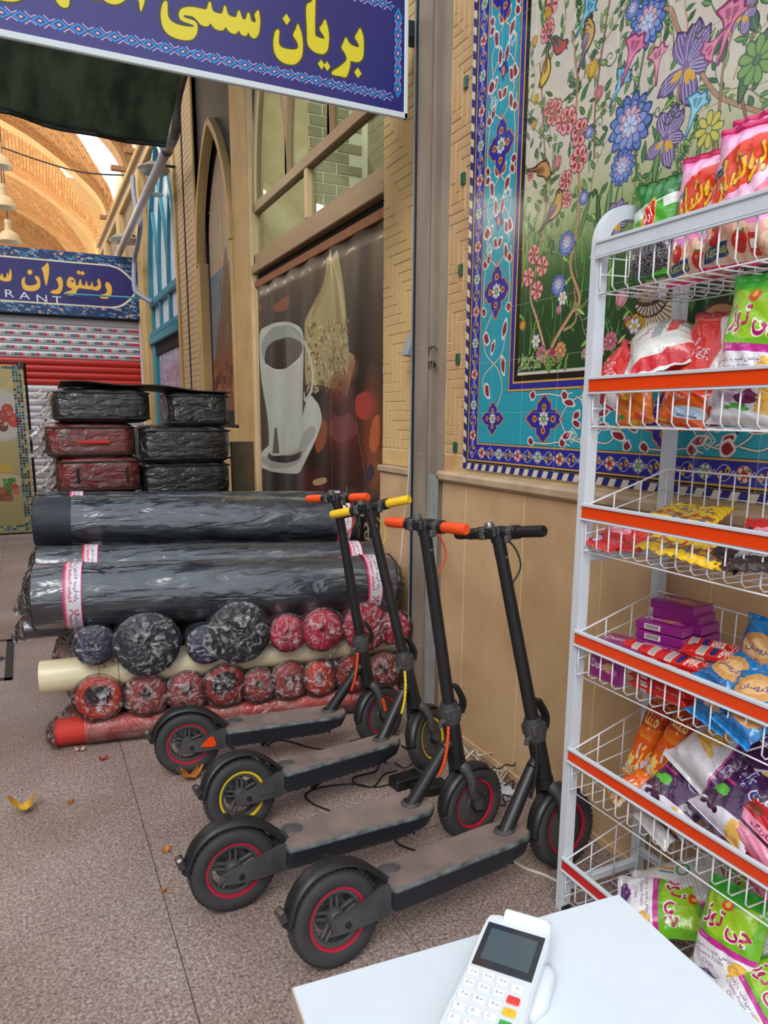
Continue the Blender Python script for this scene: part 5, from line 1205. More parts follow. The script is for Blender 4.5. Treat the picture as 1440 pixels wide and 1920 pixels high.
def roll(name, label, P0, P1, r, m, seed, wrap='film', rin=.25, bands=(), tags_=(), ends=(1, 1), group=None, hang=(0, 0), bare=None, endm=None, amp=.02, sag=0, stick=.04):
    t = thing(name, label, 'fabric roll', tuple(P0), group=group); P, d, s, u, L = along(P0, P1)
    obj('rolled_cloth', core_mesh(P0, P1, r, rin, seed, amp, sag=sag), m, t, smooth=True)
    fm = {'film': film_d, 'cloudy': film_w, 'kraft': kraft}.get(wrap)
    if wrap:
        a0 = P+d*(bare if bare else .0); obj('plastic_wrap' if wrap != 'kraft' else 'paper_wrap', shell(a0, P+d*(L if wrap != 'kraft' else L-.01), r+.007, seed+1, amp*1.5 if wrap != 'kraft' else amp, sag=sag, n=60, m=36), fm, t, smooth=2)
        if wrap == 'kraft': obj('plastic_wrap', shell(P-d*.005, P+d*L, r+.012, seed+5, amp*1.6, n=50, m=36), film_w, t, smooth=2)
    if ends[0]: obj('gathered_film', film_end(P-d*0, -d, r+.012, seed+2, hang=hang[0], stick=stick), endm or film_c, t, smooth=2)
    if ends[1]: obj('gathered_film', film_end(P+d*L, d, r+.012, seed+3, hang=hang[1], stick=stick), endm or film_c, t, smooth=2)
    for (tt, w) in bands: obj('printed_ribbon', band_mesh(P0, P1, r*(1+amp)+.0095, tt, w), ribbon(), t, label='white and magenta printed ribbon')
    for (tt, w, th, dth) in tags_: obj('paper_tag', patch_mesh(P0, P1, r*(1+amp)+.011, tt, w, th, dth), tagprint(), t, label='small white paper tag')
    return t
YA, YB = 3.36, 3.12         # the pile's front line runs from the open floor to the wall
def yf(u, off=0): return YA+(YB-YA)*(u-75)/700+off
def cross_roll(u0, v0, u1, v1, r, dy): # centre line from photo positions at the front line + dy
    a = U(u0, v0, 1, yf(u0, dy)); b = U(u1, v1, 1, yf(u1, dy)); return Vector(a), Vector(b)
# floor layer
a, b = cross_roll(108, 1386, 765, 1278, .055, .0); r0 = .06; a.z = r0+.004; b.z = r0+.004; b.x = min(b.x, 1.58)
roll('fabric_roll', 'faded red cloth roll lying lowest, along the floor across the front of the pile', a, b, r0, redc, 1, 'cloudy', ends=(1, 0), hang=(.0, 0), bare=.12)
rr = random.Random(21)
# lower row of ends
low = [(186, 1327, 47, orc, 'kraft', .62, 'bright orange-red roll end, leftmost of the lower row'), (277, 1322, 41, dred, 'kraft', .3, 'striped red roll end, second from the left in the lower row'), (352, 1302, 38, dred, 'kraft', .3, 'dull red roll end, third in the lower row, above the farthest scooter wheel'),
       (424, 1296, 40, redc, 'kraft', .68, 'red roll end with a wide open core in the lower row'), (487, 1290, 31, dred, 'kraft', .25, 'small red roll end just right of the open-cored roll'), (545, 1287, 34, dred, 'kraft', .25, 'brownish red roll end with white film, fifth from the right in the lower row'),
       (600, 1280, 31, orc, 'kraft', .25, 'vivid orange roll end with torn film, middle of the lower row'), (662, 1266, 32, redc, 'kraft', .3, 'red roll end behind the stem of the first scooter'), (720, 1256, 31, dred, 'kraft', .3, 'maroon roll end with grey film nearest the wall in the lower row')]
def end_roll(u, v, rp, m, wrap, rin, label, L, off, seed, zmin=None, hang=0, amp=.015, endm=None):
    Y = yf(u, off); c = Vector(U(u, v, 1, Y)); r = U(u+rp, v, 1, Y)[0]-c.x; r *= .98
    if zmin is not None: c.z = max(c.z, zmin+r)
    d = Vector((.06, 1, 0)).normalized(); return roll('fabric_roll', label, c, c+d*L, r, m, seed, wrap, rin=rin, ends=(1, 0), hang=(hang, 0), amp=amp, endm=endm, stick=.03), c, r
for i, (u, v, rp, m, w, rin, lab) in enumerate(low):
    end_roll(u, v, rp*.97, m, w, rin, lab, .56, -.05, 30+i, zmin=2*r0+.006, hang=.0, endm=film_c)
up = [(178, 1212, 39, navyblue, 'film', .2, 'navy roll end with a small hole, leftmost of the upper row', .03), (277, 1210, 62, navy, 'film', .2, 'thickest navy roll end in the upper row, whitish film over it', .0), (388, 1210, 36, navyblue, 'film', .2, 'narrow blue-navy roll end between two thick dark ones', .0), (450, 1188, 57, blackc, 'film', .2, 'thick charcoal roll end with film bunched at its right', .05),
      (541, 1188, 34, pink, 'film', .15, 'crimson roll end, leftmost of the four pink ones', .02), (606, 1182, 38, pink, 'film', .15, 'crimson roll end with a long hanging tail of film', .16), (688, 1176, 42, pink, 'film', .15, 'thickest crimson roll end, behind the first scooter stem', .0), (741, 1178, 29, pink, 'film', .15, 'smallest crimson roll end beside the wall', .0)]
for i, (u, v, rp, m, w, rin, lab, hg) in enumerate(up):
    end_roll(u, v, rp*.96, m, w, rin, lab, .6, -.09, 50+i, hang=hg, amp=.01)
a, b = cross_roll(78, 1270, 768, 1192, 0, .02)
t = roll('fabric_roll', 'cream sheet roll lying across between the two rows of roll ends', a, b, .073, cream, 70, None, rin=.3, ends=(0, 0), amp=.01)
C = Canvas(600, 100, (206, 192, 150)); C.rect(0, 0, 600, 5, (170, 120, 70)); C.rect(0, 95, 600, 100, (170, 120, 70))
for k in range(2): C.text('کیهان پودنه', 150+k*300, 40, 36, (90, 60, 40)); C.text('Poudneh Sepahan', 150+k*300, 82, 30, (90, 60, 40), bold=.01)
cr_ = printed('cream_ribbon', C, .4)
for tt in (.24, 1.42): obj('printed_ribbon', band_mesh(a, b, .0745, tt, .085), cr_, t)
# left side of the pile: short views of more rolls
side = [((.11, 3.60, .185), .06, redc, 'kraft', 'dusty beige roll standing out low at the left of the pile'), ((.06, 3.62, .315), .06, orc, 'kraft', 'orange roll with torn film behind the cream roll, left side'), ((.14, 3.64, .425), .06, orc, 'cloudy', 'orange patterned roll above the cream roll, left side'), ((.08, 3.5, .06), .055, dred, 'cloudy', 'dull pink roll on the floor behind the lowest red roll')]
for i, (p, r, m, w, lab) in enumerate(side):
    P0 = Vector(p)
    roll('fabric_roll', lab, P0, P0+Vector((.16 if i else .1, -.0, 0)), r, m, 90+i, w, ends=(1, 0), hang=(.05 if i else 0, 0))
# big dark rolls across the top
a, b = cross_roll(66, 1118, 762, 1092, 0, .06); b = a+(b-a)*min(1, (1.575-a.x)/(b.x-a.x))
roll('fabric_roll', 'largest dark roll across the front of the pile, wrapped in glossy film with magenta ribbons', a, b, .136, navy, 101, 'film', rin=.2, bands=((.125, .075), (1.47, .075)), tags_=((.03, .05, -2.9, .5), (1.18, .09, 2.15, .5)), ends=(1, 1), amp=.018, stick=.05)
a, b = cross_roll(72, 1068, 735, 1050, 0, .37); b.x = min(b.x, 1.63)
roll('fabric_roll', 'dark filmed roll directly behind the largest one', a, b, .105, navy, 103, 'film', bands=((.2, .07), (1.5, .07)), ends=(1, 1), amp=.02)
a, b = cross_roll(78, 1062, 700, 1042, 0, .62); b.x = min(b.x, 1.62)
roll('fabric_roll', 'third dark filmed roll back, only its top showing', a, b, .075, navy, 105, 'film', bands=((.22, .07),), ends=(1, 1), amp=.02)
a, b = cross_roll(68, 978, 690, 975, 0, .62); b.x = min(b.x, 1.61)
roll('fabric_roll', 'upper dark roll with bare navy cloth at its left end and creased silvery film', a, b, .125, navy, 107, 'film', bands=((1.52, .08),), ends=(0, 1), bare=.17, amp=.02)
a, b = cross_roll(75, 944, 605, 940, 0, .92)
roll('fabric_roll', 'rearmost dark roll, topmost on the pile before the suitcases', a, b, .055, navy, 109, 'film', bands=((.15, .07), (1.6, .06)), ends=(1, 1), amp=.02)
# supports deeper in the pile, seen at the left
for i, (p, r, lab) in enumerate((((-.07, 3.93, .53), .07, 'wrapped navy roll end poking out left behind the big dark roll'), ((-.09, 3.9, .41), .05, 'small knotted navy roll at the left edge of the pile'), ((.0, 4.28, .62), .115, 'dark roll under the upper roll, left side'), ((.1, 3.95, .30), .085, 'dark roll low inside the pile behind the beige ones'), ((.0, 4.28, .37), .115, 'dark roll in the middle of the back of the pile'), ((.08, 4.28, .125), .12, 'thick dark roll on the floor at the back of the pile'))):
    P0 = Vector(p); roll('fabric_roll', lab, P0, P0+Vector((1.42, -.1, 0)), r, navy, 120+i, 'film', ends=(1, 0), hang=(.05, 0), amp=.02)
# ================================================================ SUITCASES
scb = mat('black_suitcase_cloth', rgb(16, 17, 18), .55, noise=.2, bump=.1, bscale=200)
scr = mat('red_suitcase_cloth', rgb(190, 40, 28), .55, noise=.15, bump=.1, bscale=200)
trimm = mat('black_piping', rgb(14, 13, 14), .4); zinc = mat('grey_zip', rgb(120, 120, 124), .3, metal=.6)
film_s = film('suitcase_film', (.75, .76, .74), .03, 5, (1.5, 5, 4), 1.0, .1, gloss=1.6)
def rbox(w, d, h, r, n=5):
    """soft rounded box, x width, y depth, z height, origin bottom centre"""
    mb = MB(); N = 10
    def fn(a, b):
        th = a*2*math.pi; ph = (b-.5)*math.pi; c, s = math.cos(th), math.sin(th); e = .28
        sg = lambda x, p: math.copysign(abs(x)**p, x)
        cx = sg(math.cos(ph), e)*sg(c, e); cy = sg(math.cos(ph), e)*sg(s, e); cz = sg(math.sin(ph), e); return (cx*w/2, cy*d/2, h/2+cz*h/2)
    return mb.grid(fn, 48, 24, close_u=True)
def suitcase(u0, v0, u1, v1, Y, depth, m, label, seed, handle=0, front=1, crump=1):
    A = U(u0, v0, 1, Y); B = U(u1, v1, 1, Y); w = B[0]-A[0]; h = A[2]-B[2]; cx = (A[0]+B[0])/2
    t = thing('suitcase', label, 'suitcase', (cx, Y+depth/2, B[2]), (0, 0, 0), 'film-wrapped suitcases'); b = rbox(w, depth, h, .04)
    obj('body', b, m, t, smooth=True, world=False)
    f = fnoise(seed); s = MB()
    def fn(a, bb):
        i = a*2*math.pi; ph = (bb-.5)*math.pi; sg = lambda x, p: math.copysign(abs(x)**p, x); e = .32; k = 1.02+.012*f(a*30, bb*9)+.01*math.sin(a*60+bb*14+seed)
        return (sg(math.cos(ph), e)*sg(math.cos(i), e)*w/2*k, sg(math.cos(ph), e)*sg(math.sin(i), e)*(depth/2+.006)*k, h/2+sg(math.sin(ph), e)*(h/2+.004)*k)
    s.grid(fn, 90, 30, close_u=True); obj('plastic_wrap', s, film_s, t, smooth=2, world=False)
    fy = -depth/2-.002
    for zz in (.12, .88): obj('piping', MB().tube(sm([(-w*.46, fy+.02, h*zz), (-w*.42, fy, h*zz), (w*.42, fy, h*zz), (w*.46, fy+.02, h*zz)], 4, False), .006, 6), trimm, t, smooth=2, world=False)
    if handle == 1:
        obj('carry_handle', MB().box(-.09, .1, fy-.016, fy-.006, h*.42, h*.52, .004), m, t, world=False); obj('badge', MB().box(-w*.38, -w*.26, fy-.008, fy, h*.62, h*.72, .003), zinc, t, world=False)
    if handle == 2:
        for xx in (-w*.26, w*.32): obj('side_foot', MB().box(xx-.008, xx+.008, fy-.014, fy-.002, h*.3, h*.72, .003), trimm, t, world=False)
    if handle == 3: obj('zip_pull', MB().box(.06, .07, fy-.012, fy, h*.5, h*.62, .002).lathe([(0, -.01), (.012, -.008), (.012, 0)], (.065, fy-.004, h*.62), 1, 10), zinc, t, world=False)
    if crump:
        ff = fnoise(seed+9)
        obj('gathered_film', MB().grid(lambda a, q: (-w/2-.01-.07*a*(1+.4*math.sin(q*9+seed)), -depth/2+.1+.02*math.sin(a*7+q*20)+.03*a, h*(.04+.92*q)+.02*ff(a*2, q*5)), 6, 26).grid(lambda a, q: (-w/2-.005-.06*a*(1+.3*math.sin(q*12)), -depth/2+.04+.03*math.sin(a*9+q*14), h*(.1+.8*q)), 6, 22), film_w, t, smooth=2, world=False)
    return t
LY = 4.72
suitcase(97, 727, 284, 792, LY, .5, scb, 'black film-wrapped suitcase, top left of the stack', 1, 0)
suitcase(84, 794, 257, 858, LY, .5, scr, 'red film-wrapped suitcase with a carry handle, second from the top on the left', 2, 1)
suitcase(104, 859, 268, 923, LY-.02, .5, scr, 'red film-wrapped suitcase with two side feet, third down on the left', 3, 2)
suitcase(95, 924, 262, 985, LY, .5, scr, 'red film-wrapped suitcase peeping over the rear roll, fourth down on the left', 4, 0)
suitcase(316, 734, 431, 800, LY, .42, scb, 'small black suitcase with a zip pull, top right of the stack', 5, 3, crump=0)
suitcase(264, 800, 434, 866, LY-.02, .5, scb, 'black film-wrapped suitcase, second down on the right', 6, 0, crump=0)
suitcase(267, 867, 434, 930, LY, .5, scb, 'black film-wrapped suitcase, third down on the right, above the rolls', 7, 0, crump=0)
zb = U(270, 985, 1, LY)[2]
ct = thing('carton', 'plain cardboard cartons carrying the suitcase stack', 'box', (.6, LY+.2, 0)); obj('box', MB().box(.13, 1.2, LY, LY+.5, 0, zb-.005, .004), mat('carton_board', rgb(120, 90, 62), .8, noise=.15), ct)
obj('side_pack', MB().box(.70, 1.2, LY+.0, LY+.48, zb, U(300, 931, 1, LY)[2]-.004, .01), scb, ct)
sh_ = MB().grid(lambda a, b: (.19+1.0*a, LY-.01+.5*b, U(200, 716, 1, LY)[2]+.0-.05*a*a-.02*b+.006*math.sin(a*14)), 24, 6)
o = obj('cover_sheet', sh_, mat('dark_card_sheet', rgb(60, 48, 40), .7), None); o.modifiers.new('t', 'SOLIDIFY').thickness = .006; tag(o, 'thin brown cardboard sheet lying over the suitcase stack', 'sheet')
# thin board leaning in the corner right of the suitcases
obj_ = tag(obj('leaning_board', MB().box(U(436, 900, 1, 5.02)[0], U(478, 900, 1, 5.02)[0], 5.02, 5.06, 0, U(450, 828, 1, 5.02)[2], .004), mat('old_board', rgb(104, 88, 62), .7, noise=.2)), 'narrow olive board leaning by the column right of the black suitcases', 'board')
# ================================================================ ELECTRIC SCOOTERS
rub = mat('tyre_rubber', rgb(42, 43, 46), .7, col2=rgb(62, 60, 60), nscale=5, bump=.15, bscale=90)
sblk = mat('scooter_black', rgb(30, 31, 34), .42, noise=.2, nscale=12)
spl = mat('dusty_plastic', rgb(48, 48, 50), .6, col2=rgb(74, 72, 72), nscale=7, bump=.1, bscale=60)
deckr = mat('dusty_deck_rubber', rgb(132, 114, 106), .8, col2=rgb(108, 94, 90), nscale=9, bump=.2, bscale=300)
edge = mat('scuffed_deck_edge', rgb(120, 128, 128), .45, col2=rgb(56, 60, 62), nscale=24, metal=.3)
blued = mat('deck_side', rgb(28, 36, 46), .45, noise=.25, nscale=8)
alu = mat('cast_wheel', rgb(92, 92, 92), .5, noise=.3, nscale=10, metal=.3)
RR = .13
def scooter(loc, yaw, lean, steer, ring, grip, coil, label, reflector=None, fork_reflector=False, top_light=False):
    t = thing('electric_scooter', label, 'scooter', loc, (0, 0, 0), 'electric scooters parked in a row')
    t.rotation_mode = 'XYZ'; t.rotation_euler = Matrix.Rotation(yaw, 3, 'Z').to_4x4().to_3x3().to_euler()
    t.rotation_euler = (Matrix.Rotation(yaw, 3, 'Z') @ Matrix.Rotation(-lean, 3, 'X')).to_euler()
    ringm = mat('rim_line_'+ring, {'red': rgb(176, 24, 52), 'yellow': rgb(222, 188, 30)}[ring], .45)
    gripm = mat('grip_'+grip, {'orange': rgb(236, 78, 22), 'yellow': rgb(238, 194, 34), 'black': rgb(20, 20, 22)}[grip], .55, noise=.08, nscale=30)
    coilm = mat('coil_'+coil, {'orange': rgb(224, 74, 24), 'yellow': rgb(226, 196, 40), 'black': rgb(24, 24, 24)}[coil], .5)
    top = Vector((.655, 0, 1.125)); nk = Vector((.768, 0, .39)); ax = (top-nk).normalized()
    SR = Matrix.Translation(nk) @ Matrix.Rotation(steer, 4, ax) @ Matrix.Translation(-nk)
    def O(name, mb, m, par=None, smooth=True, st=False, **k):
        if st: mb.v = [tuple(SR @ Vector(p)) for p in mb.v]
        return obj(name, mb, m, par or t, smooth=smooth, world=False, **k)
    def wheel(cx, st, hub):
        c = (cx, 0, RR); prof = [(.078, -.018), (.086, -.024), (.100, -.028), (.116, -.0275), (.126, -.020), (.130, -.008), (.130, .008), (.126, .020), (.116, .0275), (.100, .028), (.086, .024), (.078, .018)]
        ty = O('tyre', MB().lathe(prof, c, 1, 56), rub, st=st)
        tr = MB()
        for k in range(44):                          # tread grooves stand out as small blocks
            a = 2*math.pi*k/44; M = Matrix.Translation(c) @ Matrix.Rotation(a, 4, 'Y')
            for s in (-1, 1): tr.box(-.0065, .0065, s*.013-.0075, s*.013+.0075, .1275, .1312, .001, M)
        O('tread', tr, rub, ty, smooth=False, st=st)
        for s in (-1, 1): O('rim_line', MB().lathe([(.0765, s*.0185), (.0785, s*.0235), (.082, s*.0242), (.0855, s*.0245)], c, 1, 48), ringm, st=st, label=ring+' painted rim line')
        if hub:
            O('motor_hub', MB().lathe([(.0, -.024), (.03, -.024), (.034, -.0205), (.07, -.0185), (.0775, -.016), (.0775, .016), (.07, .0185), (.034, .0205), (0, .024)], c, 1, 48), spl, st=st)
            O('axle_nut', MB().lathe([(0, -.052), (.012, -.052), (.013, -.046), (.021, -.046), (.022, -.03), (.022, .03), (.013, .046), (0, .052)], c, 1, 18), sblk, st=st)
            bl = MB()
            for k in range(6): a = k*math.pi/3+.4; bl.lathe([(0, -.0215), (.0045, -.0215), (.005, -.018), (0, -.016)], (c[0]+.055*math.cos(a), 0, c[2]+.055*math.sin(a)), 1, 8)
            O('hub_bolt', bl, alu, st=st)
        else:
            O('rim', MB().lathe([(.0785, -.018), (.070, -.0185), (.065, -.013), (.065, .013), (.070, .0185), (.0785, .018)], c, 1, 48, closed=True), alu)
            hb_ = O('wheel_hub', MB().lathe([(0, -.026), (.02, -.026), (.026, -.018), (.026, .018), (.02, .026), (0, .026)], c, 1, 24), alu)
            for k in range(5):
                a = 2*math.pi*k/5+.3; M = Matrix.Translation(c) @ Matrix.Rotation(-a, 4, 'Y'); mb = MB()
                for s in (-1, 1): mb.box(.02, .069, -.0065, .0065, s*.0085-.0042, s*.0085+.0042, .0015, M)
                O('spoke', mb, alu, smooth=False)
            O('brake_disc', MB().lathe([(.028, .021), (.05, .021), (.05, .023), (.028, .023)], c, 1, 30, closed=True), zinc)
    wheel(0, False, False); wheel(.845, True, True)
    # deck
    def outline(w, x0, x1, z, n=6): 
        return sm([(x0, -w*.7), (x0+.02, -w), (x0+.1, -w), ((x0+x1)/2, -w), (x1-.07, -w), (x1-.02, -w*.8), (x1, -w*.4), (x1, w*.4), (x1-.02, w*.8), (x1-.07, w), ((x0+x1)/2, w), (x0+.1, w), (x0+.02, w), (x0, w*.7)], 3)
    dk_ = MB(); lo = outline(.052, .15, .60, 0); mi = outline(.068, .145, .655, 0); hi = outline(.077, .15, .672, 0); n = len(lo); v = [(x, y, .104) for x, y in lo]+[(x, y, .128) for x, y in mi]+[(x, y, .168) for x, y in hi]
    dk_.add(v, [tuple(range(n))[::-1], tuple(range(2*n, 3*n))]+[(k*n+i, k*n+(i+1) % n, (k+1)*n+(i+1) % n, (k+1)*n+i) for k in (0, 1) for i in range(n)]); deck = O('deck', dk_, blued)
    lip = MB(); v = [(x, y, .168) for x, y in hi]+[(x*1.0, y*1.03, .173) for x, y in hi]+[(x, y, .18) for x, y in hi]+[(x+(-.004 if x > .4 else .004), y*.95, .182) for x, y in hi]
    lip.add(v, [(k*n+i, k*n+(i+1) % n, (k+1)*n+(i+1) % n, (k+1)*n+i) for k in range(3) for i in range(n)]); O('deck_edge', lip, edge)
    O('deck_mat', MB().prism([(x+(-.004 if x > .4 else .004), y*.95) for x, y in hi], .178, .1835, 2), deckr, smooth=False)
    O('charge_cap', MB().lathe([(0, .186), (.018, .186), (.024, .1835)], (.2, .035, 0), 2, 20).lathe([(.024, .184), (.03, .187), (.034, .1835)], (.2, .035, 0), 2, 24), spl)
    ribs = MB()
    for k in range(14): ribs.box(.2+k*.03, .206+k*.03, -.045, .045, .097, .105, .001)
    O('underside_rib', ribs, sblk, deck, smooth=False)
    O('kickstand', MB().tube([(.36, .055, .11), (.38, .075, .07), (.33, .15, .01+.0)], .007, 8), sblk)
    # rear arms with covers
    for s in (-1, 1):
        pr = sm([(-.028, .112), (-.02, .105), (.02, .1), (.09, .1), (.16, .105), (.185, .125), (.185, .165), (.16, .182), (.125, .18), (.08, .165), (.02, .15), (-.02, .142), (-.032, .13)], 4)
        ar = O('rear_arm', MB().prism(pr, s*.034, s*.05, 1).prism([(x*.94+.006, (z-.13)*.85+.13) for x, z in pr], s*.03, s*.055, 1), spl, smooth=True)
        rp = [(.045, .125), (.095, .118), (.11, .125), (.1, .16), (.085, .162)]
        rf = mat('orange_reflector', rgb(238, 74, 20), .25, coat=.6) if reflector else spl
        O('reflector' if reflector else 'cover_panel', MB().prism(rp, s*.0545, s*.0575, 1), rf, ar, smooth=False)
        O('axle_cap', MB().lathe([(0, s*.06), (.008, s*.06), (.009, s*.055), (0, s*.054)], (.012, 0, .125), 1, 12), sblk, ar)
    O('rear_neck', MB().box(.12, .17, -.05, .05, .108, .17, .01), spl, smooth=False)
    # rear mudguard: from deck over the wheel
    ga = [(.165, .185), (.15, .205), (.12, .235), (.085, .262), (.04, .281), (-.01, .286), (-.06, .276), (-.1, .25), (-.128, .215), (-.145, .17), (-.15, .155)]
    def guard(path, w, th=.004, dome=.006):
        P = sm(path, 4, False)
        def fn(a, b):
            i = min(len(P)-1, int(round(a*(len(P)-1)))); x, z = P[i]; j = min(len(P)-1, i+1); k = max(0, i-1); tx, tz = P[j][0]-P[k][0], P[j][1]-P[k][1]; l = math.hypot(tx, tz) or 1; nx, nz = -tz/l, tx/l
            q = b*2-1; ww = w*(.75+.25*math.sin(min(1, a*1.6)*math.pi/2)); d = -abs(q)**3*.014
            s_ = 1 if nz*1 > 0 or True else -1
            return (x-nx*d*(-1), q*ww, z-nz*d*(-1))
        return MB().grid(fn, len(P)-1, 10)
    g_ = O('rear_mudguard', guard([(x, z) for x, z in ga[::-1]], .036), sblk, smooth=2); g_.modifiers.new('t', 'SOLIDIFY').thickness = .004
    O('mudguard_bracket', MB().tube([(.17, 0, .183), (.15, 0, .2), (.11, 0, .235)], .02, 8, sq=(.03, .008)).tube([(.16, .02, .17), (.12, .022, .2), (.09, .024, .24)], .005, 6), spl, smooth=False)
    O('tail_lamp', MB().box(-.012, .012, -.018, .018, -.02, .02, .006, Matrix.Translation((-.15, 0, .185)) @ Matrix.Rotation(-.35, 4, 'Y')), mat('dark_tail_lens', rgb(60, 52, 54), .25, coat=.5), smooth=False)
    O('hook', MB().tube([(-.005, 0, .285), (-.005, 0, .298), (-.02, 0, .302)], .005, 6), sblk)
    # neck tube
    O('neck_tube', MB().tube([(.60, 0, .172), (.655, 0, .245), (.735, 0, .352)], [.0235, .0225, .021], 18), sblk); O('neck_collar', MB().lathe([(.03, .0), (.034, .004), (.03, .010), (.024, .012)], (.604, 0, .182), 2, 22), spl)
    O('head_tube', MB().tube([tuple(nk-ax*.10), tuple(nk-ax*.06), tuple(nk+ax*.05)], [.026, .029, .0285], 20).tube([(.735, 0, .352), tuple(nk-ax*.01)], .022, 14), sblk)
    # fork, steered
    ft = nk-ax*.10
    for s in (-1, 1):
        fp = sm([tuple(ft), (ft.x+.012, s*.03, ft.z-.018), (ft.x+.025, s*.047, ft.z-.06), (ft.x+.03, s*.047, ft.z-.1), (.838, s*.044, .15), (.845, s*.044, .128)], 5, False)
        f_ = O('fork_leg', MB().tube(fp, [.019]*6+[.0165]*(len(fp)-12)+[.02]*6, 12), spl, st=True)
        if fork_reflector: O('fork_reflector', MB().box(.831, .847, s*.0645-.002, s*.0645+.002, .155, .215, .001, Matrix.Translation((.84, 0, .13)) @ Matrix.Rotation(-.25, 4, 'Y') @ Matrix.Translation((-.845, 0, -.12))), MATS.get('orange_reflector') or mat('orange_reflector', rgb(238, 74, 20), .25, coat=.6), f_, smooth=False, st=True)
    O('fork_crown', MB().tube([tuple(ft+ax*.02), tuple(ft-ax*.012)], .031, 18), sblk, st=True)
    fg = [(ft.x-.005, .30), (.78, .268), (.735, .225), (.712, .175), (.703, .13), (.708, .11)]; gg = []
    for k in range(11): a = math.radians(62+k*11.8); gg.append((.845+.143*math.cos(a), .13+.143*math.sin(a)))
    g_ = O('front_mudguard', guard(gg[::-1], .033), sblk, smooth=2, st=True); g_.modifiers.new('t', 'SOLIDIFY').thickness = .004
    # folding joint
    jt = nk+ax*.05
    jo = O('folding_joint', MB().tube([tuple(jt), tuple(jt+ax*.022), tuple(jt+ax*.045), tuple(jt+ax*.075)], [.031, .036, .036, .027], 16), spl)
    bx = Matrix.Translation(jt+ax*.04) @ ax.to_track_quat('Z', 'Y').to_matrix().to_4x4()
    O('joint_block', MB().box(-.034, .034, -.03, .03, -.022, .022, .008, bx), spl, jo, smooth=False)
    O('folding_lever', MB().tube(sm([tuple(jt+Vector((.036, 0, .03))), tuple(jt+Vector((.045, 0, .07))), tuple(jt+ax*.13+Vector((.034, 0, 0)))], 4, False), .01, 8, sq=(.03, .012)), sblk, smooth=False)
    O('safety_hook', MB().tube([tuple(jt+Vector((-.03, -.01, .015))), tuple(jt+Vector((-.048, -.01, .01))), tuple(jt+Vector((-.05, -.01, -.005)))], .009, 8), spl)
    O('stem', MB().tube([tuple(jt+ax*.07), tuple(top-ax*.09), tuple(top-ax*.085), tuple(top)], [.0215, .0195, .0205, .0205], 20), sblk)
    # steered head with the bar
    hd = O('display_head', MB().tube([tuple(top-ax*.04), tuple(top-ax*.012), tuple(top+ax*.006)], [.024, .026, .022], 18).box(top.x-.028, top.x+.05, -.018, .018, top.z-.028, top.z+.006, .006), sblk, st=True, smooth=False)
    bar_z = top.z-.012
    O('handlebar', MB().tube([(top.x+.006, -.1, bar_z), (top.x+.006, .1, bar_z)], [.0165, .0165], 14), sblk, st=True)
    for s in (-1, 1):
        gx = top.x+.006
        O('grip', MB().tube([(gx, s*.09, bar_z), (gx, s*.094, bar_z), (gx-.004, s*.190, bar_z), (gx-.004, s*.197, bar_z)], [.0165, .0175, .0175, .015], 16), gripm, st=True, label=grip+' rubber grip')
        O('grip_collar', MB().tube([(gx, s*.075, bar_z), (gx, s*.09, bar_z)], .021, 16), sblk, st=True)
    O('brake_lever', MB().tube(sm([(top.x+.02, .07, bar_z-.008), (top.x+.045, .085, bar_z-.012), (top.x+.045, .15, bar_z-.015), (top.x+.04, .18, bar_z-.016)], 4, False), .006, 8), sblk, st=True)
    O('brake_clamp', MB().box(top.x-.012, top.x+.04, .05, .075, bar_z-.02, bar_z+.018, .004), spl, st=True, smooth=False)
    O('throttle', MB().tube([(top.x+.006, -.075, bar_z), (top.x+.006, -.055, bar_z)], .022, 14).box(top.x-.03, top.x-.008, -.073, -.06, bar_z-.03, bar_z-.008, .003), spl, st=True, smooth=False)
    O('bell', MB().lathe([(0, .036), (.012, .034), (.017, .024), (.017, .014), (0, .014)], (top.x+.006, .04, bar_z), 2, 16), zinc if grip == 'black' else spl, st=True)
    # brake cable: loops out of the bar and dives into the neck
    O('cable', MB().tube(sm([(top.x+.03, .06, bar_z-.01), (top.x+.085, .03, bar_z-.04), (top.x+.09, .0, bar_z-.11), (top.x+.045, -.0, bar_z-.17), (top.x+.03, -.0, bar_z-.21)], 6, False), .003, 6), coilm if coil != 'black' else sblk, smooth=2, st=True)
    cp = sm([tuple(jt+Vector((-.03, -.03, .0))), tuple(jt+Vector((-.036, -.034, -.06))), tuple(jt+Vector((-.046, -.03, -.12))), tuple(jt+Vector((-.06, -.02, -.17)))], 8, False)
    O('cable_sleeve', MB().tube(cp, [.0065 if k % 2 else .0045 for k in range(len(cp))], 8), coilm, smooth=2, label=coil+' spiral cable sleeve')
    O('stem_screw', MB().lathe([(0, -.024), (.005, -.024), (.005, -.018), (0, -.016)], tuple(top-ax*.09), 1, 8), zinc)
    return t
# yaw is the heading on the floor, lean to the stand's side
scooter((.492, 2.854, .0), -.105, .045, .42, 'red', 'orange', 'orange', 'farthest scooter by the rolls: orange grips, red rim lines and orange reflector', reflector=True, fork_reflector=True)
scooter((.583, 2.335, .0), .130, .19, .38, 'yellow', 'yellow', 'yellow', 'scooter with yellow grips and yellow rim lines, second from the rolls')
scooter((.450, 1.945, .0), .01, .035, .17, 'red', 'orange', 'orange', 'scooter with orange grips and plain dark wheel cover, third from the rolls')
scooter((.645, 1.600, .0), .104, .155, .03, 'red', 'black', 'black', 'nearest scooter with black grips and red rim lines, by the wire rack')
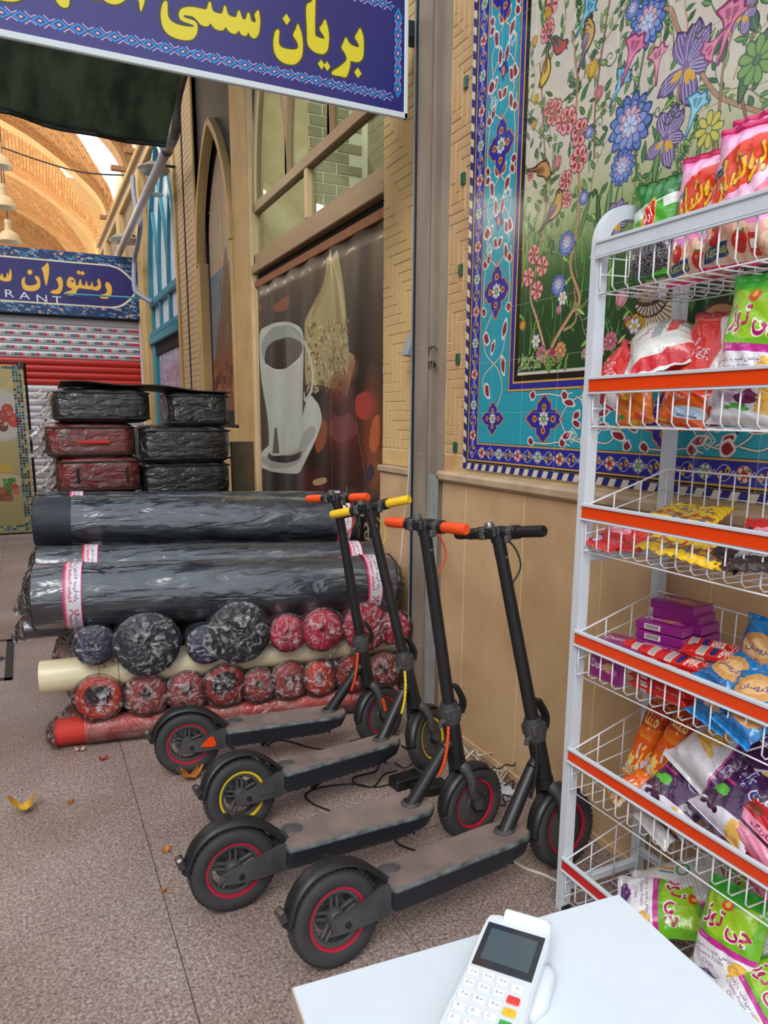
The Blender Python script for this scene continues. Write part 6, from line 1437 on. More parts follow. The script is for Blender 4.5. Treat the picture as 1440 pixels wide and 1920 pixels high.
# ================================================================ WIRE SNACK RACK
wht = mat('white_powder_coat', rgb(206, 212, 220), .35, noise=.05, nscale=20)
wire_m = mat('white_wire', rgb(222, 222, 228), .35)
orst = mat('orange_price_strip', rgb(232, 66, 12), .3, coat=.3); rdst = mat('red_price_strip', rgb(206, 28, 28), .3, coat=.3)
KX, KY, KXR, KY2 = 1.342, 1.52, 1.635, .73
rack = thing('wire_snack_rack', 'white metal wire rack with six baskets of snacks against the tiled wall', 'rack', ((KX+KXR)/2, (KY+KY2)/2, 0))
for y in (KY, KY2):
    path = [(KX, y, 0), (KX, y, 1.88)]+[(KX+.085-.085*math.cos(t), y, 1.88+.085*math.sin(t)) for t in np.linspace(.15, 1.5708, 9)]+[(KXR-.085+.085*math.sin(t), y, 1.88+.085*math.cos(t)) for t in np.linspace(0, 1.42, 9)]+[(KXR, y, 1.88), (KXR, y, .02)]
    obj('side_frame', MB().tube(path, .01, sq=(.034, .026)), wht, rack)
    for z in (1.075, .07): obj('side_rail', MB().box(KX+.012, KXR-.012, y-.01, y+.01, z-.013, z+.013, .003), wht, rack)
    for x in (KX, KXR): obj('foot', MB().box(x-.016, x+.016, y-.02, y+.02, 0, .014, .003), blk, rack)
obj('back_rail', MB().box(KXR-.01, KXR+.01, KY2, KY, .1, .125, .003), wht, rack)
levels = [1.885, 1.553, 1.223, .871, .522, .176]
for i, zf in enumerate(levels):
    zb = zf-.125; ya, yb = KY-.02, KY2+.02; x0, x1 = KX-.012, KXR-.02; up_ = 0 if i == 0 else .02 if i == 1 else .085; wr = .0021; lowf = i >= 2
    xf = x0
    bk = MB(); rt = zf+up_
    bk.tube([(x0, ya, zf-.002), (x0, yb, zf-.002)], wr*1.3, 6).tube([(x0, ya, zf-.002), (x1, ya, rt), (x1, yb, rt), (x0, yb, zf-.002)], wr*1.3, 6)
    b = obj('basket', bk, wire_m, rack)
    strip = MB().box(x0-.008, x0-.004, yb-.01, ya+.012, zf-.036, zf-.004, .001); 
    obj('price_channel', MB().box(x0-.012, x0-.0, yb-.01, ya+.012, zf-.006, zf+.002, .001).box(x0-.012, x0-.003, yb-.01, ya+.012, zf-.043, zf-.0385, .001).box(x0-.0045, x0-.001, yb-.01, ya+.012, zf-.04, zf, .001), wht, b)
    obj('price_strip', strip, wht if i == 0 else rdst if i == 5 else orst, b)
    n = 17; base = None
    for k in range(n+1):
        y = ya+(yb-ya)*k/n
        p = [(x0, 0, zf-.03), (x0, 0, zb+.012), (x0+.012, 0, zb), (x1-.012, 0, zb), (x1, 0, zb+.012), (x1, 0, rt)]
        if base is None: base = obj('wire', MB().tube(p, wr, 5), wire_m, b, smooth=2, world=False); base.location = Vector((0, y, 0))-rack.location; 
        else: link_copy(base, 'wire', Vector((0, y, 0))-rack.location, b)
    cw_ = MB()
    for x in (x0, x0+.09, x0+.18, x1): cw_.tube([(x, ya, zb-.003), (x, yb, zb-.003)], wr, 5)
    for q in (.35, .7): cw_.tube([(x1+.002, ya, zb+(rt-zb)*q), (x1+.002, yb, zb+(rt-zb)*q)], wr*.8, 5)
    for y in (ya, yb):
        cw_.tube([(x0, y, zb+.045), (x1, y, zb+(rt-zb)*.42)], wr, 5).tube([(x0, y, zb), (x1, y, zb)], wr, 5).tube([(x0, y, zb+.085), (x1, y, zb+(rt-zb)*.74)], wr*.8, 5)
        for q in (.33, .66): cw_.tube([(x0+(x1-x0)*q, y, zb), (x0+(x1-x0)*q, y, zf+up_*q)], wr, 5)
    obj('cross_wires', cw_, wire_m, b, smooth=2)
# ---------------------------------------------------------------- packets
TW, TH = 240, 320
def pk(kind):
    C = Canvas(TW, TH, (210, 210, 210)); rr = random.Random(hash(kind) % 100 if False else sum(map(ord, kind))); T = C.text; W_, H_ = TW, TH
    def seal(c, c2=None):
        C.rect(0, 0, W_, 14, c); C.rect(0, H_-12, W_, H_, c2 or c)
    if kind == 'seeds':
        C.a[:] = np.array((24, 110, 34))/255; C.poly([(0, 96), (240, 60), (240, 100), (0, 140)], (206, 214, 206)); C.poly([(150, 80), (240, 60), (240, 170), (150, 190)], (70, 160, 40)); C.poly([(0, 130), (110, 120), (90, 176), (0, 186)], (90, 180, 30)); C.poly([(180, 70), (240, 56), (240, 90), (186, 100)], (226, 230, 226))
        C.poly(sm([(112, 78), (140, 64), (150, 100), (148, 150), (118, 166), (84, 156), (72, 130), (90, 100)]), (214, 170, 40)); C.poly(sm([(112, 84), (136, 72), (145, 102), (143, 146), (116, 160), (88, 150), (78, 130), (94, 102)]), (206, 30, 30)); T('آرام', 112, 132, 44, (235, 230, 225), ang=-.5, bold=.02)
        T('آفتابگردان', 80, 205, 26, (226, 230, 200)); C.poly([(20, 215), (60, 200), (230, 175), (236, 290), (20, 300)], (44, 40, 44))
        for k in range(420): x, y = rr.uniform(20, 236), rr.uniform(190, 298); a = rr.uniform(0, 3.1); C.line([(x, y), (x+9*math.cos(a), y+9*math.sin(a)), (x+18*math.cos(a), y+18*math.sin(a))], 7, (28, 26, 30)); C.line([(x+2, y), (x+16*math.cos(a), y+16*math.sin(a))], 2, (206, 204, 210))
        C.poly([(100, 306), (240, 286), (240, 320), (90, 320)], (90, 190, 30)); seal((26, 96, 34))
    elif kind == 'pink':
        C.a[:] = np.array((232, 130, 196))/255; C.poly(sm([(10, 60), (60, 20), (150, 10), (230, 30), (230, 90), (190, 150), (120, 190), (30, 200), (4, 150)]), (240, 176, 214)); C.poly(sm([(26, 110), (70, 72), (150, 48), (216, 54), (206, 104), (160, 142), (90, 166), (26, 172)]), (222, 56, 24))
        C.poly(sm([(150, 186), (200, 150), (238, 120), (240, 190), (170, 212)]), (238, 130, 150)); C.poly(sm([(20, 190), (110, 184), (190, 130), (238, 60), (236, 80), (196, 150), (120, 205), (30, 208)]), (244, 200, 226))
        for (c, b) in (((120, 50, 16), .05), ((236, 190, 20), .02)): T('بوشار', 118, 138, 96, c, ang=-.45, sx=.8, bold=b, shear=.3)
        C.ell(206, 44, 26, 20, (240, 170, 200)); C.ell(206, 44, 22, 16, (206, 40, 50)); T('آشنا', 206, 50, 20, (240, 190, 60)); C.poly([(2, 110), (60, 90), (60, 112), (2, 132)], (30, 50, 110)); T('Poosher', 30, 118, 15, (214, 190, 70), ang=-.3)
        C.ell(180, 206, 36, 20, (238, 200, 224)); T('کچاپ', 180, 214, 24, (80, 30, 50)); C.rect(0, 236, 240, 320, (226, 176, 160))
        for k in range(60): x, y = rr.uniform(0, 240), rr.uniform(228, 306); C.ell(x, y, 16, 10, rr.choice([(230, 190, 160), (240, 206, 176), (214, 160, 130)]), rr.uniform(0, 3))
        for (x, y) in ((150, 270), (60, 250)): C.ell(x, y, 24, 22, (206, 40, 30)); C.ell(x-6, y-6, 7, 5, (240, 150, 130)); C.line([(x-14, y-22), (x, y-18), (x+14, y-24)], 5, (50, 130, 40))
        C.poly([(20, 276), (110, 264), (110, 290), (20, 302)], (20, 70, 120)); T('Ketchup', 66, 288, 24, (230, 220, 90), ang=-.1, bold=.01); C.rect(176, 256, 200, 300, (206, 40, 30)); C.rect(180, 268, 196, 286, (230, 226, 220)); seal((196, 24, 90))
    elif kind == 'green':
        C.a[:] = np.array((106, 176, 30))/255; C.poly(sm([(30, 40), (120, 60), (210, 40), (200, 140), (120, 160), (40, 140)]), (150, 196, 40)); C.rect(0, 0, 240, 40, (60, 170, 50))
        C.ell(110, 60, 22, 14, (206, 70, 30)); C.ell(110, 56, 9, 9, (226, 180, 50)); 
        for (c, b) in (((240, 236, 240), .07), ((176, 24, 96), .02)): T('چی‌توز' if 0 else 'چی توز', 122, 132, 78, c, ang=.12, sx=.85, bold=b)
        C.poly([(0, 166), (240, 178), (240, 198), (0, 188)], (186, 40, 140)); T('Cheetoz', 20, 182, 13, (230, 200, 220), anchor=0); C.poly([(0, 186), (240, 196), (240, 320), (0, 320)], (224, 222, 228)); T('چیپس سیب زمینی', 100, 212, 22, (90, 60, 100)); T('Cheetoz Potato', 90, 232, 18, (120, 80, 130)); T('Chips', 90, 252, 20, (120, 80, 130))
        for (x, y, r) in ((90, 290, 26), (60, 296, 20)): C.ell(x, y, r, r*.9, (96, 36, 110)); C.ell(x-r*.3, y-r*.3, r*.3, r*.25, (180, 130, 190)); C.line([(x+r*.3, y-r), (x, y-r*.7)], 4, (96, 36, 110))
        for k in range(7): C.ell(196+rr.uniform(-10, 16), 220+k*14, 30, 16, (214, 160, 60), .4); C.ell(196, 218+k*14, 24, 10, (232, 186, 90), .4)
        seal((50, 170, 60), (200, 200, 206))
    elif kind == 'back':
        C.a[:] = np.array((206, 204, 204))/255
        for k in range(13): C.rect(90, 90+k*12, 90+rr.uniform(60, 110), 92+k*12, (130, 130, 140))
        C.ell(60, 120, 26, 26, (60, 150, 90)); C.ell(60, 120, 18, 18, (206, 204, 204)); C.line([(20, 200), (50, 150)], 10, (206, 150, 50)); C.line([(35, 205), (65, 155)], 6, (70, 110, 170)); C.rect(20, 40, 60, 80, (150, 190, 160)); C.rect(26, 46, 54, 74, (206, 204, 204)); C.ell(225, 120, 40, 50, (196, 40, 150)); C.poly([(120, 0), (240, 0), (240, 60), (160, 40)], (222, 176, 60)); seal((190, 188, 190))
    elif kind == 'redwhite':
        C.a[:] = np.array((206, 204, 200))/255; C.poly([(0, 276), (90, 284), (240, 262), (240, 320), (0, 320)], (196, 30, 40)); C.poly([(150, 0), (190, 0), (120, 210), (80, 206)], (150, 150, 152)); C.poly([(190, 0), (240, 30), (170, 200), (140, 200)], (206, 40, 40)); C.poly([(130, 0), (160, 0), (150, 60), (110, 70)], (224, 100, 40))
        T('Paloz', 196, 150, 24, (150, 30, 60), ang=3.0); T('فلفلی', 60, 150, 30, (176, 30, 60), ang=3.1); 
        for k in range(10): C.rect(186, 60+k*8, 232, 62+k*8, (130, 130, 136))
        seal((196, 206, 206), (206, 214, 214))
    elif kind == 'red':
        C.a[:] = np.array((206, 36, 24))/255; C.poly([(120, 0), (240, 0), (240, 320), (170, 320), (190, 160)], (206, 200, 200))
        for (c, b) in (((236, 226, 230), .07), ((176, 20, 50), .02)): T('چیپلت', 86, 180, 66, c, ang=.3, bold=b)
        C.ell(40, 250, 50, 40, (224, 70, 30)); seal((170, 24, 60))
    elif kind == 'orange':
        C.a[:] = np.array((222, 92, 20))/255; C.poly([(0, 0), (240, 0), (240, 90), (0, 60)], (206, 50, 16)); 
        for (c, b) in (((236, 226, 226), .07), ((186, 30, 30), .02)): T('پفک', 90, 120, 60, c, bold=b)
        C.poly(sm([(110, 170), (220, 160), (228, 240), (120, 256), (100, 220)]), (186, 206, 226)); T('۷ عدد', 166, 220, 30, (80, 120, 170)); C.rect(120, 226, 210, 244, (110, 130, 160)); C.ell(50, 290, 26, 12, (236, 196, 40)); seal((200, 70, 20))
    elif kind == 'pineapple':
        C.a[:] = np.array((224, 112, 18))/255
        for k in range(9): a = -2.7+k*.28; C.line([(110, 110), (110+70*math.cos(a), 110+70*math.sin(a))], 12, (240, 190, 50), 3)
        C.ell(60, 240, 40, 20, (60, 130, 40)); C.ell(120, 292, 40, 14, (236, 190, 40)); C.ell(190, 260, 34, 34, (206, 70, 20)); seal((206, 160, 40))
    elif kind == 'onion':
        C.a[:] = np.array((216, 216, 222))/255
        for (x, y, r, c) in ((70, 120, 44, (206, 176, 200)), (150, 130, 48, (110, 26, 80))):
            C.poly(sm([(x, y-r*1.6), (x+r*.3, y-r*.8), (x+r, y), (x+r*.6, y+r*.8), (x, y+r), (x-r*.6, y+r*.8), (x-r, y), (x-r*.3, y-r*.8)]), c); C.ell(x-r*.3, y-r*.1, r*.16, r*.5, tuple(min(255, q+60) for q in c))
        for k in range(14): C.ell(120+rr.uniform(-36, 36), 200+rr.uniform(-20, 20), 14, 10, (70, 150, 50))
        for k in range(6): C.ell(220, 90+k*26, 40, 20, (222, 166, 60), .3)
        seal((200, 200, 206))
    elif kind == 'yellow':
        C.a[:] = np.array((232, 190, 20))/255
        for k in range(9): C.ell(rr.uniform(20, 220), rr.uniform(60, 280), 22, 14, rr.choice([(206, 50, 30), (60, 130, 50), (50, 110, 170), (214, 120, 30)]), rr.uniform(0, 3))
        C.ell(110, 110, 66, 40, (240, 214, 60)); T('شیبا', 110, 126, 60, (186, 40, 30), bold=.03); C.rect(30, 220, 220, 270, (150, 90, 60)); T('Shiba', 120, 258, 34, (236, 206, 60), bold=.02); seal((222, 176, 20))
    elif kind == 'redcandy':
        C.a[:] = np.array((196, 24, 28))/255; C.ell(120, 140, 80, 40, (220, 150, 170)); T('شانسی', 120, 156, 46, (180, 20, 30), bold=.02); C.ell(60, 260, 40, 26, (206, 200, 220)); C.ell(180, 240, 40, 26, (206, 60, 50)); seal((206, 60, 50))
    elif kind == 'candydark':
        C.a[:] = np.array((52, 34, 30))/255; C.rect(0, 100, 240, 200, (214, 210, 214)); C.ell(60, 60, 50, 24, (206, 110, 30)); T('کاکائو', 120, 168, 44, (60, 40, 40)); seal((40, 30, 30))
    elif kind == 'purple':
        C.a[:] = np.array((62, 20, 72))/255
        for (c, b) in (((226, 222, 236), .08), ((40, 40, 130), .03)): T('چی پلت', 124, 120, 72, c, ang=.25, bold=b, sx=.9)
        C.rect(10, 140, 90, 150, (206, 40, 120)); C.poly([(0, 250), (240, 226), (240, 320), (0, 320)], (206, 200, 214))
        for k in range(46): C.ell(60+rr.uniform(-44, 44), 226+rr.uniform(-34, 40), 10, 10, rr.choice([(60, 24, 60), (90, 44, 86), (44, 16, 50)]))
        for k in range(9): C.ell(56+rr.uniform(-26, 26), 186+rr.uniform(-12, 12), 16, 11, (86, 176, 50))
        for k in range(5): C.ell(190, 250+k*14, 30, 12, (214, 166, 80))
        seal((50, 18, 60))
    elif kind == 'whitepurple':
        C.a[:] = np.array((206, 202, 208))/255; C.poly([(130, 0), (240, 0), (240, 320), (180, 320), (160, 160)], (74, 26, 84)); C.line([(134, 0), (164, 160), (184, 320)], 5, (206, 60, 150))
        for k in range(9): C.ell(80+rr.uniform(-16, 16), 70+k*14, 42, 14, (216, 160, 60), rr.uniform(-.4, .4)); C.ell(80, 66+k*14, 34, 7, (232, 184, 92), .1)
        C.rect(20, 30, 50, 60, (176, 30, 60)); 
        for (c, b) in (((226, 222, 236), .06), ((60, 30, 90), .02)): T('پیتزا', 206, 200, 40, c, bold=b, ang=.3)
        seal((186, 180, 190), (196, 196, 200))
    elif kind == 'mina':
        C.a[:] = np.array((222, 88, 12))/255; C.rect(0, 0, 240, 120, (186, 56, 14)); C.poly([(0, 110), (240, 90), (240, 150), (0, 140)], (226, 104, 20)); T('مینا', 120, 90, 96, (240, 206, 110), bold=.02); T('بادام زمینی', 120, 140, 24, (236, 190, 90))
        for k in range(90): C.ell(rr.uniform(0, 240), 320-abs(rr.gauss(0, 60)), 20, 9, rr.choice([(232, 176, 60), (240, 200, 90), (214, 130, 30), (206, 214, 226)]), rr.uniform(0, 3))
        seal((206, 120, 30))
    elif kind == 'cookiepink':
        C.a[:] = np.array((216, 130, 160))/255; C.rect(0, 0, 240, 110, (186, 24, 40)); C.rect(0, 176, 240, 196, (40, 20, 40)); C.ell(60, 60, 40, 30, (120, 50, 30)); C.ell(150, 50, 26, 26, (206, 30, 40)); T('رنگارنگ', 150, 160, 44, (120, 20, 50), bold=.02); T('Rangarang', 60, 230, 26, (230, 220, 226)); seal((176, 30, 50))
    elif kind == 'croissant':
        C.a[:] = np.array((20, 120, 186))/255; C.poly(sm([(30, 120), (120, 80), (220, 130), (200, 230), (120, 250), (40, 220)]), (206, 150, 90)); C.poly(sm([(60, 150), (120, 110), (190, 150), (170, 200), (120, 214), (70, 200)]), (226, 180, 120)); T('7Days', 120, 180, 40, (110, 80, 160), bold=.02) if 0 else T('کروسان', 120, 180, 44, (70, 60, 140), bold=.02); C.rect(0, 250, 240, 290, (16, 90, 150)); seal((30, 130, 200))
    elif kind == 'bykit':
        C.a[:] = np.array((206, 28, 22))/255
        C = Canvas(TW, TH, (206, 28, 22)); C.rect(0, 0, 30, 320, (186, 40, 30)); C.rect(44, 40, 96, 150, (214, 206, 200)); C.a[44:146:1, 50:90] *= 1
        for k in range(9): C.rect(50+k*5, 50, 52+k*5, 140, (50, 40, 40))
        C.ell(130, 200, 30, 26, (30, 40, 110)); C.text('بایکیت', 176, 120, 54, (236, 226, 220), bold=.02); C.text('Bykit', 170, 260, 60, (236, 226, 220), bold=.02)
    return C
_PM = {}
def pkm(kind):
    if kind not in _PM: _PM[kind] = printed('pack_'+kind, pk(kind), .28, coat=.55, bump=.25, bscale=26)
    return _PM[kind]
def bagmesh(w, h, th, seed, b0, b1, fold=0, flat=.055):
    """front and back skin of a pillow packet between heights b0 and b1; flat crimped bands at both ends"""
    f = fnoise(seed); nu, nv = 20, max(3, int(26*(b1-b0)))
    def surf(sgn):
        def fn(a, b):
            b = b0+(b1-b0)*b; q = abs(2*a-1); e = max(0, 1-q**2.6); ends = min(1, max(0, (b-flat)/.16))*min(1, max(0, (1-flat-b)/.16)); ends = math.sin(ends*math.pi/2)**.8
            wd = w*(1-.09*ends)*(1+.01*f(b*4, a)); x = (a-.5)*wd; z = h*b; y = -sgn*(th/2*ends*e**.7*(1+.12*f(a*3, b*4))+.0005)+.004*f(a*2.5+3, b*3)+.0025*math.sin(a*30+seed)*(1-ends)
            if ends <= 0: y += .0012*math.sin(b*h*2100)
            return (x, y+(fold*h*(b-.5)**2 if fold else 0), z)
        return fn
    mb = MB()
    for s in (1, -1): mb.grid(surf(s), nu, nv)
    mb.uv = [(u, b0+(b1-b0)*v) for u, v in mb.uv]; mb.v = [(x, y, z-h/2) for x, y, z in mb.v]; return mb
SEALS = {}
def packet(label, kind, u, v, X, w, h, th, rot=(0, 0, 0), seed=0, cat='snack packet', group='snack packets on the rack', name='snack_packet', fold=0):
    """centre of the packet at a photo position on the plane x = X; rot: lean back, roll in the picture, turn"""
    c = Vector(U(u, v, 0, X)); t = thing(name, label, cat, tuple(c), (0, 0, 0), group)
    M = Matrix.Rotation(rot[2]-math.pi/2, 3, 'Z') @ Matrix.Rotation(rot[0], 3, 'X') @ Matrix.Rotation(rot[1], 3, 'Y'); t.rotation_euler = M.to_euler()
    obj('pouch', bagmesh(w, h, th, seed, .05, .95, fold), pkm(kind), t, smooth=2, world=False)
    for b0, b1 in ((0, .05), (.95, 1)): obj('crimped_seal', bagmesh(w, h, th, seed, b0, b1, fold), pkm(kind), t, smooth=2, world=False)
    return t
P_ = packet
# basket 1 (top)
P_('green sunflower-seed bag with a red pear-shaped mark in the top basket', 'seeds', 1227, 432, 1.43, .135, .235, .045, (-.05, -.02, .15), 1)
P_('pink puffed-snack bag in the top basket, between the green bag and the larger-looking pink one', 'pink', 1322, 408, 1.44, .17, .29, .07, (-.08, .02, .1), 2)
P_('pink puffed-snack bag nearest the camera in the top basket', 'pink', 1402, 365, 1.41, .18, .30, .075, (-.1, .03, .1), 3)
P_('pink puffed-snack bag half hidden at the back of the top basket', 'pink', 1425, 335, 1.53, .18, .30, .06, (-.12, .0, .1), 4)
# basket 2
P_('red and white bag slumped at the left end of the second basket', 'red', 1160, 702, 1.42, .15, .17, .05, (-.5, .5, .2), 5)
P_('white, silver and red bag lying on top of the second basket, print upside down', 'redwhite', 1243, 645, 1.44, .17, .23, .08, (-1.05, -.5, .3), 6, fold=.3)
P_('red-orange bag with white letters behind the green bag, second basket', 'red', 1332, 660, 1.46, .17, .2, .06, (-.4, .1, .1), 7)
P_('orange bag lying flat at the back of the second basket', 'orange', 1345, 632, 1.54, .17, .2, .06, (-1.2, .2, .2), 8)
P_('bright green bag with pink letters standing in the second basket, cut by the right edge', 'green', 1420, 640, 1.40, .17, .28, .07, (-.15, .05, .1), 9)
P_('orange bag with a pineapple seen through the wires of the second basket', 'pineapple', 1190, 762, 1.385, .115, .1, .05, (-.1, -.2, .1), 10)
P_('orange bag with a pale blue label behind the wires of the second basket', 'orange', 1285, 763, 1.385, .15, .095, .05, (-.2, .15, .1), 11)
P_('white bag printed with purple onions behind the wires of the second basket', 'onion', 1395, 755, 1.38, .16, .1, .05, (-.15, .05, .1), 12)
# basket 3
for k, (u, v, X, kd, lab, r) in enumerate(((1160, 1002, 1.40, 'redcandy', 'red sweet packet at the left end of the third basket', (-1.1, .2, .1)), (1198, 1012, 1.42, 'redcandy', 'second red sweet packet, touching the yellow ones in the third basket', (-1.25, -.3, -.2)), (1215, 995, 1.46, 'redcandy', 'third red sweet packet, deeper in the third basket', (-1.3, .5, .3)),
        (1270, 960, 1.56, 'yellow', 'yellow sweet packet at the back left of the third basket', (-1.35, .2, .4)), (1318, 968, 1.54, 'yellow', 'yellow sweet packet at the back right of the third basket', (-1.3, -.2, .1)), (1262, 1008, 1.42, 'yellow', 'yellow sweet packet against the front wires, left one in the third basket', (-1.2, .1, .2)), (1300, 1022, 1.40, 'yellow', 'yellow sweet packet against the front wires, middle one in the third basket', (-1.3, -.2, -.1)), (1348, 1032, 1.39, 'yellow', 'yellow sweet packet against the front wires, right one in the third basket', (-1.2, .2, .2)),
        (1392, 1030, 1.40, 'candydark', 'dark brown and white packet at the right of the third basket', (-1.1, .3, .1)), (1430, 1010, 1.46, 'redcandy', 'crimson packet at the right edge, third basket', (-1.0, -.2, .1)), (1430, 1045, 1.37, 'candydark', 'brown and white packet lowest at the right of the third basket', (-1.3, -.3, .1)))):
    P_(lab, kd, u, v, X, .12, .15, .022, r, 20+k, name='sweet_packet', group='sweet packets in the third basket')
# basket 4: boxes, bars, croissants
pc = Canvas(240, 100, (136, 26, 110)); pc.ell(150, 50, 40, 20, (206, 160, 100)); pc.ell(190, 60, 30, 14, (190, 90, 170)); pc.text('Duxo', 60, 66, 46, (226, 206, 220), bold=.02); pc.ell(110, 30, 16, 8, (180, 30, 60))
boxtop = printed('box_print', pc, .3, coat=.4); boxs = mat('purple_carton', rgb(128, 22, 112), .35, coat=.3); boxe = mat('purple_carton_end', rgb(156, 62, 138), .35, coat=.3)
lc = Canvas(120, 60, (206, 200, 204)); 
for k in range(20): lc.rect(8+k*5, 8, 10+k*5+(k % 3), 52, (60, 50, 56))
barc = printed('barcode_label', lc, .4)
def cbox(label, u, v, X, L, D, Hh, rz, tip=0, roll_=0, code=False):
    c = Vector(U(u, v, 0, X)); t = thing('biscuit_box', label, 'box', tuple(c), (0, 0, 0), 'purple biscuit boxes'); t.rotation_euler = (Matrix.Rotation(rz-math.pi/2, 3, 'Z') @ Matrix.Rotation(tip, 3, 'X') @ Matrix.Rotation(roll_, 3, 'Y')).to_euler()
    obj('carton_body', MB().box(-L/2, L/2, -D/2, D/2, -Hh/2, Hh/2, .0015), boxs, t, smooth=False, world=False)
    g = MB().add([(-L/2+.002, -D/2+.002, Hh/2+.0004), (L/2-.002, -D/2+.002, Hh/2+.0004), (L/2-.002, D/2-.002, Hh/2+.0004), (-L/2+.002, D/2-.002, Hh/2+.0004)], [(0, 1, 2, 3)], [(0, 0), (1, 0), (1, 1), (0, 1)]); obj('printed_top', g, boxtop, t, world=False)
    obj('end_flap', MB().box(L/2, L/2+.0008, -D/2+.001, D/2-.001, -Hh/2+.001, Hh/2-.001), boxe, t, world=False)
    if code: obj('barcode', MB().add([(-L*.3, -D/2-.0005, -Hh*.3), (-L*.3+.045, -D/2-.0005, -Hh*.3), (-L*.3+.045, -D/2-.0005, Hh*.3), (-L*.3, -D/2-.0005, Hh*.3)], [(0, 1, 2, 3)], [(0, 0), (1, 0), (1, 1), (0, 1)]), barc, t, world=False)
    return t
BL, BD, BH_ = .13, .085, .024
for k, (u, v, X, rz, lab, cd) in enumerate(((1250, 1210, 1.47, .25, 'purple biscuit box, lowest of the front three-box stack', True), (1250, 1192, 1.47, .25, 'purple biscuit box, middle of the front three-box stack', True), (1250, 1173, 1.47, .25, 'purple biscuit box, top of the front three-box stack', True),
        (1290, 1206, 1.53, .2, 'purple biscuit box, lowest of the rear stack', False), (1290, 1188, 1.53, .2, 'purple biscuit box, second up in the rear stack', False), (1288, 1169, 1.53, .2, 'purple biscuit box, third up in the rear stack', False), (1282, 1151, 1.53, .25, 'purple biscuit box, fourth up in the rear stack', False), (1277, 1135, 1.53, .15, 'purple biscuit box on the very top of the rear stack', False))):
    cbox(lab, u, v, X, BL, BD, BH_, rz, code=cd)
cbox('purple biscuit box lying flat left of the stacks', 1175, 1208, 1.44, BL, BD, .02, .35); cbox('purple biscuit box lying flat in front of the stacks', 1212, 1222, 1.43, BL, BD, .02, .25)
cbox('purple biscuit box standing on edge behind the front wires, left end', 1140, 1250, 1.368, .115, .075, .022, 0, 1.5)
bcan = Canvas(480, 64, (200, 26, 20)); bcan.rect(90, 6, 150, 58, (214, 206, 200)); 
for k in range(10): bcan.rect(96+k*5, 12, 98+k*5, 52, (50, 40, 40))
bcan.ell(200, 32, 22, 18, (30, 40, 110)); bcan.text('Bykit', 240, 46, 44, (236, 226, 220), bold=.02, anchor=0); bcan.text('بایکیت', 380, 44, 44, (236, 226, 220), bold=.02)
bym = printed('bykit_print', bcan, .25, coat=.5, bump=.2, bscale=40)
def bar(label, u, v, X, L, rz, tip=0, roll_=0, m=None, r=.016):
    c = Vector(U(u, v, 0, X)); t = thing('wafer_bar', label, 'snack bar', tuple(c), (0, 0, 0), 'wafer bars in the fourth basket'); t.rotation_euler = (Matrix.Rotation(rz-math.pi/2, 3, 'Z') @ Matrix.Rotation(tip, 3, 'X') @ Matrix.Rotation(roll_, 3, 'Y')).to_euler()
    def fn(a, b):
        e = min(1, a/.08, (1-a)/.08); th = b*2*math.pi; sg = lambda x: math.copysign(abs(x)**.6, x); k = .12+.88*math.sin(e*math.pi/2); return ((a-.5)*L, r*1.35*sg(math.cos(th))*(.9+.1*k), r*.8*sg(math.sin(th))*k)
    mb = MB().grid(fn, 24, 20); mb.uv = [(a, (b*2) % 1.0001) for a, b in mb.uv]; obj('wrapper', mb, m or bym, t, smooth=2, world=False)
    obj('end_fin', MB().box(-L/2-.012, -L/2+.002, -r*1.2, r*1.2, -.001, .001).box(L/2-.002, L/2+.012, -r*1.2, r*1.2, -.001, .001), mat('red_foil', rgb(206, 44, 30), .25, coat=.4), t, world=False)
for k in range(4): bar(['red wafer bar against the front wires, top of the left pile', 'red wafer bar against the front wires, second in the left pile', 'red wafer bar against the front wires, third in the left pile', 'red wafer bar against the front wires, lowest in the left pile'][k], 1242, 1254+k*15, 1.375, .17, .02, .0)
for k in range(3): bar(['upper red wafer bar behind the price strip, fourth basket', 'red wafer bar under the upper one behind the price strip', 'red wafer bar lowest behind the price strip'][k], 1225+k*32, 1222+k*12, 1.42, .17, .1, .3)
bar('red wafer bar lying highest beside the purple boxes', 1335, 1215, 1.5, .17, .35, .4); bar('red wafer bar lying beside the croissant packet', 1352, 1232, 1.46, .17, .25, .3)
dkm = mat('dark_brown_wrapper', rgb(54, 34, 22), .3, coat=.5, col2=rgb(176, 120, 60), nscale=18)
bar('dark brown wafer bar behind the red ones, back of the fourth basket', 1368, 1222, 1.55, .17, .3, .2, m=dkm); bar('second dark brown wafer bar at the back wires of the fourth basket', 1395, 1240, 1.56, .17, .2, .2, m=dkm)
for k, (u, v, X, r, lab) in enumerate(((1375, 1262, 1.44, (-1.1, .4, .1), 'blue croissant packet on top in the fourth basket'), (1360, 1318, 1.39, (-.9, .2, .0), 'blue croissant packet low behind the front wires, left'), (1415, 1342, 1.37, (-.9, .3, .0), 'blue croissant packet low behind the front wires, right'), (1420, 1300, 1.40, (-1.0, -.2, .1), 'blue croissant packet in the middle of the pile at right'), (1432, 1215, 1.52, (-.2, .1, .1), 'blue croissant packet standing at the back, right edge'))):
    P_(lab, 'croissant', u, v, X, .12, .14, .045, r, 40+k, name='croissant_packet', group='blue croissant packets')
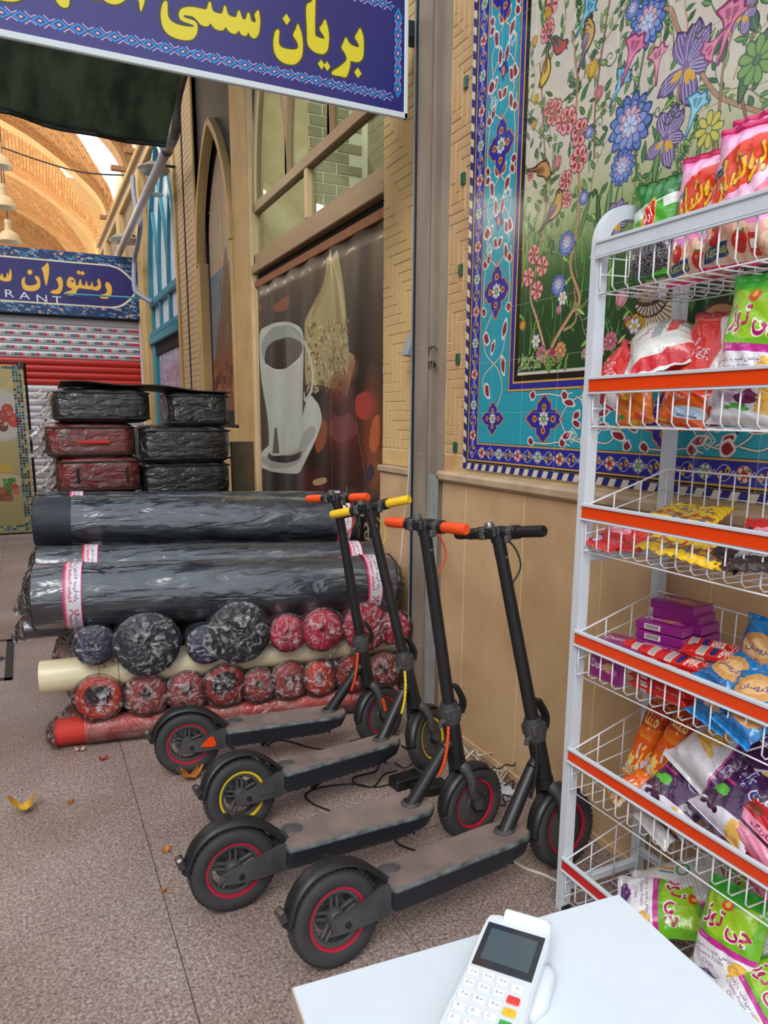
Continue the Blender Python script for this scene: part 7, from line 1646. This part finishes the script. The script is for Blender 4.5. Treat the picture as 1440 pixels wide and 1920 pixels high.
# basket 5
P_('long orange peanut pack standing, left one of the leaning pair', 'mina', 1213, 1390, 1.49, .075, .25, .04, (-.15, .22, .15), 50)
P_('long orange peanut pack standing, right one of the leaning pair', 'mina', 1262, 1400, 1.47, .085, .25, .04, (-.2, .28, .15), 51); P_('long orange peanut pack leaning at the back behind the pair', 'mina', 1250, 1365, 1.56, .075, .22, .04, (-.2, .1, .15), 52); P_('orange peanut pack lying low behind the front wires', 'mina', 1195, 1468, 1.42, .075, .17, .03, (-1.0, .5, .2), 53)
P_('purple snack bag with a bunch of grapes lying forward in the fifth basket', 'purple', 1283, 1478, 1.42, .18, .21, .06, (-.8, .35, .2), 54, fold=.2); P_('white and purple crisps bag lying across the fifth basket', 'whitepurple', 1352, 1418, 1.46, .2, .2, .08, (-.75, .5, .3), 55, fold=.2)
P_('purple snack bag at the back of the fifth basket', 'purple', 1310, 1400, 1.55, .17, .2, .06, (-.6, .1, .1), 56); P_('dark purple bag at the right edge of the fifth basket', 'purple', 1425, 1410, 1.50, .18, .2, .06, (-.6, -.2, .1), 57); P_('purple bag with grapes half under the pink biscuit packs', 'purple', 1395, 1500, 1.42, .18, .2, .06, (-.8, .3, .1), 58)
P_('white base of a bag poking through the wires of the fifth basket', 'back', 1250, 1535, 1.40, .13, .12, .03, (-.9, .4, .2), 59)
for k, (u, v) in enumerate(((1408, 1530), (1425, 1560), (1400, 1588), (1430, 1620))): P_(['pink and red biscuit pack, top one at the right of the fifth basket', 'pink and red biscuit pack, second at the right of the fifth basket', 'pink and red biscuit pack behind the wires, fifth basket', 'pink and red biscuit pack lowest at the right, fifth basket'][k], 'cookiepink', u, v, 1.38+.02*(k == 0), .15, .1, .035, (-.6, .35, .1), 60+k)
# basket 6
P_('green and white crisps bag lying on its side in the bottom basket', 'green', 1245, 1700, 1.46, .19, .25, .07, (-1.05, 1.1, .3), 70, fold=.2); P_('crisps bag showing its white back in the bottom basket', 'back', 1275, 1670, 1.52, .18, .24, .06, (-.8, .8, .2), 71, fold=.2)
P_('green crisps bag with pink letters standing at the front of the bottom basket', 'green', 1368, 1760, 1.385, .165, .24, .07, (-.35, -.05, .1), 72, fold=.1); P_('green crisps bag behind the standing one in the bottom basket', 'green', 1405, 1700, 1.50, .17, .22, .06, (-.5, .1, .1), 73); P_('white-backed crisps bag at the right edge of the bottom basket', 'back', 1432, 1745, 1.47, .16, .2, .06, (-.5, .1, .1), 74)
P_('green crisps bag lying lowest at the right edge, bottom basket', 'green', 1428, 1875, 1.36, .17, .2, .06, (-.9, .5, .1), 75)
# ================================================================ WHITE TABLE AND CARD READER
A = U(547, 1850, 2, .75); B = U(1160, 1675, 2, .75)
tx0, tx1 = A[0], B[0]+.003; ty1 = (A[1]+B[1])/2+.0; ty0 = ty1-.62
tw = mat('white_laminate', rgb(208, 217, 226), .22, noise=.03, nscale=30, coat=.3)
tab = thing('white_table', 'small white laminate table in the foreground carrying the card reader', 'table', ((tx0+tx1)/2, (ty0+ty1)/2, 0)); tab_rot = math.atan2(B[1]-A[1], B[0]-A[0])
tab.location = (A[0], A[1], 0); tab.rotation_euler = (0, 0, tab_rot); TWd = math.hypot(B[0]-A[0], B[1]-A[1])
obj('tabletop', MB().box(0, TWd, -.62, 0, .722, .75, .002), tw, tab, world=False)
obj('edge_band', MB().box(-.001, .0005, -.619, -.001, .723, .749), mat('edge_chipboard', rgb(176, 160, 140), .6), tab, world=False)
sp_ = mat('side_panel', rgb(186, 172, 152), .5, noise=.08, stretch=(1, 1, .2))
for x in (0, TWd-.018): obj('side_panel', MB().box(x+.002, x+.016, -.6, -.02, 0, .722, .002), sp_, tab, world=False)
obj('back_panel', MB().box(.018, TWd-.018, -.04, -.025, .1, .722, .002), tw, tab, world=False)
# card reader
c0_ = U(955, 1845, 2, .79); 
pa = U(910, 1735, 2, .8); pb = U(1040, 1755, 2, .8); rz = math.atan2(pb[1]-pa[1], pb[0]-pa[0])
pos = thing('card_reader', 'white card payment terminal with keypad and dark screen lying on the white table', 'card reader', tuple(U(975, 1740, 2, .775)), (0, 0, 0)); 
pt = U(975, 1735, 2, .785); pbm = U(900, 1920, 2, .785); ang = math.atan2(pbm[1]-pt[1], pbm[0]-pt[0])+math.pi/2
pos.rotation_euler = (Matrix.Rotation(ang, 3, 'Z') @ Matrix.Rotation(.09, 3, 'X')).to_euler(); pos.location = (pt[0], pt[1], .757)
pw = mat('terminal_white', rgb(206, 212, 218), .35); key = mat('key_white', rgb(224, 226, 228), .45)
PWd = .043
bodyo = sm([(-PWd, -.205), (-PWd*.98, -.1), (-PWd, -.02), (-PWd+.008, 0), (0, .002), (PWd-.008, 0), (PWd, -.02), (PWd*.98, -.1), (PWd, -.205), (0, -.21)], 4)
bd = obj('terminal_body', MB().prism(bodyo, .005, .032, 2).prism([(x*.96, y*.985-.001) for x, y in bodyo], .001, .036, 2), pw, pos, smooth=False, world=False)
obj('grip_side', MB().tube([(PWd+.001, -.03, .008), (PWd+.004, -.045, .008), (PWd+.004, -.09, .006), (PWd-.002, -.115, .006)], [.006, .012, .012, .006], 10), pw, pos, smooth=2, world=False)
obj('printer_cover', MB().tube([(-.022, .004, .03), (-.021, .004, .03), (.04, .004, .03), (.041, .004, .03)], [.006, .0115, .0115, .006], 14).box(-.02, .04, -.006, .006, .005, .03, .004), pw, pos, smooth=2, world=False)
paper = obj('receipt_roll', MB().tube([(-.02, .004, .0315), (.036, .004, .0315)], .0118, 14), mat('thermal_paper', rgb(226, 236, 240), .6), pos, smooth=True, world=False)
obj('screen_glass', MB().prism([(-PWd+.006, -.09), (PWd-.005, -.09), (PWd-.005, -.0165), (-PWd+.006, -.0165)], .0362, .0372, 2), mat('black_screen_glass', rgb(20, 26, 38), .08, coat=1), pos, smooth=False, world=False)
obj('display', MB().box(-PWd+.013, PWd-.012, -.079, -.026, .0372, .0376), mat('unlit_display', rgb(62, 76, 84), .12, coat=.8), pos, smooth=False, world=False)
keys = [['1', '2', '3', 'O'], ['4', '5', '6', 'X'], ['7', '8', '9', '<'], ['^', '0', '#', '=']]
for r in range(5):
    for c in range(4):
        if r == 4 and c < 4 and False: continue
        cx_ = -.031+c*.0185; cy_ = -.102-r*.0175-(.004 if c == 3 else 0)+.0035*(0 if c == 3 else -(.5-0))*0
        col = key
        if c == 3 and r == 1: col = mat('key_red', rgb(226, 52, 44), .4)
        if c == 3 and r == 2: col = mat('key_yellow', rgb(234, 180, 30), .4)
        if c == 3 and r == 3: col = mat('key_green', rgb(50, 160, 70), .4)
        k_ = obj('key', MB().box(cx_-.0075, cx_+.0075, cy_-.0052, cy_+.0052, .035, .0385, .0015), col, pos, smooth=False, world=False)
        s = [['1', '2', '3', 'o'], ['4', '5', '6', 'x'], ['7', '8', '9', '<'], ['↑', '0', '↓', 'o'], ['F', '*', '#', '']][r][c]
        if not s: continue
        cc = Canvas(60, 40, (226, 52, 44) if col.name == 'key_red' else (234, 180, 30) if col.name == 'key_yellow' else (50, 160, 70) if col.name == 'key_green' else (224, 226, 228)); cc.text(s, 20 if c < 3 else 30, 30, 30, (110, 112, 120)); 
        if c < 3 and r < 3: cc.rect(34, 18, 52, 26, (160, 162, 168))
        g = MB().add([(cx_-.0068, cy_-.0045, .0387), (cx_+.0068, cy_-.0045, .0387), (cx_+.0068, cy_+.0045, .0387), (cx_-.0068, cy_+.0045, .0387)], [(0, 1, 2, 3)], [(0, 0), (1, 0), (1, 1), (0, 1)]); obj('key_print', g, printed('key_%s%d%d' % ('p', r, c), cc, .5), k_, world=False)
# ================================================================ SOCKET, CABLES, CHARGERS, LEAVES
sk = Vector(U(778, 648, 0, RW-.03)); so = thing('wall_socket', 'grey hooded wall socket beside the steel channel post', 'socket', tuple(sk))
obj('back_plate', MB().box(RW-.03, RW-.006, sk.y-.055, sk.y-.03, sk.z-.06, sk.z+.06, .004).box(RW-.03, RW-.006, sk.y-.03, sk.y+.05, sk.z-.05, sk.z+.06, .004), mat('socket_white', rgb(196, 200, 206), .4), so)
obj('hood', MB().prism([(RW-.03, sk.z+.058), (RW-.045, sk.z+.055), (RW-.085, sk.z-.045), (RW-.03, sk.z-.05)], sk.y-.03, sk.y+.045, 1), mat('socket_grey', rgb(112, 120, 132), .4), so, smooth=False)
wc = mat('white_cable', rgb(206, 196, 176), .5); bc = mat('black_cable', rgb(18, 18, 19), .5)
def cable(pts, r, m, label, name='cable', zoff=None, grp=None):
    t = obj(name, MB().tube([tuple(p) for p in sm(pts, 6, False)], r, 6), m, None, smooth=2); tag(t, label, 'cable', grp); return t
G = lambda u, v, z=.004: tuple(U(u, v, 2, z))
Wp = lambda u, v, x=RW-.03: tuple(U(u, v, 0, x))
cable([Wp(778, 672, RW-.05), Wp(776, 700, RW-.045), Wp(772, 780), Wp(768, 850, RW-.05), Wp(765, 910, RW-.06), Wp(757, 980, RW-.06), Wp(752, 1040, RW-.08), Wp(744, 1100, RW-.08), Wp(740, 1140, RW-.1), Wp(742, 1180, RW-.1), Wp(730, 1210, RW-.14), Wp(705, 1250, RW-.2)], .0035, wc, 'thin white cable dropping from the hooded socket past the roll pile')
cable([G(500, 1397), G(518, 1388), G(540, 1389), G(585, 1402), G(625, 1405), G(655, 1398)], .0035, bc, 'black charger lead on the floor behind the yellow-ringed scooter')
cable([G(618, 1520), G(585, 1506), G(572, 1490), G(600, 1476), G(660, 1470), G(700, 1476), G(735, 1470)], .0035, bc, 'black lead looping on the floor under the yellow-grip scooter')
cable([G(712, 1428), G(705, 1445), G(690, 1450), G(662, 1458), G(668, 1470), G(700, 1475), G(720, 1452), G(745, 1445)], .0035, bc, 'black lead curled in a loop left of the charger bricks')
cable([G(730, 1555), G(745, 1580), G(770, 1592), G(800, 1600)], .0035, bc, 'short black lead between the two nearest scooters')
cable([G(740, 1430, .01), G(760, 1440, .02), G(775, 1425, .03), G(765, 1405, .02), G(752, 1398, .01), G(790, 1420, .02)], .003, bc, 'tangled black lead beside the front wheel of the yellow-ringed scooter')
cable([G(955, 1610), G(985, 1628), G(1020, 1640), G(1050, 1655), G(1085, 1668), G(1110, 1675)], .005, wc, 'white flat cable running on the floor to the foot of the rack')
brm = mat('charger_plastic', rgb(22, 22, 24), .45)
def brick_(u, v, w, d, h, rz, lab):
    c = U(u, v, 2, 0); t = thing('charger_brick', lab, 'charger', (c[0], c[1], 0), (0, 0, rz), 'charger bricks'); obj('casing', MB().box(-w/2, w/2, -d/2, d/2, 0.001, h, .005), brm, t, world=False); obj('indicator', MB().box(w*.3, w*.34, -d/2-.001, -d/2+.001, h*.5, h*.6), mat('green_led', rgb(60, 200, 90), .3), t, world=False)
brick_(762, 1472, .13, .07, .045, .1, 'black charger brick between the second and third scooters, left one'); brick_(805, 1486, .14, .07, .04, -.1, 'black charger brick nearer the neck of the third scooter')
brick_(675, 1397, .1, .04, .025, .1, 'slim black charger brick behind the yellow-grip scooter')
ps_ = thing('power_strip', 'white power strip half hidden among the cables by the wall', 'power strip', G(920, 1480, 0)); c = Vector(G(925, 1475, 0)); 
ps_.location = c; obj('strip_body', MB().box(-.03, .03, -.12, .12, 0, .035, .006), mat('socket_white', (1, 1, 1)), ps_, world=False)
for k in range(3): obj('outlet', MB().lathe([(.018, .036), (.018, .033), (.012, .031), (0, .031)], (0, -.07+k*.07, 0), 2, 16), mat('outlet_grey', rgb(150, 150, 150), .5), ps_, world=False)
rr = random.Random(33); labs = ['white cable arching highest in the tangle by the wall', 'white cable looping low in the tangle by the wall', 'white cable nearest the third scooter wheel in the tangle', 'white cable running along the wall foot into the tangle', 'white cable crossing toward the fourth scooter neck']
ctr = [(905, 1440), (935, 1450), (950, 1445), (890, 1420), (960, 1455)]
for k in range(5):
    u, v = ctr[k]; pts = [G(u-60+rr.uniform(-8, 8), v-10+rr.uniform(-5, 5), .01)]
    for q in range(6): pts.append(G(u-45+q*18+rr.uniform(-12, 12), v+rr.uniform(-14, 18), rr.uniform(.01, .09)))
    cable(pts, .004, wc, labs[k], grp='white cables tangled by the wall')
labs = ['black cable standing up in an arch over the white tangle', 'black cable winding through the white tangle', 'black cable lowest in the tangle between the last two scooters']
for k in range(3):
    u, v = [(945, 1430), (930, 1470), (940, 1500)][k]; pts = [G(u-40, v+25, .01)]
    for q in range(6): pts.append(G(u-30+q*14+rr.uniform(-10, 10), v+rr.uniform(-10, 14), rr.uniform(.01, .12 if k == 0 else .05)))
    cable(pts, .003, bc, labs[k], grp='black cables tangled by the wall')
cable([Wp(868, 1398, RW-.05), Wp(878, 1412, RW-.06), Wp(893, 1420, RW-.07), Wp(905, 1440, RW-.06)], .004, wc, 'white cable end hanging down the wall foot behind the third scooter')
yc = mat('coil_yellow', rgb(226, 196, 40), .5)
# fallen leaves
lf = mat('dry_leaf_orange', rgb(196, 120, 40), .7, col2=rgb(150, 84, 30), nscale=20); ly = mat('dry_leaf_yellow', rgb(214, 176, 46), .7, col2=rgb(176, 120, 40), nscale=20); rg = mat('red_scrap', rgb(150, 30, 24), .7)
def leafthing(u, v, s, m, lab, seed, curl=.5, lobes=5, name='fallen_leaf'):
    r = random.Random(seed); c = G(u, v, 0); t = MB(); n = 40
    def fn(a, b):
        th = b*2*math.pi; R_ = s*(.45+.55*abs(math.cos(th*lobes/2+r.random()*0+seed)))*a; x = R_*math.cos(th); y = R_*math.sin(th)*.75; z = .004+curl*(x*x+.5*y*y)/s*1.2+.006*a*math.sin(th*3+seed)+.003
        return (c[0]+x, c[1]+y, max(.001, z))
    t.grid(fn, 5, n); o = obj(name, t, m, None, smooth=2); o.modifiers.new('t', 'SOLIDIFY').thickness = .0008; tag(o, lab, 'leaf' if 'leaf' in name else 'scrap'); st = obj('leaf_stalk', MB().tube([(c[0], c[1], .005), (c[0]-s*.7, c[1]-s*.5, .012), (c[0]-s*1.1, c[1]-s*.6, .02)], .0012, 5), m, o) if name == 'fallen_leaf' else None
leafthing(357, 1460, .055, lf, 'crumpled orange-brown fallen leaf under the farthest scooter wheel', 1, .9)
leafthing(46, 1520, .055, ly, 'curled yellow fallen leaf on the open floor at the left', 2, 1.1, 3)
leafthing(133, 1507, .014, lf, 'tiny orange leaf scrap right of the yellow leaf', 3, .5, 3); leafthing(313, 1597, .02, lf, 'small orange leaf by the floor joint left of the third scooter', 4, .6, 3); leafthing(307, 1673, .01, lf, 'tiniest orange leaf speck on the floor joint', 5, .4, 3)
leafthing(194, 1425, .018, rg, 'small dark red cloth scrap on the floor below the roll pile', 6, .3, 2, 'cloth_scrap'); leafthing(150, 1408, .022, mat('pale_scrap', rgb(186, 150, 130), .8), 'pale paper scrap under the end of the lowest roll', 7, .4, 2, 'paper_scrap')
# taped frame on the floor at the left edge
bt = mat('black_floor_tape', rgb(34, 28, 30), .6); fm_ = MB()
q = [G(20, 1200, .0012), G(-60, 1204, .0012), G(-70, 1275, .0012), G(16, 1273, .0012)]
for i in range(4):
    a, b = Vector(q[i]), Vector(q[(i+1) % 4]); d = (b-a).normalized(); n_ = Vector((-d.y, d.x, 0))*.022
    fm_.add([tuple(a+n_-d*.02), tuple(b+n_+d*.02), tuple(b-n_+d*.02), tuple(a-n_-d*.02)], [(0, 1, 2, 3)])
c = G(-8, 1236, .0012); fm_.lathe([(0, .0014), (.05, .0014), (.05, .0)], (c[0], c[1], 0), 2, 20)
tag(obj('floor_sticker', fm_, bt), 'black taped rectangle with a round mark on the floor at the left edge', 'floor marking')
# opposite side of the lane, out of the picture but shading it
struct('wall_left', MB().box(-3.6, -3.3, -1.5, 12, 0, 4.4), mat('opposite_wall', rgb(150, 118, 84), .8, noise=.2, nscale=3))
struct('ceiling_light_block', MB().box(-3.4, RW, 4.2, 8.0, 5.3, 5.36), mat('dark_light_block', rgb(44, 40, 36), .8))  # unseen cover added to block the sky and darken reflections in the film
